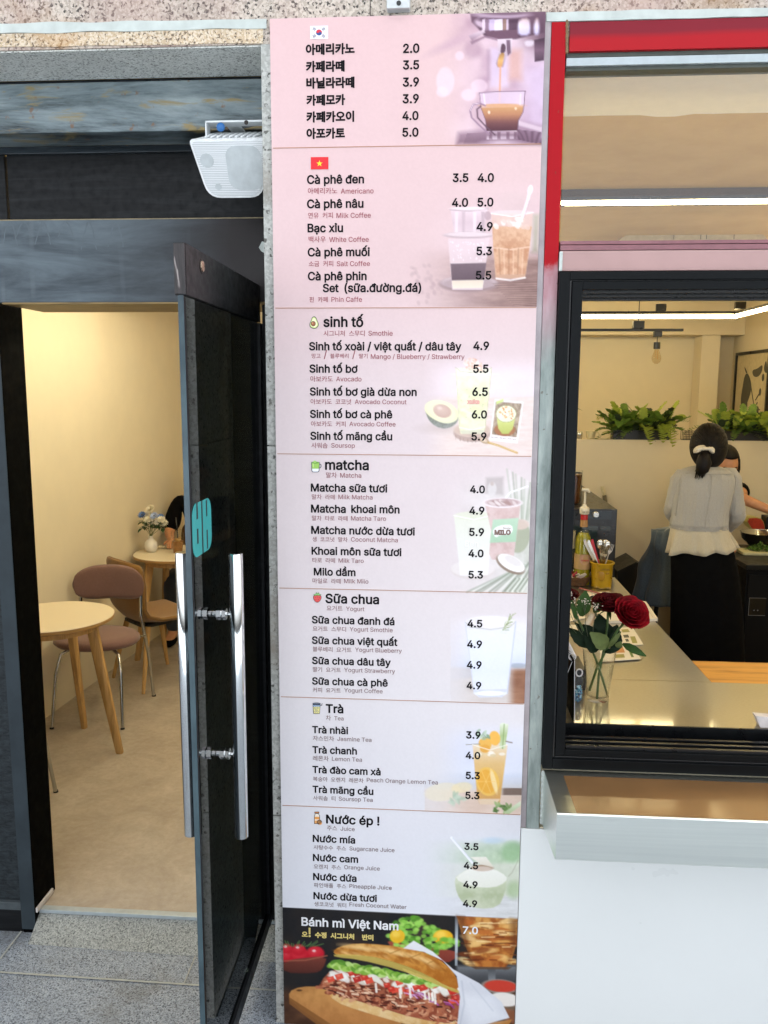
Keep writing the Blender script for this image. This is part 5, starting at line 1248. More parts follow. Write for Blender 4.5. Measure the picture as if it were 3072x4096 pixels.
# ================================================================== left room: tables, chairs, guest
def wall_x(y): return -2.38+(.28/4.78)*(y-.42)
def table(loc, rot, label):
    t = thing('cafe_table', label, 'table', loc, R(rot), 'round cafe tables')
    r = .30
    MB().lathe([(0, .7418), (r-.003, .7418), (r-.0005, .7400), (r, .738)], (0, 0, 0), 56).build('laminate', TTOP, t, smooth=True, local=True, autosmooth=35)
    MB().lathe([(r, .7378), (r-.001, .722), (r-.012, .716), (0, .716)], (0, 0, 0), 56).build('table_top', WOODE, t, smooth=True, local=True, autosmooth=35)
    MB().lathe([(.225, .7158), (.225, .675), (.207, .675), (.207, .7158)], (0, 0, 0), 40).build('apron', WOODL, t, smooth=True, local=True, autosmooth=40)
    for k in range(4):
        a = R(90*k); u = Vector((math.cos(a), math.sin(a), 0)); v = Vector((-u.y, u.x, 0)); p0, p1 = u*.195, u*.315
        m = MB(); q = []
        for p, z, w_ in ((p1, 0, .016), (p1, .004, .018), (p0*.6+p1*.4, .42, .025), (p0, .7155, .027)):
            q += [p+u*(sx*w_)+v*(sy*w_*.8)+Vector((0, 0, z)) for sx, sy in ((-1, -.6), (-.6, -1), (.6, -1), (1, -.6), (1, .6), (.6, 1), (-.6, 1), (-1, .6))]
        m.add(q, [list(range(8))[::-1], list(range(24, 32))]+[(i*8+j, i*8+(j+1) % 8, i*8+8+(j+1) % 8, i*8+8+j) for i in range(3) for j in range(8)])
        m.build('leg', WOODL, t, local=True, smooth=True, autosmooth=40)
    return t
table((-1.985, 1.70, 0), 2, 'empty round cream table with wooden legs just inside the doorway')
table((-1.885, 3.39, 0), 40, 'round cream table carrying a flower vase and an iced coffee')
def fabric(name, col, sc=220):
    b = NB(name); n = b.noise(sc, 4, .7); n2 = b.noise(9, 4)
    c = b.ramp(n, [(.3, tuple(x*.72 for x in srgb(col))), (.7, tuple(min(1, x*1.2) for x in srgb(col)))])
    c = b.mix(b.ramp(n2, [(.35, (.22,)*3), (.65, (0, 0, 0))]), c, tuple(x*.7 for x in srgb(col)))
    b.set(col=c, rough=.9, sheen=.25); b.bump(n, .25, .001); MATS[name] = b.m; return b.m
PINKF = fabric('dusty_pink_fabric', '785a52'); MUST = fabric('mustard_fabric', '85602a'); MUSTB = fabric('mustard_back_fabric', '7f5f33')
# padded chair with chrome legs (local +y is the way the sitter faces)
def pad_chair(loc, rz, label, seat, back=True):
    t = thing('padded_chair', label, 'chair', loc, rz, 'padded chairs with chrome legs')
    def egg(th): r_ = 1+.10*math.sin(th); return Vector((.245*math.cos(th)*(1+.06*math.sin(th)), .205*math.sin(th)+.01, 0))
    m = MB(); rings = []
    for s_, z in ((.80, .432), (.94, .436), (1.0, .452), (.985, .470), (.92, .482), (.7, .488), (.3, .490), (.02, .490)): rings.append([egg(2*math.pi*k/40)*s_+Vector((0, 0, z)) for k in range(40)])
    m.add([p for r_ in rings for p in r_], [(i*40+k, i*40+(k+1) % 40, i*40+40+(k+1) % 40, i*40+40+k) for i in range(len(rings)-1) for k in range(40)]+[list(range(40))[::-1]])
    m.build('seat', seat, t, smooth=True, local=True, autosmooth=60)
    m = MB()
    def bk_(u, v, side):
        hw = .218; x = u*hw; prof = (1-abs(u)**3.2)**.5 if abs(u) < 1 else 0
        z = .742+v*(.098 if v > 0 else .115)*prof-(.03*(u*u))*(1 if v < 0 else .3); return Vector((x, -.265+.055*u*u+side*.016*(1-(u**4))*(1-v**4)**.5, z))
    for side in (1, -1): m.grid(lambda a, b: bk_(a*2-1, b*2-1, side), 31, 13)
    m.build('backrest', seat, t, smooth=True, local=True)
    for sx in (-1, 1):
        m = MB().tube([(sx*.235, -.265, 0), (sx*.215, -.245, .30), (sx*.19, -.225, .50), (sx*.185, -.225, .55), (sx*.182, -.268, .76)], .0105, 12).tube([(sx*.207, -.238, .40), (sx*.13, -.10, .428)], .008, 10)
        m.build('leg', CHROME2, t, smooth=True, local=True, autosmooth=60)
        m = MB().tube([(sx*.20, .245, 0), (sx*.185, .19, .30), (sx*.165, .155, .405), (sx*.12, .12, .428)], .0095, 12); m.build('leg', CHROME2, t, smooth=True, local=True, autosmooth=60)
        m = MB().tube([(sx*.236, -.267, 0.0), (sx*.2355, -.2655, .008)], .0125, 12).tube([(sx*.2005, .2465, 0.0), (sx*.20, .245, .008)], .0115, 12); m.build('foot_cap', pm('rubber_black', '17171a', .6), t, local=True)
    return t
pad_chair((-1.99, 2.245, 0), R(184), 'dusty pink padded chair with chrome legs behind the near table', PINKF)
pad_chair((-2.00, 1.02, 0), R(2), 'cream padded chair at the left edge of the doorway, only one chrome leg showing', pm('cream_vinyl', 'd6cdb9', .5))
def shell_chair(loc, rz, label):
    t = thing('shell_chair', label, 'chair', loc, rz, 'mustard shell chairs')
    prof = [(.23, .425), (.20, .452), (.08, .445), (-.06, .432), (-.15, .445), (-.20, .50), (-.225, .60), (-.245, .725), (-.255, .815), (-.252, .845)]
    def f(u, v):
        k = v*(len(prof)-1); i = min(int(k), len(prof)-2); fr_ = k-i; y = prof[i][0]*(1-fr_)+prof[i+1][0]*fr_; z = prof[i][1]*(1-fr_)+prof[i+1][1]*fr_
        s_ = u*2-1; hw = .235-.03*max(0, v-.55)/.45-.035*max(0, .12-v)/.12; up = abs(s_)**2.6
        bend = min(1, max(0, (v-.18)/.3)); flat_ = 1-min(1, max(0, (v-.45)/.3))
        c = -(1-math.sqrt(max(0, 1-(abs(s_)**3)*.35)))*.0
        edge = (1-.10*max(0, (v-.86)/.14)*abs(s_)**2)
        return Vector((s_*hw*edge, y+.075*up*(1-flat_), z+.06*up*flat_*bend-.035*(abs(s_)**3)*max(0, (v-.8)/.2)))
    MB().grid(f, 25, 37).build('shell', MUST, t, smooth=True, local=True, solid=.028, sub=1)
    m = MB().tube([f(0, v/30)+Vector((0, 0, 0)) for v in range(31)], .005, 6).tube([f(1, v/30) for v in range(31)], .005, 6).tube([f(u/20, 1) for u in range(21)], .005, 6).tube([f(u/20, 0) for u in range(21)], .005, 6)
    m.build('piping', MUSTB, t, smooth=True, local=True)
    MB().cbox(-.13, .13, -.14, .14, .395, .418, .004).build('seat_frame', WFRAME2, t, local=True)
    for sx in (-1, 1):
        for sy in (-1, 1): MB().tube([(sx*.205, sy*.20, 0), (sx*.165, sy*.15, .25), (sx*.135, sy*.115, .405)], [.011, .016, .019], 14).build('leg', WOODL, t, smooth=True, local=True, autosmooth=60)
    return t
shell_chair((-1.87, 2.84, 0), R(-42), 'mustard upholstered shell chair on wooden legs between the pink chair and the vase table')
shell_chair((-1.87, 3.98, 0), R(180), 'mustard shell chair under the seated guest beyond the vase table')

# vase of flowers and iced coffee on the far table
v0 = aZ(605, 2207, .742)
vz = thing('flower_vase', 'round white vase of white and blue flowers on the far table', 'vase', v0)
MB().lathe([(0, .0005), (.03, .0005), (.043, .02), (.047, .045), (.042, .07), (.026, .087), (.016, .095), (.0155, .112), (.0195, .118), (.016, .117), (.013, .11), (.012, .095), (0, .09)], v0, 32).build('vase_body', pm('white_ceramic', 'd6d2c8', .5, var=.02), vz, smooth=True)
GREEN = pm('flower_leaf_green', '2f4a26', .55, var=.3, scale=60); STEMG = pm('stem_green', '6d7a48', .6, var=.2)
def leaf(m, base, dirv, L_, W_, droop=.3, n=6, up=Vector((0, 0, 1))):
    d = Vector(dirv).normalized(); s_ = d.cross(up); s_ = s_.normalized() if s_.length > .05 else Vector((1, 0, 0)); nn = s_.cross(d); vs = []
    for i in range(n+1):
        t = i/n; w_ = W_*math.sin(math.pi*min(1, t*.92+.06))**.8*(1-.35*t); c = Vector(base)+d*(L_*t)-Vector((0, 0, 1))*(droop*L_*t*t); vs += [c-s_*w_+nn*w_*.25, c, c+s_*w_+nn*w_*.25]
    m.add(vs, [(3*i+j, 3*i+j+1, 3*i+j+4, 3*i+j+3) for i in range(n) for j in range(2)])
rg = random.Random(11)
sm_, lf_ = MB(), MB()
FLW = [(602, 2036, .042, 'w'), (582, 2062, .032, 'w2'), (645, 2078, .034, 'w'), (600, 2084, .034, 'w2'), (568, 2060, .034, 'b'), (617, 2064, .036, 'lb'), (642, 2068, .032, 'b2'), (590, 2078, .034, 'w'), (630, 2088, .032, 'w2'), (657, 2092, .032, 'w'), (570, 2088, .020, 'w'), (608, 2095, .016, 'w2')]
top = v0+Vector((0, 0, .115)); heads = []
for px_, py_, r_, kd in FLW:
    h_ = aY(px_, py_, v0.y+rg.uniform(-.05, .05)); heads.append((h_, r_, kd)); mid = (top+h_)/2+Vector((0, 0, -.01)); sm_.tube([v0+Vector((0, 0, .08)), top+Vector((rg.uniform(-.008, .008), rg.uniform(-.008, .008), 0)), mid, h_], .0016, 5)
for k in range(80):
    c = aY(rg.uniform(565, 655), rg.uniform(2082, 2115), v0.y+rg.uniform(-.06, .06)); a = rg.uniform(0, 6.28); leaf(lf_, c, (math.cos(a), math.sin(a), rg.uniform(-.4, .5)), rg.uniform(.03, .055), rg.uniform(.010, .016))
sm_.build('stems', STEMG, vz); lf_.build('leaves', GREEN, vz)
FC = {'w': pm('petal_cream', 'd9d3bd', .6), 'w2': pm('petal_white', 'd6d3c8', .6), 'b': pm('petal_blue', '3f5f96', .6), 'b2': pm('petal_mid_blue', '5a7ab0', .6), 'lb': pm('petal_pale_blue', '9aabcf', .6)}
FCC = pm('flower_eye', '4a3f3a', .7)
for h_, r_, kd in heads:
    m = MB(); tl_ = Vector((rg.uniform(-.4, .4), -.75, .75)).normalized(); Q = tl_.to_track_quat('Z', 'Y').to_matrix()
    lay = 4 if kd[0] == 'w' else 2
    for l_ in range(lay):
        for k in range(13-l_*2):
            a = 2*math.pi*k/(13-l_*2)+l_*.3; e = .25+.42*l_; dv = Q @ Vector((math.cos(a), math.sin(a), e)); leaf(m, h_, dv, r_*(1-.15*l_), r_*.22, .1, 4, Q @ Vector((0, 0, 1)))
    f_ = m.build('flower', FC[kd], vz)
    if kd[0] != 'w': MB().ell(h_+tl_*.004, .006, .006, .004, 10, 6).build('flower_eye', FCC, f_, smooth=True)
c0 = aZ(712, 2212, .742)
cp = thing('iced_coffee', 'clear plastic cup of iced coffee with dome lid and black straw on the far table', 'cup', c0)
MB().lathe([(0, .001), (.032, .001), (.033, .01), (.045, .125), (.047, .127), (.045, .127)], c0, 26).build('cup', CUPG, cp, smooth=True)
MB().lathe([(0, .004), (.0305, .004), (.0405, .09), (0, .091)], c0, 26).build('coffee', pm('milk_coffee', '8a5f30', .3, var=.25, scale=40), cp, smooth=True, autosmooth=50)
m = MB(); rg2 = random.Random(4)
for k in range(9): a = rg2.uniform(0, 6.28); r_ = rg2.uniform(0, .026); x_, y_ = c0.x+r_*math.cos(a), c0.y+r_*math.sin(a); m.cbox(x_-.010, x_+.010, y_-.010, y_+.010, c0.z+.091, c0.z+.108, .003)
m.build('ice', pm('coffee_ice', 'b8935a', .2), cp)
MB().lathe([(.047, .1275), (.047, .133), (.042, .15), (.03, .168), (.013, .175), (.013, .177)], c0, 26).build('lid', CUPG, cp, smooth=True)
MB().tube([c0+Vector((.004, 0, .03)), c0+Vector((0, 0, .176)), c0+Vector((-.007, 0, .255))], .004, 10).build('straw', pm('straw_black', '111114', .4), cp, smooth=True)
nk = MB()
def crumple(c, r, seed, hh=.012, n=14):
    m = MB(); m.grid(lambda u, v: Vector((c[0]+(u-.5)*2*r+.006*mnoise.noise(Vector((u*5, v*5, seed))), c[1]+(v-.5)*1.6*r+.006*mnoise.noise(Vector((u*5, v*5, seed+9))), c[2]+.003+hh*abs(mnoise.noise(Vector((u*4, v*4, seed+3))))*1.6)), n, n); return m
ck = aZ(648, 2192, .742)
tag(crumple(ck, .03, 2, .016).build('napkin', pm('napkin_cream', 'd3c6a6', .9), solid=.001), 'crumpled pale napkin beside the white vase', 'napkin')

# ------------------------------------------------------------------ people
SKIN = NB('skin'); _b = SKIN; _n = _b.noise(30, 4); _b.set(col=_b.ramp(_n, [(.3, srgb('b07a55')), (.7, srgb('c08a64'))]), rough=.5, sss=.0); SKIN = _b.m
HAIR = NB('dark_hair'); _b = HAIR; _n = _b.noise(90, 4, .6, _b.co((1, 1, .12))); _b.set(col=_b.ramp(_n, [(.3, srgb('060404')), (.7, srgb('130d0b'))]), rough=.6, spec=.22); _b.bump(_n, .5, .002); HAIR = _b.m
BLKC = pm('black_cotton', '050506', .95, spec=.1); DENIM = fabric('worn_denim', '55636f', 160); DARKD = fabric('dark_denim', '23272f', 160)
def cloth_mat(name, col):
    b = NB(name); n = b.noise(340, 3, .7, b.co((1, 1, .35))); n2 = b.noise(18, 5, .6, b.co((1, 1, .3)))
    c = srgb(col); b.set(col=b.ramp(n, [(.3, tuple(x*.86 for x in c)), (.7, c)]), rough=.9, sheen=.15); b.bump(b.math('ADD', b.math('MULTIPLY', n, .08), n2), .7, .022); MATS[name] = b.m; return b.m
CARDI = cloth_mat('grey_knit', 'a6a39b'); BLOUS = cloth_mat('cream_blouse', 'bcb39c')
def loft(rings, n=36, fold=None):
    """rings: (x,y,z,rx,ry,yaw); fold(angle,i) scales the radius"""
    m = MB(); vs = []
    for i, (x, y, z, rx, ry, yw) in enumerate(rings):
        for k in range(n):
            a = 2*math.pi*k/n; s_ = fold(a, i) if fold else 1; p = Vector((rx*s_*math.cos(a), ry*s_*math.sin(a), 0)); p.rotate(Euler((0, 0, yw))); vs.append(Vector((x, y, z))+p)
    m.add(vs, [(i*n+k, i*n+(k+1) % n, i*n+n+(k+1) % n, i*n+n+k) for i in range(len(rings)-1) for k in range(n)]); return m
def hand(J, B, pre, w, d, side, r=.0085):
    """palm, four fingers and a thumb as connected joints reaching along d from wrist joint `w`"""
    W = Vector(J[w][:3]); d = Vector(d).normalized(); s_ = d.cross(Vector((0, 0, 1))).normalized()*side; dn = Vector((0, 0, -1))
    J[pre+'palm'] = (*(W+d*.055), .024, .014); B.append((w, pre+'palm'))
    for k, (o, l_) in enumerate(((-.026, .066), (-.009, .076), (.009, .072), (.026, .056))):
        b0 = W+d*.09+s_*o; J[f'{pre}k{k}'] = (*b0, r+.001); J[f'{pre}m{k}'] = (*(b0+d*l_*.5+dn*.010), r); J[f'{pre}t{k}'] = (*(b0+d*l_*.85+dn*.030), r*.85)
        B += [(pre+'palm', f'{pre}k{k}'), (f'{pre}k{k}', f'{pre}m{k}'), (f'{pre}m{k}', f'{pre}t{k}')]
    J[pre+'th0'] = (*(W+d*.035-s_*.036), r+.002); J[pre+'th1'] = (*(W+d*.075-s_*.052+dn*.012), r); B += [(pre+'palm', pre+'th0'), (pre+'th0', pre+'th1')]
def head(parent, c, yaw, tilt, skin, s=1.0, face=True):
    """head with brow, nose, mouth, ears and eyes; local -y is where it looks before yaw"""
    M = Matrix.Rotation(yaw, 3, 'Z') @ Matrix.Rotation(tilt, 3, 'X')
    def f(p):
        q = p.copy()
        if q.z < 0: q.x *= 1-.30*(-q.z/.115)**1.5; q.y = q.y*(1-.18*(-q.z/.115))-.012*(-q.z/.115)
        if q.y < 0:
            if abs(q.x) < .016 and -.05 < q.z < .012: q.y -= .020*(1-abs(q.x)/.016)*min(1, (.012-q.z)/.05)
            if abs(abs(q.x)-.031) < .016 and abs(q.z-.004) < .014: q.y += .006
            if abs(q.x) < .024 and abs(q.z+.064) < .007: q.y -= .004
        return q*s
    h = MB().ell(c, .074, .094, .115, 40, 32, M, f).build('head', skin, parent, smooth=True)
    P = lambda x, y, z: Vector(c)+M @ (Vector((x, y, z))*s)
    m = MB()
    for sx in (-1, 1): m.ell(P(sx*.074, .008, -.008), .010*s, .020*s, .030*s, 10, 8, M)
    m.build('ears', skin, h, smooth=True)
    m = MB().mat(0)
    for sx in (-1, 1): m.mat(0).ell(P(sx*.031, -.076, .004), .012*s, .006*s, .006*s, 12, 8, M).mat(1).ell(P(sx*.031, -.0805, .004), .005*s, .003*s, .005*s, 10, 6, M)
    m.build('eyes', [pm('eye_white', 'd6d0c8', .3), pm('eye_dark', '1c120e', .2)], h, smooth=True)
    m = MB()
    for sx in (-1, 1): m.tube([P(sx*.016, -.086, .020), P(sx*.032, -.086, .025), P(sx*.046, -.074, .020)], .003*s, 6)
    m.build('brows', HAIR, h, smooth=True)
    MB().tube([P(-.022, -.084, -.064), P(0, -.0925, -.062), P(.022, -.084, -.064)], [.002*s, .005*s, .002*s], 8).build('lips', pm('lip_tone', '9a5a4c', .45), h, smooth=True)
    return h, P, M

# guest seated at the far table, facing the street
gx_, gy_ = -1.86, 3.98
g3 = thing('person', 'seated person in a black T-shirt at the far table, partly hidden by the glass door', 'person', (gx_, gy_, 0))
J = {'pelvis': (gx_, gy_+.02, .50, .13, .10), 'waist': (gx_, gy_+.01, .68, .12, .09), 'chest': (gx_, gy_-.02, .90, .14, .10), 'neck0': (gx_, gy_-.01, 1.08, .05), 'neck': (gx_, gy_-.02, 1.14, .045)}
B = [('pelvis', 'waist'), ('waist', 'chest'), ('chest', 'neck0'), ('neck0', 'neck')]
for s_, nm in ((-1, 'r'), (1, 'l')):
    J[nm+'sh'] = (gx_+s_*.185, gy_-.01, 1.05, .062); J[nm+'el'] = (gx_+s_*.235, gy_-.12, .80, .042); J[nm+'wr'] = (gx_+s_*.14, gy_-.36, .785, .026)
    J[nm+'hip'] = (gx_+s_*.09, gy_-.08, .50, .085); J[nm+'kn'] = (gx_+s_*.12, gy_-.42, .50, .06); J[nm+'an'] = (gx_+s_*.13, gy_-.40, .09, .04); J[nm+'toe'] = (gx_+s_*.14, gy_-.54, .045, .035)
    B += [('chest', nm+'sh'), (nm+'sh', nm+'el'), (nm+'el', nm+'wr'), ('pelvis', nm+'hip'), (nm+'hip', nm+'kn'), (nm+'kn', nm+'an'), (nm+'an', nm+'toe')]
    hand(J, B, nm, nm+'wr', (-s_*.35, -1, -.02), s_)
skin_body('body', J, B, SKIN, g3)
sh = {k: (*J[k][:3], J[k][3]*1.13+.012, (J[k][4] if len(J[k]) > 4 else J[k][3])*1.13+.012) for k in ('pelvis', 'waist', 'chest', 'rsh', 'lsh')}
sh['neck0'] = (gx_, gy_-.01, 1.055, .072); sb_ = [('pelvis', 'waist'), ('waist', 'chest'), ('chest', 'neck0'), ('chest', 'rsh'), ('chest', 'lsh')]
for s_, nm in ((-1, 'r'), (1, 'l')): sh[nm+'slv'] = (gx_+s_*.236, gy_-.115, .80, .066); sb_.append((nm+'sh', nm+'slv'))
skin_body('t_shirt', sh, sb_, BLKC, g3)
tr = {k: (*J[k][:3], J[k][3]*1.14+.01, (J[k][4] if len(J[k]) > 4 else J[k][3])*1.14+.01) for k in ('pelvis', 'rhip', 'lhip', 'rkn', 'lkn', 'ran', 'lan')}
skin_body('trousers', tr, [('pelvis', 'rhip'), ('pelvis', 'lhip'), ('rhip', 'rkn'), ('lhip', 'lkn'), ('rkn', 'ran'), ('lkn', 'lan')], DARKD, g3)
skin_body('shoes', {'a': (gx_-.13, gy_-.39, .05, .045), 'b': (gx_-.14, gy_-.55, .042, .04)}, [('a', 'b')], BLKC, g3); skin_body('shoes', {'a': (gx_+.13, gy_-.39, .05, .045), 'b': (gx_+.14, gy_-.55, .042, .04)}, [('a', 'b')], BLKC, g3)
hd, P, M = head(g3, (gx_, gy_-.05, 1.255), R(8), R(10), SKIN)
MB().ell(P(0, .014, .022), .083, .098, .106, 28, 18, M, lambda p: Vector((p.x, p.y, p.z if p.z > -.03 else -.03+(p.z+.03)*.5)) if p.y > -.03 else Vector((p.x, max(p.y, -.085), max(p.z, .052)))).build('hair', HAIR, g3, smooth=True)
# ================================================================== kitchen behind the serving window
CZ = .90
ct = thing('kitchen_counter', 'brushed steel counter running from the serving window back to the black oven', 'counter', (.9, .5, 0))
MB().cbox(.345, 2.6, .128, .529, CZ-.04, CZ, .003).build('front_slab', STEELTOP, ct)
MB().cbox(.255, .950, .530, 3.46, CZ-.04, CZ-.001, .003).build('side_slab', STEELTOP, ct)
MB().box(.27, .935, .545, 3.45, 0, CZ-.041).build('cabinet', pm('cabinet_dark', '0b0a08', .6, spec=.1), ct)
ob = tag(MB().cbox(.957, 1.62, .545, .80, CZ-.05, CZ-.012, .006).box(.99, 1.03, .56, .6, 0, CZ-.051).box(1.55, 1.59, .56, .6, 0, CZ-.051).box(.99, 1.03, .74, .78, 0, CZ-.051).box(1.55, 1.59, .74, .78, 0, CZ-.051).build('wooden_table', WOODB), 'honey coloured wooden table top beside the steel counter', 'table')
hw = tag(MB().box(.255, 2.449, 3.50, 3.62, 0, 1.57).build('half_wall', CREAM), 'cream half wall behind the kitchen carrying the fern planters', 'wall')
pil = tag(MB().cbox(2.12, 2.27, 4.78, 4.99, 0, 2.359, .004).build('pilaster', CREAM), 'cream pilaster in the corner behind the framed picture', 'pilaster')

# planters with ferns on the half wall
FERN = pm('fern_green', '5f7c28', .6, var=.4, scale=50); FERNL = pm('fern_light', '9fae40', .6, var=.25, scale=50); FERND = pm('fern_dark', '26361a', .6, var=.3, scale=50)
def frond(m, base, dv, L_, W_, droop, n=15, rg=random):
    d = Vector(dv).normalized(); s_ = d.cross(Vector((0, 0, 1)))
    s_ = s_.normalized() if s_.length > .05 else Vector((1, 0, 0)); pts = [Vector(base)+d*(L_*i/n)-Vector((0, 0, 1))*droop*L_*(i/n)**2 for i in range(n+1)]
    m.tube(pts, [.0022*(1-.8*i/n)+.0004 for i in range(n+1)], 4, cap=False)
    for i in range(2, n+1):
        t = i/n; l_ = W_*math.sin(math.pi*min(1, .12+.85*(1-t)))**.7*(1 if t < .95 else .6); w_ = L_/n*.62
        for sg in (-1, 1):
            dd = (s_*sg*.9+d*.45+Vector((0, 0, rg.uniform(-.25, .1)))).normalized(); p = pts[i]; q = p+dd*l_; a = d*w_
            m.add([p-a, p+a, q+a*.25, p+dd*l_*.5+a*1.1, p+dd*l_*.5-a*.9], [(0, 4, 2, 3, 1)])
def planter(x0, x1, label, seed, nf):
    rg = random.Random(seed); t = thing('fern_planter', label, 'planter', ((x0+x1)/2, 3.56, 1.57), 0, 'fern planters on the half wall')
    MB().box(x0, x1, 3.512, 3.518, 1.5705, 1.635).box(x0, x1, 3.602, 3.608, 1.5705, 1.635).box(x0, x0+.006, 3.5185, 3.6015, 1.5705, 1.635).box(x1-.006, x1, 3.5185, 3.6015, 1.5705, 1.635).box(x0, x1, 3.5185, 3.6015, 1.5705, 1.576).build('trough', pm('planter_black', '0d0e10', .4), t)
    MB().grid(lambda u, v: Vector((x0+.007+u*(x1-x0-.014), 3.519+v*.082, 1.622+.012*mnoise.noise(Vector((u*14, v*4, seed))))), 24, 5).build('soil', pm('moss_soil', '3a2c18', .95, var=.4, scale=120, bump=.5), t)
    for nm, mt, cnt, L0, L1, W_ in (('fern', FERN, nf, .16, .32, .046), ('light_fern', FERNL, nf//2, .16, .33, .046), ('dark_fern', FERND, nf//2, .12, .26, .042)):
        m = MB()
        for k in range(cnt):
            a = rg.uniform(0, 6.28); e = rg.uniform(.2, 2.6); b = (rg.uniform(x0+.02, x1-.02), rg.uniform(3.53, 3.59), 1.62); L_ = rg.uniform(L0, L1); frond(m, b, (math.cos(a)*.9, math.sin(a)*.55, e), L_, W_*rg.uniform(.7, 1.1), rg.uniform(.2, .75), 16, rg)
        m.build(nm, mt, t)
    m = MB()
    for k in range(7):
        b = (rg.uniform(x0+.02, x1-.02), 3.55, 1.63); a = rg.uniform(0, 6.28); leaf(m, b, (math.cos(a), math.sin(a)*.5-.3, rg.uniform(.3, 1.8)), rg.uniform(.10, .22), rg.uniform(.026, .046), .4)
    m.build('broad_leaves', pm('broad_leaf_green', '2f4d22', .4, var=.3, scale=30), t)
    m = MB()
    for k in range(3 if seed == 1 else 4):
        b = (rg.uniform(x0+.25*(x1-x0), x1-.05), 3.512, 1.64); frond(m, b, (rg.uniform(-.3, .5), -.6, .7), rg.uniform(.18, .26), .05, 1.15, 18, rg)
    m.build('trailing_frond', FERNL, t)
    return t
pa0, pa1 = aY(2452, 1750, 3.515).x, aY(2682, 1750, 3.515).x
planter(pa0, pa1, 'black trough of ferns left of the standing woman, on the half wall', 1, 70)
planter(aY(2868, 1750, 3.515).x, 2.435, 'black trough of ferns right of the standing woman, under the picture', 2, 70)
# pale palm leaf hanging, broad leaf at the window edge
m = MB(); leaf(m, aY(2262, 1630, 3.55), (1, -.1, .15), .12, .034, .35, 8); leaf(m, aY(2262, 1640, 3.56), (.8, .1, .5), .09, .03, .3, 8)
pb_ = aY(2262, 1755, 3.56); fp = thing('leafy_plant', 'broad green leaf showing at the left edge of the serving window', 'plant', (pb_.x-.02, 3.56, 1.57))
m.build('leaves', pm('glossy_leaf', '3c6a24', .35, var=.2), fp); MB().tube([(pb_.x-.02, 3.56, 1.63), (pb_.x-.015, 3.56, 1.72), aY(2262, 1635, 3.555)], .004, 6).build('stem', STEMG, fp); MB().lathe([(0, .001), (.036, .001), (.046, .075), (.042, .075), (.04, .068), (0, .066)], (pb_.x-.02, 3.56, 1.57), 24).build('pot', pm('pot_white', 'c9c3b3', .5), fp, smooth=True, autosmooth=50)
cpp = aY(2362, 1757, 3.555)
cu = thing('tea_cup', 'small cream cup with a handle on the half wall', 'cup', (cpp.x, 3.555, 1.5702))
MB().lathe([(0, .001), (.022, .001), (.026, .006), (.036, .05), (.038, .056), (.035, .055), (.024, .01), (0, .008)], (cpp.x, 3.555, 1.5702), 28).build('cup', pm('cup_cream', 'c9c09a', .35), cu, smooth=True, autosmooth=60)
MB().tube([(cpp.x+.034+.022*math.sin(t), 3.555, 1.5702+.032+.018*math.cos(t)) for t in np.linspace(.1, 3.0, 10)], .0035, 8).build('handle', MATS['cup_cream'], cu, smooth=True)
c2 = aY(2318, 1757, 3.55); shk = thing('salt_shaker', 'tiny steel topped shaker beside the cream cup', 'shaker', (c2.x, 3.55, 1.5702))
MB().lathe([(0, .001), (.017, .001), (.018, .03), (0, .0305)], (c2.x, 3.55, 1.5702), 20).build('jar', pm('shaker_glass', '8a8470', .2), shk, smooth=True, autosmooth=50); MB().lathe([(.0182, .031), (.0182, .044), (.012, .05), (0, .051)], (c2.x, 3.55, 1.5702), 20).build('lid', CHROME2, shk, smooth=True, autosmooth=50)
c3 = aY(2752, 1757, 3.55); bs = MB(); x0_ = c3.x-.04
for k in range(9): bs.box(x0_+k*.01, x0_+k*.01+.003, 3.52, 3.523, 1.5702, 1.635); bs.box(x0_+k*.01, x0_+k*.01+.003, 3.59, 3.593, 1.5702, 1.635)
for k in range(6): bs.box(x0_, x0_+.083, 3.5235, 3.525, 1.5705+k*.012, 1.5735+k*.012)
bs.box(x0_, x0_+.083, 3.526, 3.5895, 1.5705, 1.574); tag(bs.build('wire_basket', pm('basket_black', '141414', .5)), 'small black lattice basket between the planter and the standing woman', 'basket')
# framed botanical picture on the right wall
XPW = 2.448
pc = [aX(2955, 1412, XPW), aX(2955, 1690, XPW)]; yL = pc[0].y; zT_, zB_ = pc[0].z, 1.62
pf_ = thing('framed_picture', 'black framed botanical print of leaves on the kitchen side wall', 'picture', (XPW, yL-.35, (zT_+zB_)/2))
wd2 = .72
MB().box(XPW-.025, XPW-.002, yL-wd2, yL, zT_-.022, zT_).box(XPW-.025, XPW-.002, yL-wd2, yL, zB_, zB_+.022).box(XPW-.025, XPW-.002, yL-.022, yL, zB_+.0225, zT_-.0225).box(XPW-.025, XPW-.002, yL-wd2, yL-wd2+.022, zB_+.0225, zT_-.0225).build('frame', WFRAME2, pf_)
MB().box(XPW-.012, XPW-.003, yL-wd2+.0225, yL-.0225, zB_+.023, zT_-.023).build('print_sheet', pm('print_paper', 'bdb08c', .7), pf_)
def onp(py_, pz_): return Vector((XPW-.0135, py_, pz_))
m = MB()
def lp_(pts): m.add([aX(x, y, XPW-.0132) for x, y in smooth(pts, 2)], [list(range(len(smooth(pts, 2))))])
lp_([(2978, 1500), (2992, 1490), (3006, 1530), (3004, 1570), (2986, 1620), (2965, 1660), (2962, 1600), (2970, 1550)]); lp_([(3008, 1480), (3030, 1475), (3052, 1455), (3048, 1490), (3030, 1510), (3012, 1505)]); lp_([(2976, 1460), (2982, 1492), (2992, 1494)]); lp_([(3052, 1480), (3066, 1430), (3070, 1500)])
m.build('leaf_print', pm('print_grey', '4c4a40', .7), pf_)
m = MB()
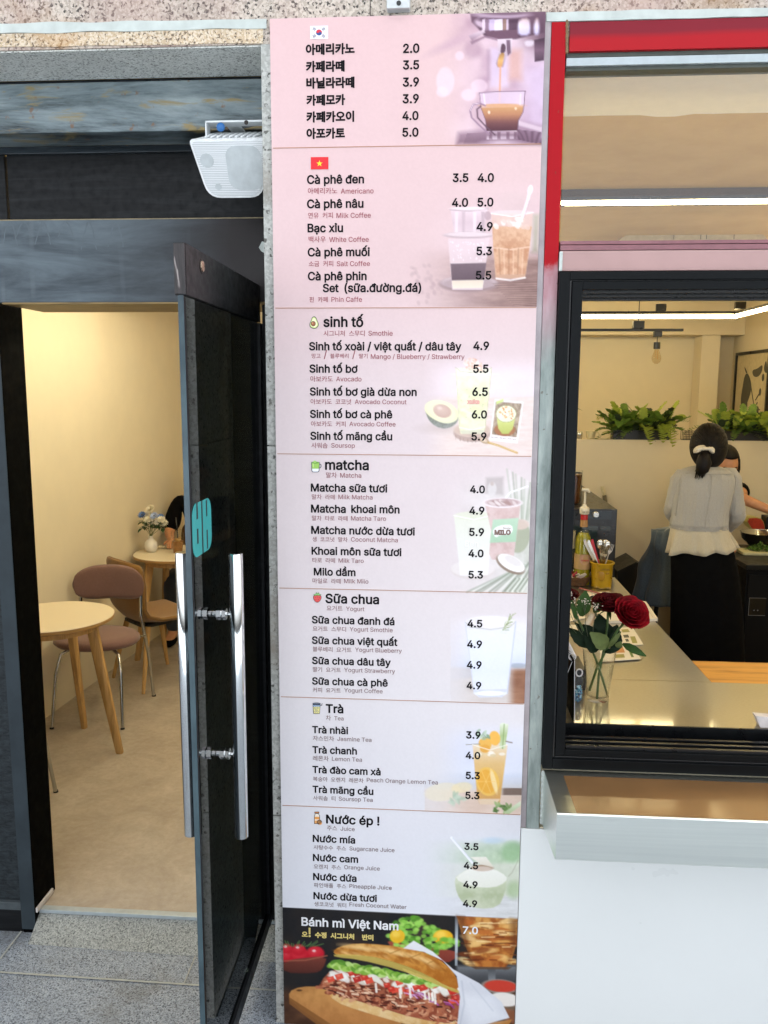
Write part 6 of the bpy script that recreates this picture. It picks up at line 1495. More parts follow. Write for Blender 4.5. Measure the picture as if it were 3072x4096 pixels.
for a, b in (((3000, 1520), (3022, 1660)), ((3022, 1600), (3040, 1570)), ((3015, 1620), (3040, 1640)), ((3000, 1660), (3030, 1610))): m.tube([aX(*a, XPW-.0135), aX(*b, XPW-.0135)], .004, 5)
for x, y in ((3040, 1568), (3052, 1510), (3030, 1640), (2985, 1620)): m.ell(aX(x, y, XPW-.0135), .003, .025, .03, 8, 6)
m.build('sprig_print', MATS['print_grey'], pf_)

# black oven with knob, tea jug and lids on top
oy0, oy1 = 2.1, 3.3; ox0, ox1 = .46, aY(2464, 2160, oy0).x; oz1 = aY(2400, 2036, oy0).z
ov = thing('oven', 'black countertop oven with a round steel knob on the steel counter', 'oven', ((ox0+ox1)/2, (oy0+oy1)/2, CZ))
MB().cbox(ox0, ox1, oy0, oy1, CZ+.012, oz1, .004).build('housing', pm('oven_black', '0a0b0c', .3, .0), ov)
MB().box(ox0+.01, ox1-.03, oy0-.004, oy0-.0003, oz1-.055, oz1-.012).build('control_panel', pm('oven_panel', '272e34', .3, .2), ov)
MB().box(ox0+.03, ox1-.10, oy0-.006, oy0-.0003, CZ+.06, oz1-.09).build('door_glass', pm('oven_glass', '2a3638', .08), ov)
MB().box(ox1-.085, ox1-.03, oy0-.006, oy0-.0003, oz1-.115, oz1-.09).build('display', pm('oven_display', '27302f', .2), ov)
kn = aY(2382, 2057, oy0-.004); MB().lathe([(0, .022), (.014, .022), (.0165, .018), (.017, 0)], kn, 24, Matrix.Rotation(R(90), 3, 'X')).build('knob', pm('knob_steel', 'b5b5b0', .3, .8), ov, smooth=True, autosmooth=40)
MB().lathe([(0, 0), (.013, 0), (.013, .012), (0, .012)], (ox0+.05, oy0+.06, CZ-.0005), 12).lathe([(0, 0), (.013, 0), (.013, .012), (0, .012)], (ox1-.05, oy0+.06, CZ-.0005), 12).lathe([(0, 0), (.013, 0), (.013, .012), (0, .012)], (ox1-.05, oy1-.06, CZ-.0005), 12).lathe([(0, 0), (.013, 0), (.013, .012), (0, .012)], (ox0+.05, oy1-.06, CZ-.0005), 12).build('foot', MATS['rubber_black'], ov)
jy = 2.30; jb = aY(2292, 2000, jy); jr = mpp(jy)*33
jz1 = aY(2292, 1882, jy).z; jg = thing('tea_jug', 'glass jug of brown tea standing on the black oven', 'jug', (jb.x, jy, oz1))
H_j = jz1-oz1
MB().lathe([(0, .001), (jr*.8, .001), (jr*.86, H_j*.12), (jr*.88, H_j*.5), (jr*1.02, H_j*.95), (jr*1.04, H_j), (jr*1.0, H_j)], (jb.x, jy, oz1+.0005), 30).build('glass', CUPG, jg, smooth=True)
MB().lathe([(0, .004), (jr*.77, .004), (jr*.83, H_j*.12), (jr*.85, H_j*.5), (jr*.96, H_j*.88), (0, H_j*.885)], (jb.x, jy, oz1+.0005), 30).build('tea', pm('brown_tea', '4a2608', .15, var=.1), jg, smooth=True, autosmooth=50)
MB().tube([(jb.x-jr*.95, jy, oz1+H_j*.85), (jb.x-jr*1.7, jy, oz1+H_j*.75), (jb.x-jr*1.6, jy, oz1+H_j*.35), (jb.x-jr*.88, jy, oz1+H_j*.25)], .006, 8).build('handle', CUPG, jg, smooth=True)
lx_ = aY(2322, 1950, 2.36); m = MB()
zz = oz1+.0005; lz1 = aY(2322, 1892, 2.36).z; n_ = 22
for k in range(n_): z_ = zz+(lz1-zz)*k/n_; dz = (lz1-zz)/n_; m.lathe([(.030, z_-zz), (.038, z_-zz+dz*.4), (.037, z_-zz+dz*.7), (.030, z_-zz+dz)], (lx_.x-.022, 2.40, zz), 20)
tag(m.build('lid_stack', pm('lid_black', '17130f', .4), smooth=True, autosmooth=40), 'tall stack of black cup lids behind the tea jug on the oven', 'lids')
kf = thing('spatula', 'pale handled spatula leaning on the half wall behind the oven', 'spatula', aY(2420, 2010, 3.47))
MB().tube([aY(2408, 1945, 3.488), aY(2417, 1980, 3.488)], .012, 8).build('handle', pm('handle_cream', 'c9bf9c', .5), kf); MB().tube([aY(2417, 1981, 3.488), aY(2426, 2040, 3.488)], [.014, .016], 8).build('blade', pm('blade_grey', '7d7662', .4, .4), kf)
bn_ = MB().prism([tuple((lambda p: (p.x, p.z))(aY(x, y, 2.9))) for x, y in ((2470, 2285), (2545, 2248), (2605, 2290), (2612, 2420), (2470, 2440))], lambda u, v, w_: (u, 2.9+w_, v), .3)
tag(bn_.build('black_bag', pm('bag_black', '0c0c0d', .5, var=.3)), 'black bag standing on the kitchen floor between the oven and the denim jacket', 'bag')

# syrup bottle with pump, clear bottle
by_ = 1.98; bb = aY(2328, 2290, by_); k_ = mpp(by_)
bt_ = thing('syrup_bottle', 'yellow syrup bottle with white pump and pale label beside the cutlery pot', 'bottle', (bb.x, by_, CZ))
Hs = lambda py: aY(2328, py, by_).z-CZ
rb_ = 33*k_
o_ = (bb.x, by_, CZ)
MB().lathe([(0, .001), (rb_*.96, .001), (rb_, .008), (rb_, Hs(2165)), (rb_*.9, Hs(2145)), (rb_*.5, Hs(2120)), (rb_*.40, Hs(2108)), (rb_*.40, Hs(2055))], o_, 30).build('glass', CUPG, bt_, smooth=True)
MB().lathe([(0, .004), (rb_*.93, .004), (rb_*.95, Hs(2165)), (rb_*.86, Hs(2148)), (rb_*.6, Hs(2130)), (0, Hs(2129))], o_, 30).build('syrup', pm('yellow_syrup', '8a8418', .12, var=.25, scale=25), bt_, smooth=True, autosmooth=50)
MB().lathe([(rb_*1.01, Hs(2272)), (rb_*1.012, Hs(2212))], o_, 30).build('label', pm('label_tan', 'a98a5c', .6), bt_, smooth=True)
lb = bpy.data.objects['label'] if 'label' in bpy.data.objects else None
MB().prism([(rb_*.62*math.cos(a), rb_*.62*math.sin(a)) for a in [2*math.pi*k/24 for k in range(24)]], lambda u, v, w_: (bb.x+.004+u, by_-math.sqrt(max(0, (rb_*1.03)**2-(u+.004)**2))-.0006*(w_ > 0), aY(2328, 2232, by_).z+v), .001).build('label_badge', pm('label_pink', 'b08a74', .6), bt_)
words('TOSCHI', .03, (bb.x-.016, by_-rb_*1.03-.002, aY(2328, 2238, by_).z), (1, 0, 0), (0, 0, 1), .040, pm('label_red', 'a3202a', .5), 'label_lettering', bt_)
MB().lathe([(rb_*.42, Hs(2078)), (rb_*.43, Hs(2058))], o_, 20).build('neck_seal', pm('seal_red', 'b01c20', .4), bt_, smooth=True)
MB().lathe([(rb_*.46, Hs(2106)), (rb_*.43, Hs(2079))], o_, 20).build('neck_label', pm('neck_tan', 'a37a4a', .6), bt_, smooth=True)
PUMP = pm('pump_cream', 'cfc8b4', .45)
m = MB().lathe([(rb_*.5, Hs(2056)), (rb_*.58, Hs(2053)), (rb_*.58, Hs(2034)), (rb_*.5, Hs(2029)), (rb_*.26, Hs(2025)), (rb_*.24, Hs(2018)), (rb_*.14, Hs(2017)), (rb_*.12, Hs(1968)), (rb_*.14, Hs(1966))], o_, 22)
zt3 = CZ+Hs(1960); m.tube([(bb.x-.018, by_, zt3+.002), (bb.x+.012, by_-.004, zt3+.001), (bb.x+.022, by_-.008, zt3-.012)], [.009, .010, .005], 10); m.build('pump', PUMP, bt_, smooth=True, autosmooth=50)
words('VIN_MO'.replace('_', '  '), .01, (bb.x-.017, by_-rb_*.58-.0015, CZ+Hs(2048)), (1, 0, 0), (0, 0, 1), .036, pm('pump_ink', '3a352c', .5), 'pump_lettering', bt_)
cy = 2.0; cb = aY(2268, 2290, cy); cbt = thing('glass_bottle', 'clear glass bottle with a pale label at the left edge of the serving window', 'bottle', (cb.x, cy, CZ)); o_ = (cb.x, cy, CZ); r2_ = 28*k_
Hc = lambda py: aY(2268, py, cy).z-CZ
MB().lathe([(0, .001), (r2_, .001), (r2_, Hc(2130)), (r2_*.75, Hc(2110)), (r2_*.4, Hc(2095)), (r2_*.38, Hc(2075))], o_, 28).build('glass', CUPG, cbt, smooth=True); MB().lathe([(r2_*1.01, Hc(2190)), (r2_*1.01, Hc(2122))], o_, 28).build('label', pm('label_cream', 'a99c7c', .6), cbt, smooth=True); MB().lathe([(r2_*.42, Hc(2090)), (r2_*.42, Hc(2068)), (0, Hc(2067))], o_, 18).build('cap', pm('cap_cream', 'b9ad90', .5), cbt, smooth=True)
# yellow pot with cutlery
pp = aZ(2405, 2347, CZ); k2 = mpp(pp.y); rp = 44*k2; Hp = aY(2405, 2246, pp.y).z-CZ
pt = thing('utensil_pot', 'yellow ceramic pot with lemon relief holding the cutlery', 'pot', (pp.x, pp.y, CZ))
MB().lathe([(0, .001), (rp*.86, .001), (rp*.9, .006), (rp*.98, Hp*.9), (rp*1.1, Hp*.94), (rp*1.12, Hp*.98), (rp*1.06, Hp), (rp*.92, Hp*.97), (rp*.86, .01), (0, .008)], (pp.x, pp.y, CZ), 36).build('pot', pm('yellow_glaze', 'b48f16', .3, var=.15, scale=25), pt, smooth=True, autosmooth=60)
m = MB()
for dx, dz, rx, rz in ((-.012, Hp*.5, .018, .026), (.018, Hp*.62, .010, .005), (-.022, Hp*.66, .012, .004)): m.ell((pp.x+dx, pp.y-rp*.95, CZ+dz), rx, .004, rz, 14, 10)
m.build('lemon_relief', pm('relief_ochre', '9c7512', .35), pt, smooth=True)
words('LEMONS', .02, (pp.x-.018, pp.y-rp*1.0-.002, CZ+Hp*.74), (1, 0, 0), (0, 0, 1), .046, pm('relief_ink', '6d5514', .5), 'relief_lettering', pt)
MET = pm('cutlery_steel', 'bcb8ac', .15, 1)
def cutlery(kind, base, tip, label, col=MET):
    a, b = Vector(base), Vector(tip); d = (b-a).normalized(); s_ = d.cross(Vector((0, 1, 0))).normalized(); nn = s_.cross(d); m = MB()
    if kind == 'spoon':
        m.tube([a, a+(b-a)*.5, b-d*.045], [.003, .0032, .0026], 8); Mx = Matrix((s_, nn, d)).transposed(); m.ell(b-d*.022, .017, .005, .026, 16, 10, Mx)
    elif kind == 'fork':
        m.tube([a, a+(b-a)*.6, b-d*.05], [.003, .0032, .0028], 8); m.add([b-d*.055-s_*.004, b-d*.055+s_*.004, b-d*.036+s_*.0125, b-d*.036-s_*.0125, b-d*.055-s_*.004+nn*.002, b-d*.055+s_*.004+nn*.002, b-d*.036+s_*.0125+nn*.002, b-d*.036-s_*.0125+nn*.002], [(0, 1, 2, 3), (7, 6, 5, 4), (0, 4, 5, 1), (1, 5, 6, 2), (2, 6, 7, 3), (3, 7, 4, 0)])
        for k in range(4): m.tube([b-d*.037+s_*(-.0105+k*.007), b+s_*(-.0105+k*.007)], [.002, .0012], 6)
    else:
        m.tube([a, a+(b-a)*.4], .0045, 8); q = [a+(b-a)*.4-s_*.006, a+(b-a)*.4+s_*.006, b-d*.02+s_*.009, b+s_*.003, b-s_*.008]; m.add([p-nn*.001 for p in q]+[p+nn*.001 for p in q], [(0, 1, 2, 3, 4), (9, 8, 7, 6, 5)]+[(i, (i+1) % 5, 5+(i+1) % 5, 5+i) for i in range(5)])
    o = m.build(kind, col, smooth=True, autosmooth=40); return tag(o, label, kind, 'cutlery in the yellow pot')
def ctip(x, y, dy): return aY(x, y, pp.y+dy)
pb0 = Vector((pp.x, pp.y, CZ+.012))
for kind, tx, ty, dy, bx_, lab, mt in (('knife', 2336, 2160, -.01, .03, 'dull table knife leaning furthest left in the yellow pot', MET), ('knife', 2352, 2162, .0, .022, 'bright table knife leaning left in the yellow pot', pm('bright_blade', 'd9dcdc', .25, .6)), ('knife', 2366, 2158, .015, .018, 'red handled knife in the yellow pot', pm('red_plastic', 'b3122a', .4)),
        ('spoon', 2400, 2160, .012, 0, 'left steel spoon standing behind the forks in the yellow pot', MET), ('spoon', 2424, 2160, .018, -.008, 'tall steel spoon in the middle of the yellow pot', MET), ('spoon', 2432, 2166, -.004, -.01, 'steel spoon in front of the tall spoon in the yellow pot', MET),
        ('fork', 2408, 2184, -.012, 0, 'left steel fork with dark handle in the yellow pot', MET), ('fork', 2424, 2188, -.016, .004, 'middle steel fork in the yellow pot', MET), ('fork', 2448, 2176, -.002, -.014, 'pale fork with a red mark leaning right in the yellow pot', pm('pale_fork', 'cfcac4', .3, .4))):
    cutlery(kind, pb0+Vector((bx_, dy*.4, 0)), ctip(tx, ty, dy), lab, mt)
# sugar sticks in a wicker basket
sp0 = aZ(2306, 2338, CZ); k3 = mpp(sp0.y); rbk = 54*k3
bk2 = thing('wicker_basket', 'small brown wicker basket of sugar sticks left of the yellow pot', 'basket', (sp0.x, sp0.y, CZ)); m = MB()
for k in range(8):
    r_ = rbk*(.72+.04*k); m.tube([(sp0.x+r_*(1+.03*(-1)**i)*math.cos(2*math.pi*i/26), sp0.y+r_*(1+.03*(-1)**i)*math.sin(2*math.pi*i/26), CZ+.005+k*.0062+.002*math.sin(i*2.4+k)) for i in range(27)], .0034, 5, cap=False)
m.lathe([(0, .001), (rbk*.7, .001), (rbk*.95, .048), (rbk*.9, .048), (0, .004)], (sp0.x, sp0.y, CZ), 24)
m.build('weave', pm('wicker_brown', '5c3d20', .7, var=.4, scale=150), bk2, smooth=True)
rg = random.Random(5)
for k in range(20):
    a = rg.uniform(0, 6.28); r_ = rbk*rg.uniform(.0, .62); p = Vector((sp0.x+r_*math.cos(a), sp0.y+r_*math.sin(a), CZ+.03+rg.uniform(0, .025))); d = Vector((rg.uniform(-1, 1), rg.uniform(-.6, .6), rg.uniform(.1, .9))).normalized()
    s_ = d.cross(Vector((0, 1, .3))).normalized()*.0055; q = d*.055; nn = s_.cross(d).normalized()*.0025
    m = MB().mat(0 if k % 3 else 1); m.add([p-s_-nn, p+s_-nn, p+s_+q-nn, p-s_+q-nn, p-s_+nn, p+s_+nn, p+s_+q+nn, p-s_+q+nn], [(0, 1, 2, 3), (7, 6, 5, 4), (0, 4, 5, 1), (1, 5, 6, 2), (2, 6, 7, 3), (3, 7, 4, 0)])
    tag(m.build('sugar_stick', [pm('sachet_white', 'c9bfb4', .5), pm('sachet_red', 'a3343c', .5)]), 'paper sugar stick in the wicker basket', 'sugar stick', 'sugar sticks in the wicker basket')
# papers and leaflets on the counter (flat sheets, real thickness)
def sheet(pts, z, th_, mat, name, parent=None):
    P = [aZ(x, y, z) for x, y in pts]; n = len(P); return MB().add(P+[p-Vector((0, 0, th_)) for p in P], [list(range(n)), list(range(n, 2*n))[::-1]]+[(i, (i+1) % n, n+(i+1) % n, n+i) for i in range(n)]).build(name, mat, parent)
PAPER = pm('paper_white', 'd3cbb8', .7, var=.02)
nb = sheet([(2385, 2408), (2480, 2386), (2585, 2406), (2632, 2474), (2480, 2482), (2388, 2484)], CZ+.012, .012, PAPER, 'notebook'); tag(nb, 'open white notebook behind the red roses', 'notebook')
m = MB()
for k in range(9):
    a = aZ(2470+k*13, 2402+k*1.2, CZ+.0124); b = aZ(2485+k*16, 2470, CZ+.0124); m.tube([a, b], .0006, 4)
m.build('ruled_lines', pm('pencil_line', 'a39a86', .8), nb)
tag(sheet([(2255, 2440), (2330, 2430), (2345, 2470), (2255, 2490)], CZ+.004, .003, PAPER, 'paper_sheet'), 'loose paper sheet at the left edge beside the roses', 'paper')
tag(sheet([(2255, 2497), (2312, 2500), (2318, 2540), (2255, 2536)], CZ+.003, .002, PAPER, 'leaflet'), 'small menu leaflet half hidden at the left window edge', 'leaflet', 'menu leaflets on the counter')
l1 = tag(sheet([(2430, 2515), (2529, 2507), (2574, 2578), (2450, 2582)], CZ+.0032, .002, PAPER, 'leaflet'), 'menu leaflet with small green pictures behind the glass vase', 'leaflet', 'menu leaflets on the counter')
l2 = tag(sheet([(2400, 2580), (2528, 2572), (2563, 2635), (2400, 2646)], CZ+.0054, .002, PAPER, 'leaflet'), 'menu leaflet with a round dish picture right of the glass vase', 'leaflet', 'menu leaflets on the counter')
for par, z, its in ((l1, CZ+.0036, (((2485, 2518), (2512, 2516), (2520, 2528), (2490, 2530), 'l'), ((2492, 2540), (2512, 2538), (2518, 2550), (2497, 2551), 'd'), ((2520, 2546), (2540, 2545), (2550, 2572), (2530, 2573), 'l'), ((2500, 2556), (2512, 2555), (2517, 2566), (2505, 2567), 'd'))), (l2, CZ+.0058, (((2440, 2588), (2490, 2584), (2500, 2610), (2446, 2612), 'o'), ((2505, 2582), (2514, 2581), (2536, 2628), (2526, 2629), 'g'), ((2455, 2618), (2495, 2616), (2500, 2630), (2460, 2632), 'l')))):
    m = MB(); cols = [pm('print_olive', '8f8a4a', .7), pm('print_dark', '4c4a38', .7), pm('print_orange', 'b5804a', .7), pm('print_green', '5c7030', .7)]
    for *q, c in its: m.add([aZ(x, y, z) for x, y in q], [(0, 1, 2, 3)], 'ldog'.index(c))
    m.build('printed_pictures', cols, par)
tag(crumple(aZ(2410, 2352, CZ), .035, 4, .012).build('napkin', pm('napkin_yellow', 'b59d66', .9), solid=.001), 'crumpled yellow napkin in front of the cutlery pot', 'napkin')
tag(crumple(aZ(2400, 2380, CZ+.002), .06, 6, .006).build('napkin', PAPER, solid=.001), 'flat white napkin between the cutlery pot and the notebook', 'napkin')
pn = tag(MB().tube([aZ(2318, 2352, CZ+.02), aZ(2440, 2385, CZ+.016)], .004, 8).build('pen', pm('pen_red', '8f4a44', .4)), 'thin red pen lying in front of the wicker basket', 'pen')
# card reader, desk calendar, bear charm
q0, q1 = aZ(2284, 2762, CZ), aZ(2342, 2762, CZ)
tag(MB().cbox(.372, q1.x, q0.y, q0.y+.16, CZ+.0005, CZ+.072, .005).build('card_terminal', pm('terminal_black', '121416', .4)), 'low black card terminal behind the glass vase', 'terminal')
ca = thing('desk_calendar', 'black spiral desk calendar standing at the left edge of the window sill', 'calendar', (.40, .22, CZ))
ya_, yb_ = .135, .30; xb = aY(2297, 2868, .135).x; xt = aY(2283, 2612, .2).x; zt4 = aY(2283, 2612, .2).z
MB().prism([(xb, CZ+.001), (xt, zt4), (xt-.003, zt4), (xb-.0035, CZ+.001)], lambda u, v, w_: (u, ya_+w_, v), yb_-ya_).prism([(xt-.0035, zt4), (xt-.004, zt4-.004), (xt-.068, CZ+.001), (xt-.071, CZ+.001)], lambda u, v, w_: (u, ya_+w_, v), yb_-ya_).build('card_stand', pm('calendar_black', '040405', .7, spec=.06), ca)
MB().prism([(xb+.002, CZ+.002), (xt+.002, zt4-.002), (xt+.0005, zt4-.002), (xb+.0005, CZ+.002)], lambda u, v, w_: (u, ya_-.004+w_, v), .0038).build('page_edges', pm('page_white', 'c9cbd0', .6), ca)
m = MB()
for k in range(12): y_ = ya_+.01+k*.0135; m.tube([(xt-.004+.011*math.cos(t), y_, zt4+.006+.011*math.sin(t)) for t in np.linspace(0, 6.28, 12)], .0012, 5)
m.build('spiral', pm('spiral_white', 'd3d3d6', .4), ca, smooth=True)
MB().prism([(xt-.0045, zt4-.006), (xt-.062, CZ+.03), (xt-.0625, CZ+.03), (xt-.006, zt4-.006)], lambda u, v, w_: (u, ya_-.001+w_, v), .0008).build('page', MATS['page_white'], ca)
bc = aZ(2312, 2812, CZ); ch_ = thing('bear_bottle', 'tiny clear bear shaped bottle of blue beads beside the glass vase', 'bottle', bc); k5 = mpp(bc.y)
MB().ell(bc+Vector((0, 0, .030)), 21*k5, 21*k5, .030, 22, 14).ell(bc+Vector((0, 0, .072)), 20*k5, 19*k5, .020, 22, 14).ell(bc+Vector((-.013, 0, .088)), .006, .005, .006, 10, 8).ell(bc+Vector((.013, 0, .088)), .006, .005, .006, 10, 8).build('shell', CUPG, ch_, smooth=True)
m = MB(); rg = random.Random(8)
for k in range(70): a = rg.uniform(0, 6.28); z_ = rg.uniform(.006, .058); r_ = 17*k5*rg.random()**.5*(1-abs(z_-.03)/.05); m.mat(k % 3).ell(bc+Vector((r_*math.cos(a), r_*math.sin(a), z_)), .0035, .0035, .0035, 6, 4)
m.build('beads', [pm('bead_blue', '1d4a72', .3), pm('bead_teal', '3a7f94', .3), pm('bead_pale', '9ab9c4', .3)], ch_)
MB().tube([bc+Vector((.010*math.cos(t), 0, .102+.012*math.sin(t))) for t in np.linspace(0, 6.28, 16)], .0025, 6).build('ring', pm('ring_pale', 'c3bfc0', .2), ch_, smooth=True)
wb = aZ(3058, 2946, CZ); tag(MB().prism([(.012, 0), (.07, 0), (.08, .03), (-.004, .036)], lambda u, v, w_: (wb.x+u, max(wb.y, .135)+w_, CZ+.001+v), .03).build('paper_box', pm('box_white', 'c3bcb8', .6)), 'small white paper box at the right edge of the front counter', 'box')

# ------------------------------------------------------------------ roses in a clear vase
rv = aZ(2389, 2800, CZ); k6 = mpp(rv.y); vr = 45*k6; vt = 68*k6; VH = aY(2398, 2592, rv.y).z-CZ
RV = thing('rose_vase', 'clear plastic tumbler of water holding red roses on the counter by the window', 'vase', rv)
MB().lathe([(0, .002), (vr*.96, .002), (vr, .006), (vr*1.0, .016), (vt, VH-.003), (vt*1.02, VH), (vt*1.0, VH-.001), (vr*.96, .017), (0, .012)], rv, 40).build('tumbler', CUPG, RV, smooth=True)
WATER = glassy('water', (.965, .975, .965), 1.33); wz = aY(2398, 2655, rv.y).z-CZ
MB().lathe([(0, .018), (vr*.93, .018), (vr+(vt-vr)*wz/VH*.97, wz), (0, wz+.0003)], rv, 36).build('water', WATER, RV, smooth=True, autosmooth=50)
BQ = thing('rose_bouquet', 'two open dark red roses with leaves and baby breath in the clear tumbler', 'flowers', rv+Vector((0, 0, .02)))
LEAFD = pm('rose_leaf_dark', '122412', .6, var=.3, scale=60, spec=.15); LEAFM = pm('rose_leaf_mid', '304a20', .6, var=.25, scale=60, spec=.15); LEAFP = pm('rose_leaf_pale', '586338', .6, var=.2, scale=60, spec=.15); ROSES = pm('rose_stem', '3f5a26', .5, var=.2)
def P6(x, y, dy=0): return aY(x, y, rv.y+dy)
for pts, r_ in (([(2358, 2762, .01), (2385, 2680, .0), (2425, 2600, 0), (2470, 2520, -.01), (2500, 2490, -.01)], .0042), ([(2388, 2795, .0), (2395, 2700, .01), (2415, 2600, .02), (2430, 2500, .03), (2432, 2440, .03)], .004), ([(2432, 2788, .01), (2408, 2710, .0), (2385, 2640, .01), (2350, 2560, .02), (2300, 2450, .03), (2275, 2395, .03)], .0036)):
    MB().tube([P6(*p) for p in pts], r_, 8).build('stem', ROSES, BQ, smooth=True)
def lpx(m, b, t, W_, db=0, dt=0, bow=.12, n=8):
    A, B_ = P6(*b, db), P6(*t, dt); d = B_-A; L_ = d.length; dn = d.normalized(); s_ = dn.cross(Vector((0, -1, .25))).normalized(); nn = s_.cross(dn); vs = []
    for i in range(n+1):
        u = i/n; w_ = W_*(math.sin(math.pi*(u*.93+.035)**.85))**.9; c = A+d*u+nn*(bow*L_*math.sin(math.pi*u)); ser = 1+.05*(-1)**i
        vs += [c-s_*w_*ser+nn*w_*.18, c-s_*w_*.5+nn*w_*.05, c, c+s_*w_*.5+nn*w_*.05, c+s_*w_*ser+nn*w_*.18]
    m.add(vs, [(5*i+j, 5*i+j+1, 5*i+j+6, 5*i+j+5) for i in range(n) for j in range(4)])
for mt, its in ((LEAFM, (((2325, 2465), (2342, 2362), .024, .02, .03), ((2375, 2450), (2402, 2410), .014, 0, .02), ((2305, 2480), (2280, 2385), .008, .01, .02), ((2490, 2575), (2585, 2625), .013, -.02, -.06))),
                (LEAFD, (((2350, 2590), (2275, 2512), .020, 0, .02), ((2390, 2590), (2300, 2490), .016, .02, .04), ((2410, 2560), (2395, 2455), .028, .03, .05), ((2440, 2570), (2395, 2470), .026, .04, .05), ((2425, 2590), (2470, 2500), .026, .03, .05), ((2450, 2590), (2470, 2520), .022, .01, .02), ((2335, 2575), (2345, 2500), .024, .02, .03), ((2360, 2610), (2395, 2560), .016, 0, 0), ((2420, 2610), (2490, 2585), .010, -.01, -.02), ((2505, 2500), (2560, 2502), .008, 0, -.02), ((2400, 2560), (2330, 2498), .018, .02, .04), ((2375, 2610), (2340, 2540), .016, -.01, 0))),
                (LEAFP, (((2428, 2588), (2360, 2530), .026, -.02, -.05), ((2430, 2590), (2485, 2525), .008, -.02, -.03), ((2468, 2590), (2485, 2565), .012, -.03, -.04)))):
    for j, (b, t, W_, db, dt) in enumerate(its):
        m = MB(); lpx(m, b, t, W_, db, dt); m.build('leaf', mt, BQ, smooth=True)
ROSER = NB('rose_petal'); _b = ROSER; _n = _b.noise(45, 4); _b.set(col=_b.ramp(_n, [(.3, srgb('4a020a')), (.7, srgb('8a0414'))]), rough=.7, spec=.12); ROSER = _b.m
ROSED = pm('rose_petal_dark', '42030a', .7, spec=.1, var=.2, scale=50)
def rose(c, r, axis, mat, seed):
    rg = random.Random(seed); Q = Vector(axis).to_track_quat('Z', 'Y').to_matrix(); m = MB()
    for l_, (n, rad, hgt, curl, open_) in enumerate(((3, .16, .62, -.05, .1), (4, .30, .66, .03, .22), (5, .47, .66, .10, .38), (5, .66, .60, .17, .60), (6, .84, .52, .24, .85), (6, 1.0, .40, .30, 1.1))):
        for k in range(n):
            a0 = 2*math.pi*k/n+l_*.7+rg.uniform(-.15, .15); sp_ = 2*math.pi/n*.74; h_ = hgt*rg.uniform(.92, 1.08)
            def f(u, v):
                a = a0+(u-.5)*2*sp_; edge = 1-.22*abs(2*u-1)**2.5; z = -.35+(h_+.35)*v*edge; rr_ = rad*(.30+.70*min(1, v*1.5)**.6)+curl*max(0, v-.6)*2*(1+.2*math.sin(7*u+l_)); rr_ += .05*open_*v+.06*math.sin(9*a+k)*max(0, v-.5)
                return Vector(c)+Q @ (Vector((rr_*math.cos(a), rr_*math.sin(a), z-.10*open_*max(0, v-.55)**2*4+.05*math.sin(5*a0+6*u)*max(0, v-.4)))*r)
            m.grid(f, 9, 8)
    o = m.build('rose', mat, BQ, smooth=True, solid=.0006)
    s_ = MB()
    for k in range(5): a = 2*math.pi*k/5; leaf(s_, Vector(c)+Q @ Vector((0, 0, -.36*r)), Q @ Vector((math.cos(a), math.sin(a), -.15)), r*.9, r*.13, .2)
    s_.build('sepals', LEAFM, o)
rose(P6(2522, 2455, -.01), .046, (.25, -.75, .72), ROSER, 1)
rose(P6(2436, 2420, .03), .046, (-.1, -.25, 1), ROSED, 2)
rose(P6(2262, 2385, .04), .034, (0, -.2, 1), ROSED, 3)
m, g_ = MB(), MB(); rg = random.Random(21)
for cx_, cy_, n in ((2338, 2404, 22), (2385, 2428, 34), (2268, 2376, 30), (2300, 2395, 12), (2270, 2410, 10)):
    for k in range(n):
        p = P6(cx_+rg.gauss(0, 12), cy_+rg.gauss(0, 7), rg.uniform(-.02, .03)); m.ell(p, .0022, .0022, .0018, 6, 4)
        if k % 3 == 0: g_.tube([P6(cx_, cy_+45, .01), p], .0005, 4, cap=False)
for a, b in (((2268, 2380), (2345, 2590)), ((2300, 2400), (2350, 2590)), ((2275, 2440), (2330, 2540)), ((2338, 2410), (2360, 2590)), ((2385, 2430), (2372, 2590)), ((2262, 2470), (2330, 2560))): g_.tube([P6(*a, .02), P6((a[0]+b[0])/2-6, (a[1]+b[1])/2, .01), P6(*b, .0)], .0008, 5)
m.build('baby_breath', pm('tiny_white_petal', 'd3cbbf', .7), BQ); g_.build('sprig_stem', pm('sprig_green', '4a5236', .6), BQ)

# ------------------------------------------------------------------ right hand worktop
fg = thing('work_unit', 'black refrigerated worktop on the right of the kitchen', 'worktop', (2.2, 2.7, 0))
FX = 1.70; FZ = .955
MB().cbox(FX, 2.44, 2.32, 2.92, .06, FZ-.03, .004).build('cabinet', pm('unit_black', '060607', .55, spec=.15), fg); MB().cbox(FX-.01, 2.445, 2.30, 2.93, FZ-.0295, FZ, .004).build('worktop', pm('worktop_dark', '12110f', .4, spec=.25), fg)
MB().box(FX+.012, FX+.30, 2.312, 2.3195, .30, FZ-.06).box(FX+.31, FX+.60, 2.312, 2.3195, .30, FZ-.06).build('door', pm('unit_door', '0b0b0c', .5, spec=.15), fg)
cp0, cp1 = aY(2996, 2390, 2.31), aY(3044, 2462, 2.31); pnl = MB().box(cp0.x, cp1.x+.02, 2.306, 2.3115, cp1.z, cp0.z).build('control_panel', pm('unit_panel', '0b0c0d', .2), fg)
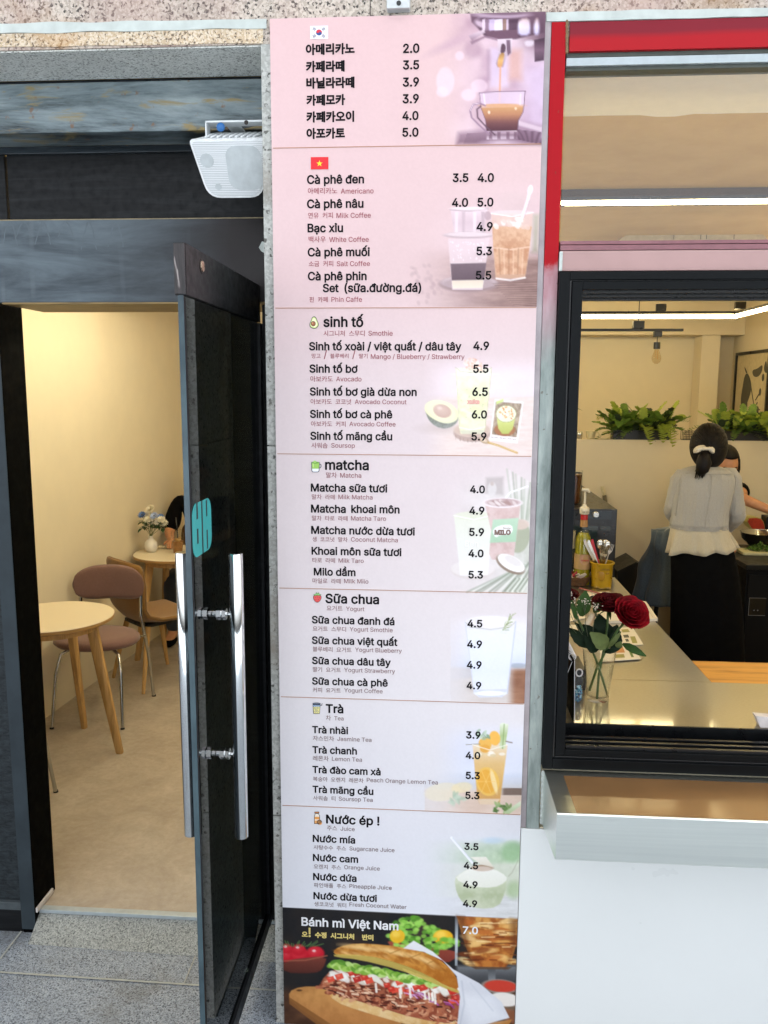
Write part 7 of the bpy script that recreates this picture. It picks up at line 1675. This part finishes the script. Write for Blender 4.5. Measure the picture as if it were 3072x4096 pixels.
MB().box(cp0.x, cp1.x+.02, 2.3045, 2.3058, cp0.z-.002, cp0.z).box(cp0.x, cp1.x+.02, 2.3045, 2.3058, cp1.z, cp1.z+.002).box(cp0.x, cp0.x+.002, 2.3045, 2.3058, cp1.z+.0021, cp0.z-.0021).ell((cp0.x+.03, 2.3045, cp1.z+.03), .004, .001, .004, 10, 6).ell((cp0.x+.05, 2.3045, cp1.z+.03), .004, .001, .004, 10, 6).build('panel_marks', pm('panel_pale', '6d7074', .4), pnl)
def on(px_, py_, z): return aZ(px_, py_, z)
t0 = on(3035, 2222, FZ); tb = tag(MB().cbox(t0.x-.09, t0.x+.14, t0.y-.01, t0.y+.15, FZ+.0005, FZ+.018, .005).build('cutting_board', pm('board_cream', 'b9b48c', .5)), 'pale cutting board under the chopped greens', 'cutting board')
m = MB(); rg = random.Random(6)
for k in range(260): a = rg.uniform(0, 6.28); r_ = rg.random()**.6; p = Vector((t0.x+.035+.085*r_*math.cos(a), t0.y+.07+.05*r_*math.sin(a), FZ+.019+.045*(1-r_)*rg.random())); leaf(m, p, (rg.uniform(-1, 1), rg.uniform(-1, 1), rg.uniform(0, .8)), .022, .006, .2, 3)
tag(m.build('chopped_greens', pm('herb_green', '476a1e', .6, var=.4, scale=80)), 'heap of chopped green herbs on the pale board', 'greens')['kind'] = 'stuff'
w0 = on(3042, 2182, FZ); br = 78*mpp(w0.y); bw = tag(MB().lathe([(0, .001), (br*.5, .001), (br*.62, .006), (br*.92, .045), (br, .082), (br*1.03, .084), (br*1.0, .0835), (br*.9, .046), (br*.6, .009), (0, .005)], w0+Vector((0, 0, .0005)), 40).build('steel_bowl', CHROME2, smooth=True, autosmooth=60), 'shiny steel mixing bowl in front of the watermelon', 'bowl')
m0 = on(3030, 2138, FZ); q1_, q2_ = Vector((aY(2978, 2072, m0.y).x, 0, aY(2978, 2072, m0.y).z)), Vector((aY(3040, 2068, m0.y).x, 0, aY(3040, 2068, m0.y).z)); q3 = aY(3062, 2128, m0.y)
wm = thing('watermelon_wedge', 'cut red watermelon wedge behind the steel bowl', 'watermelon', (m0.x, m0.y, FZ))
sg_ = [(q1_.x, q1_.z), (q2_.x, q2_.z), ((q2_.x+q3.x)/2+.012, (q2_.z+q3.z)/2+.01), (q3.x, q3.z-.01), ((q1_.x+q3.x)/2-.01, (q1_.z+q3.z)/2-.045)]
sgs = smooth(sg_, 1); cxm = sum(p[0] for p in sgs)/len(sgs); czm = sum(p[1] for p in sgs)/len(sgs)
MB().prism(sgs, lambda u, v, w_: (cxm+(u-cxm)*.90, m0.y-.003+w_, czm+(v-czm)*.90), .09).build('flesh', pm('melon_red', 'b8391f', .45, var=.2, scale=60), wm)
MB().prism(sgs, lambda u, v, w_: (u, m0.y+.001+w_, v), .10).build('rind', pm('melon_rind', 'b0a860', .45), wm)
MB().box(m0.x-.03, m0.x+.03, m0.y+.02, m0.y+.08, FZ+.0003, min(p[1] for p in sgs)+.03).build('core', pm('melon_core', '9a9a60', .5), wm)
tag(MB().cbox(aY(3060, 2100, m0.y).x, aY(3060, 2100, m0.y).x+.1, m0.y-.02, m0.y+.08, FZ+.0005, aY(3060, 2064, m0.y).z, .006).build('black_canister', pm('canister_black', '0f0f10', .4)), 'black canister right of the watermelon at the picture edge', 'canister')
# denim jacket over a black stool
st0 = aY(2640, 2250, 2.35); sx_ = st0.x
stl = thing('stool', 'black stool hidden under the denim jacket in the kitchen', 'stool', (sx_, 2.35, 0))
zs_ = aY(2660, 2115, 2.35).z-.02
MB().lathe([(0, zs_-.03), (.085, zs_-.03), (.09, zs_-.015), (.085, zs_), (0, zs_)], (sx_+.06, 2.38, 0), 24).build('seat', WFRAME2, stl, smooth=True, autosmooth=40)
for k in range(4): a = R(45+90*k); MB().tube([(sx_+.06+.09*math.cos(a), 2.38+.09*math.sin(a), zs_-.03), (sx_+.06+.15*math.cos(a), 2.38+.15*math.sin(a), 0)], .012, 8).build('leg', WFRAME2, stl)
def jf(u, v):
    a = math.pi*(1.0+u); zt_, zb__ = zs_+.012, aY(2640, 2405, 2.35).z; w_ = .10+.075*v+(.006+.014*v)*math.sin(a*6+v*2)+.006*math.sin(a*15)+.03*mnoise.noise(Vector((u*4, v*3, 2))); return Vector((sx_+.05+(w_*1.0)*math.cos(a), 2.38+(w_*.95)*math.sin(a), zt_-(zt_-zb__)*v+.01*mnoise.noise(Vector((u*6, v*5, 7)))))
jm_ = MB().grid(jf, 40, 24); tpt = Vector((sx_+.05, 2.37, zs_+.03)); jm_.add([tpt]+[jf(i/30, 0) for i in range(31)], [(0, i+1, i+2) for i in range(30)])
tag(jm_.build('denim_jacket', DENIM, smooth=True, solid=.004), 'faded denim jacket draped on the stool left of the woman', 'jacket')

# ------------------------------------------------------------------ the woman in grey knit, seen from behind
wy = 1.92
def W(x, y, dy=0): return aY(x, y, wy+dy)
pA = W(2815, 2200); w1 = thing('person', 'woman seen from behind in grey knit top, black skirt, ponytail with white scrunchie', 'person', (pA.x, wy, 0))
hc = W(2832, 1800, .03); nb_ = W(2826, 1878); ch = W(2815, 1970); wa = W(2800, 2090); pe = W(2810, 2190)
J = {'pelvis': (pe.x, wy, pe.z-.03, .125, .10), 'waist': (wa.x, wy, wa.z, .105, .085), 'chest': (ch.x, wy+.01, ch.z, .125, .09), 'neck0': (nb_.x, wy+.01, nb_.z, .05), 'neck': (hc.x, wy+.03, nb_.z+.055, .042)}
B = [('pelvis', 'waist'), ('waist', 'chest'), ('chest', 'neck0'), ('neck0', 'neck')]
SH = {'l': (W(2724, 1914), W(2690, 2040, .03), W(2722, 2098, .27)), 'r': (W(2922, 1908), W(2948, 2062, .03), W(2900, 2110, .28))}
for nm, s_ in (('l', -1), ('r', 1)):
    a, b, c = SH[nm]; J[nm+'sh'] = (*a, .05); J[nm+'el'] = (*b, .036); J[nm+'wr'] = (*c, .024)
    J[nm+'hip'] = (pe.x+.01+s_*.065, wy, pe.z-.10, .07); J[nm+'kn'] = (pe.x+.02+s_*.06, wy, .50, .05); J[nm+'an'] = (pe.x+.02+s_*.06, wy+.01, .09, .036); J[nm+'toe'] = (pe.x+.02+s_*.07, wy+.15, .035, .03)
    B += [('chest', nm+'sh'), (nm+'sh', nm+'el'), (nm+'el', nm+'wr'), ('pelvis', nm+'hip'), (nm+'hip', nm+'kn'), (nm+'kn', nm+'an'), (nm+'an', nm+'toe')]
    hand(J, B, nm, nm+'wr', (-s_*.5, .9, -.15), -s_)
skin_body('body', J, B, SKIN, w1)
hd, P, M = head(w1, hc, R(180-8), R(14), SKIN, 1.0)
# hair: a close cap with strands, gathered at the back
def hcap(p):
    q = p.copy(); q.x *= 1+.02*math.sin(26*math.atan2(p.y, p.x)); q.y *= 1+.02*math.sin(23*math.atan2(p.x, p.z))
    if q.y < -.03 and q.z < .055: q.y = -.03-(q.y+.03)*-.55; q.z = max(q.z, -.09)
    return q
MB().ell(P(0, .016, .016), .089, .106, .118, 48, 30, M, hcap).build('hair', HAIR, w1, smooth=True)
m = MB(); rg = random.Random(9); anc = P(0, .112, -.02)
for k in range(150):
    th_ = rg.uniform(0, 6.28); ph_ = rg.uniform(.25, 1.75); q0_ = Vector((.089*math.sin(ph_)*math.cos(th_), .016+.106*math.sin(ph_)*math.sin(th_), .016+.118*math.cos(ph_)))
    if q0_.y < -.02: continue
    L0 = []
    for j in range(7):
        t = j/6; v_ = q0_*(1-t)+Vector((0, .118, -.02))*t; c_ = Vector((0, .016, .016)); d_ = v_-c_; d_ = Vector((d_.x/.089, d_.y/.106, d_.z/.118)).normalized(); L0.append(P(c_.x+d_.x*.0895, c_.y+d_.y*.1068, c_.z+d_.z*.1188))
    m.tube(L0, [.0014, .0022, .0022, .002, .002, .0018, .0014], 4)
m.build('hair_strands', HAIR, w1, smooth=True)
pt0 = W(2818, 1825, -.095); pts = [W(2828, 1800, -.075), pt0, W(2815, 1850, -.115), W(2808, 1880, -.11), W(2797, 1902, -.10)]
m = MB().tube(pts, [.02, .028, .036, .030, .010], 16)
rg = random.Random(3)
for k in range(30):
    o1 = Vector((rg.uniform(-.024, .024), rg.uniform(-.015, .01), 0)); m.tube([pts[1]+o1*.6, pts[2]+o1*1.2, pts[3]+o1, pts[4]+o1*.8+Vector((rg.uniform(-.012, .012), 0, rg.uniform(-.02, .02)))], [.006, .007, .005, .0012], 5)
for v in range(len(m.v)): m.v[v] += Vector((.0018*math.sin(m.v[v].z*300), 0, 0))
pt_ = m.build('ponytail', HAIR, w1, smooth=True)
sc_c = W(2818, 1798, -.10); m = MB()
A_ = np.linspace(-.35, math.pi+.35, 26)
m.tube([sc_c+Vector((.034*math.cos(t), -.006-.010*abs(math.sin(t)), -.010+.020*math.sin(t)+.005*math.cos(2*t))) for t in A_], [.0105+.0025*math.cos(2*t)+.0012*math.sin(k*2.3) for k, t in enumerate(A_)], 12)
m.tube([sc_c+Vector((.034*math.cos(t), .030+.0*t, -.010+.020*math.sin(t))) for t in A_], .010, 10)
m.build('scrunchie', pm('scrunchie_white', 'cfc7b2', .95, var=.1, scale=90, bump=.4), w1, smooth=True)
# knit top: body and sleeves; blouse hem; skirt
k7 = mpp(wy)
def ring(cx_, py_, half, ry, dy=0): p = W(cx_, py_, dy); return (p.x, p.y, p.z, half*k7, ry, 0)
def knf(a, i): return 1+.016*math.sin(a*7+i*.35)+.014*math.sin(a*13-i*.6)+.008*math.sin(a*29+i*1.3)
rings = [ring(2826, 1862, 34, .050, .015), ring(2826, 1868, 58, .065, .012), ring(2824, 1876, 88, .078, .01), ring(2822, 1890, 112, .090), ring(2820, 1915, 121, .100), ring(2815, 1960, 119, .108), ring(2805, 2010, 114, .106), ring(2798, 2060, 111, .104), ring(2795, 2090, 111, .104), ring(2795, 2099, 112, .106), ring(2795, 2101, 109, .103), ring(2795, 2106, 112, .106), ring(2795, 2108, 109, .103), ring(2795, 2113, 112, .106)]
tm = loft(rings, 64, knf)
# seams of the knit: down the middle of the back, round the neck and over both shoulders
def onback(i, a, off=.0015):
    x, y, z, rx, ry, _ = rings[i]; s_ = knf(a, i); return Vector((x+(rx*s_+off)*math.cos(a), y+(ry*s_+off)*math.sin(a), z))
top_ = tm.build('knit_top', CARDI, w1, smooth=True)
sm2 = MB().tube([onback(i, -math.pi/2) for i in range(3, 14)], .0013, 6)
sm2.tube([onback(3, -math.pi/2+t) for t in np.linspace(-.9, .9, 15)], .0015, 6)
for sg in (-1, 1): sm2.tube([onback(i, -math.pi/2+sg*(1.02+.03*(i-3))) for i in range(3, 8)], .0016, 6)
sm2.build('knit_seams', pm('seam_grey', '9b988f', .95), top_, smooth=True)
for nm, s_ in (('l', -1), ('r', 1)):
    a, b, c = SH[nm]; pts, rr_ = [], []
    for i in range(41):
        t = i/40; p = (a*(1-t*2)+b*t*2) if t < .5 else (b*(2-t*2)+c*(t*2-1)); pts.append(p); f_ = 40*t
        rr_.append((.050*(1-t)+.036*t)*(1+.12*math.sin(f_*1.9+.6*math.sin(f_*.7))*max(0, min(1, (t-.34)*5))+.02*math.sin(f_*.9)))
    for _ in range(3): pts = [pts[0]]+[(pts[i-1]+pts[i]*2+pts[i+1])/4 for i in range(1, 40)]+[pts[-1]]
    pts = [a+Vector((-s_*.060, 0, .006)), a+Vector((-s_*.030, 0, .004))]+pts; rr_ = [.030, .044]+rr_
    MB().tube(pts, rr_, 22).build('sleeve', CARDI, top_, smooth=True)
def hemf(a, i): t = i/6; return 1+t*(.085*math.sin(a*7+1)+.07*math.sin(a*12+2.2)+.04*math.sin(a*4)+.03*math.sin(a*21))
hr = []
for i in range(7):
    t = i/6; cxp = 2796+t*10; yp = 2108+t*92; hr.append(ring(cxp, yp, 107+26*t, .100+.028*t))
m = loft(hr, 90, hemf)
for v in m.v:
    t = (v.z-hr[-1][2])/(hr[0][2]-hr[-1][2]); dx = (v.x-hr[3][0])/.16; v.z += (1-t)*(.012*dx+.006*math.sin(dx*8))
m.build('blouse_hem', BLOUS, w1, smooth=True, solid=.002)
sr = [ring(2804, 2165, 110, .100), ring(2808, 2200, 122, .114), ring(2820, 2300, 132, .128), ring(2826, 2450, 140, .142), ring(2828, 2640, 146, .152)]; sr.append((sr[-1][0], wy, .16, sr[-1][3]*1.05, .16, 0))
loft(sr, 48, lambda a, i: 1+.006*i*math.sin(a*8+i*.3)).build('skirt', BLKC, w1, smooth=True)
# second woman facing us, half hidden, reaching to the right
y2 = 2.80
w2 = thing('person', 'dark haired woman with glasses half hidden behind the woman in grey knit', 'person', (1.74, 3.2, 0))
h2 = aY(2900, 1860, y2)
J = {'pelvis': (1.73, 3.26, .88, .12, .09), 'waist': (1.73, 3.22, 1.04, .105, .08), 'chest': (1.74, 3.08, 1.22, .115, .085), 'neck0': (1.735, 2.95, 1.335, .045), 'neck': (h2.x, 2.88, 1.385, .04)}
B = [('pelvis', 'waist'), ('waist', 'chest'), ('chest', 'neck0'), ('neck0', 'neck')]
el, wr_ = aY(2958, 1990, 2.78), aY(3082, 2042, 2.72)
for nm, s_ in (('r', -1), ('l', 1)):
    J[nm+'sh'] = (1.74+s_*.155, 3.02, 1.29, .048)
    if s_ > 0: J['lel'] = (*el, .036); J['lwr'] = (*wr_, .027)
    else: J['rel'] = (1.56, 2.86, 1.10, .036); J['rwr'] = (1.66, 2.70, 1.03, .025)
    J[nm+'hip'] = (1.73+s_*.085, 3.27, .82, .085); J[nm+'kn'] = (1.73+s_*.09, 3.24, .48, .055); J[nm+'an'] = (1.73+s_*.09, 3.28, .09, .036); J[nm+'toe'] = (1.73+s_*.10, 3.14, .035, .03)
    B += [('chest', nm+'sh'), (nm+'sh', nm+'el'), (nm+'el', nm+'wr'), ('pelvis', nm+'hip'), (nm+'hip', nm+'kn'), (nm+'kn', nm+'an'), (nm+'an', nm+'toe')]
hand(J, B, 'l', 'lwr', (.85, -.3, -.35), 1); hand(J, B, 'r', 'rwr', (.3, -.9, -.2), -1)
skin_body('body', J, B, SKIN, w2)
hd, P, M = head(w2, h2, R(6), R(22), SKIN, .93)
def h2cap(p):
    q = p.copy()
    if q.y < -.02 and q.z < .05: q.y = -.02; q.x *= 1.06
    return q
m = MB().ell(P(0, .016, .020), .080, .098, .106, 36, 24, M, h2cap)
for sx in (-1, 1): m.tube([P(sx*.066, -.02, .05), P(sx*.083, -.01, -.02), P(sx*.088, .0, -.10), P(sx*.082, .0, -.17)], [.014, .018, .015, .005], 8)
m.build('hair', HAIR, w2, smooth=True)
m = MB()
for sx in (-1, 1): m.tube([P(sx*.031+.023*math.cos(t), -.098, .002+.019*math.sin(t)) for t in np.linspace(0, 6.28, 18)], .0018, 6); m.tube([P(sx*.054, -.096, .006), P(sx*.076, .0, .004)], .0016, 5)
m.tube([P(-.008, -.099, .004), P(.008, -.099, .004)], .0016, 5).build('glasses', pm('glasses_dark', '2a221c', .3), w2, smooth=True)
sh = {k: (*J[k][:3], J[k][3]*1.12+.01, (J[k][4] if len(J[k]) > 4 else J[k][3])*1.12+.01) for k in ('pelvis', 'waist', 'chest', 'rsh', 'lsh')}; sh['neck0'] = (1.735, 2.96, 1.315, .062)
for nm in 'rl': p = Vector(J[nm+'sh'][:3])*.45+Vector(J[nm+'el'][:3])*.55; sh[nm+'sl'] = (*p, .052)
skin_body('t_shirt', sh, [('pelvis', 'waist'), ('waist', 'chest'), ('chest', 'neck0'), ('chest', 'rsh'), ('chest', 'lsh'), ('rsh', 'rsl'), ('lsh', 'lsl')], BLKC, w2)
tr = {k: (*J[k][:3], J[k][3]*1.14+.01, (J[k][4] if len(J[k]) > 4 else J[k][3])*1.14+.01) for k in ('pelvis', 'rhip', 'lhip', 'rkn', 'lkn', 'ran', 'lan')}
skin_body('trousers', tr, [('pelvis', 'rhip'), ('pelvis', 'lhip'), ('rhip', 'rkn'), ('lhip', 'lkn'), ('rkn', 'ran'), ('lkn', 'lan')], DARKD, w2)
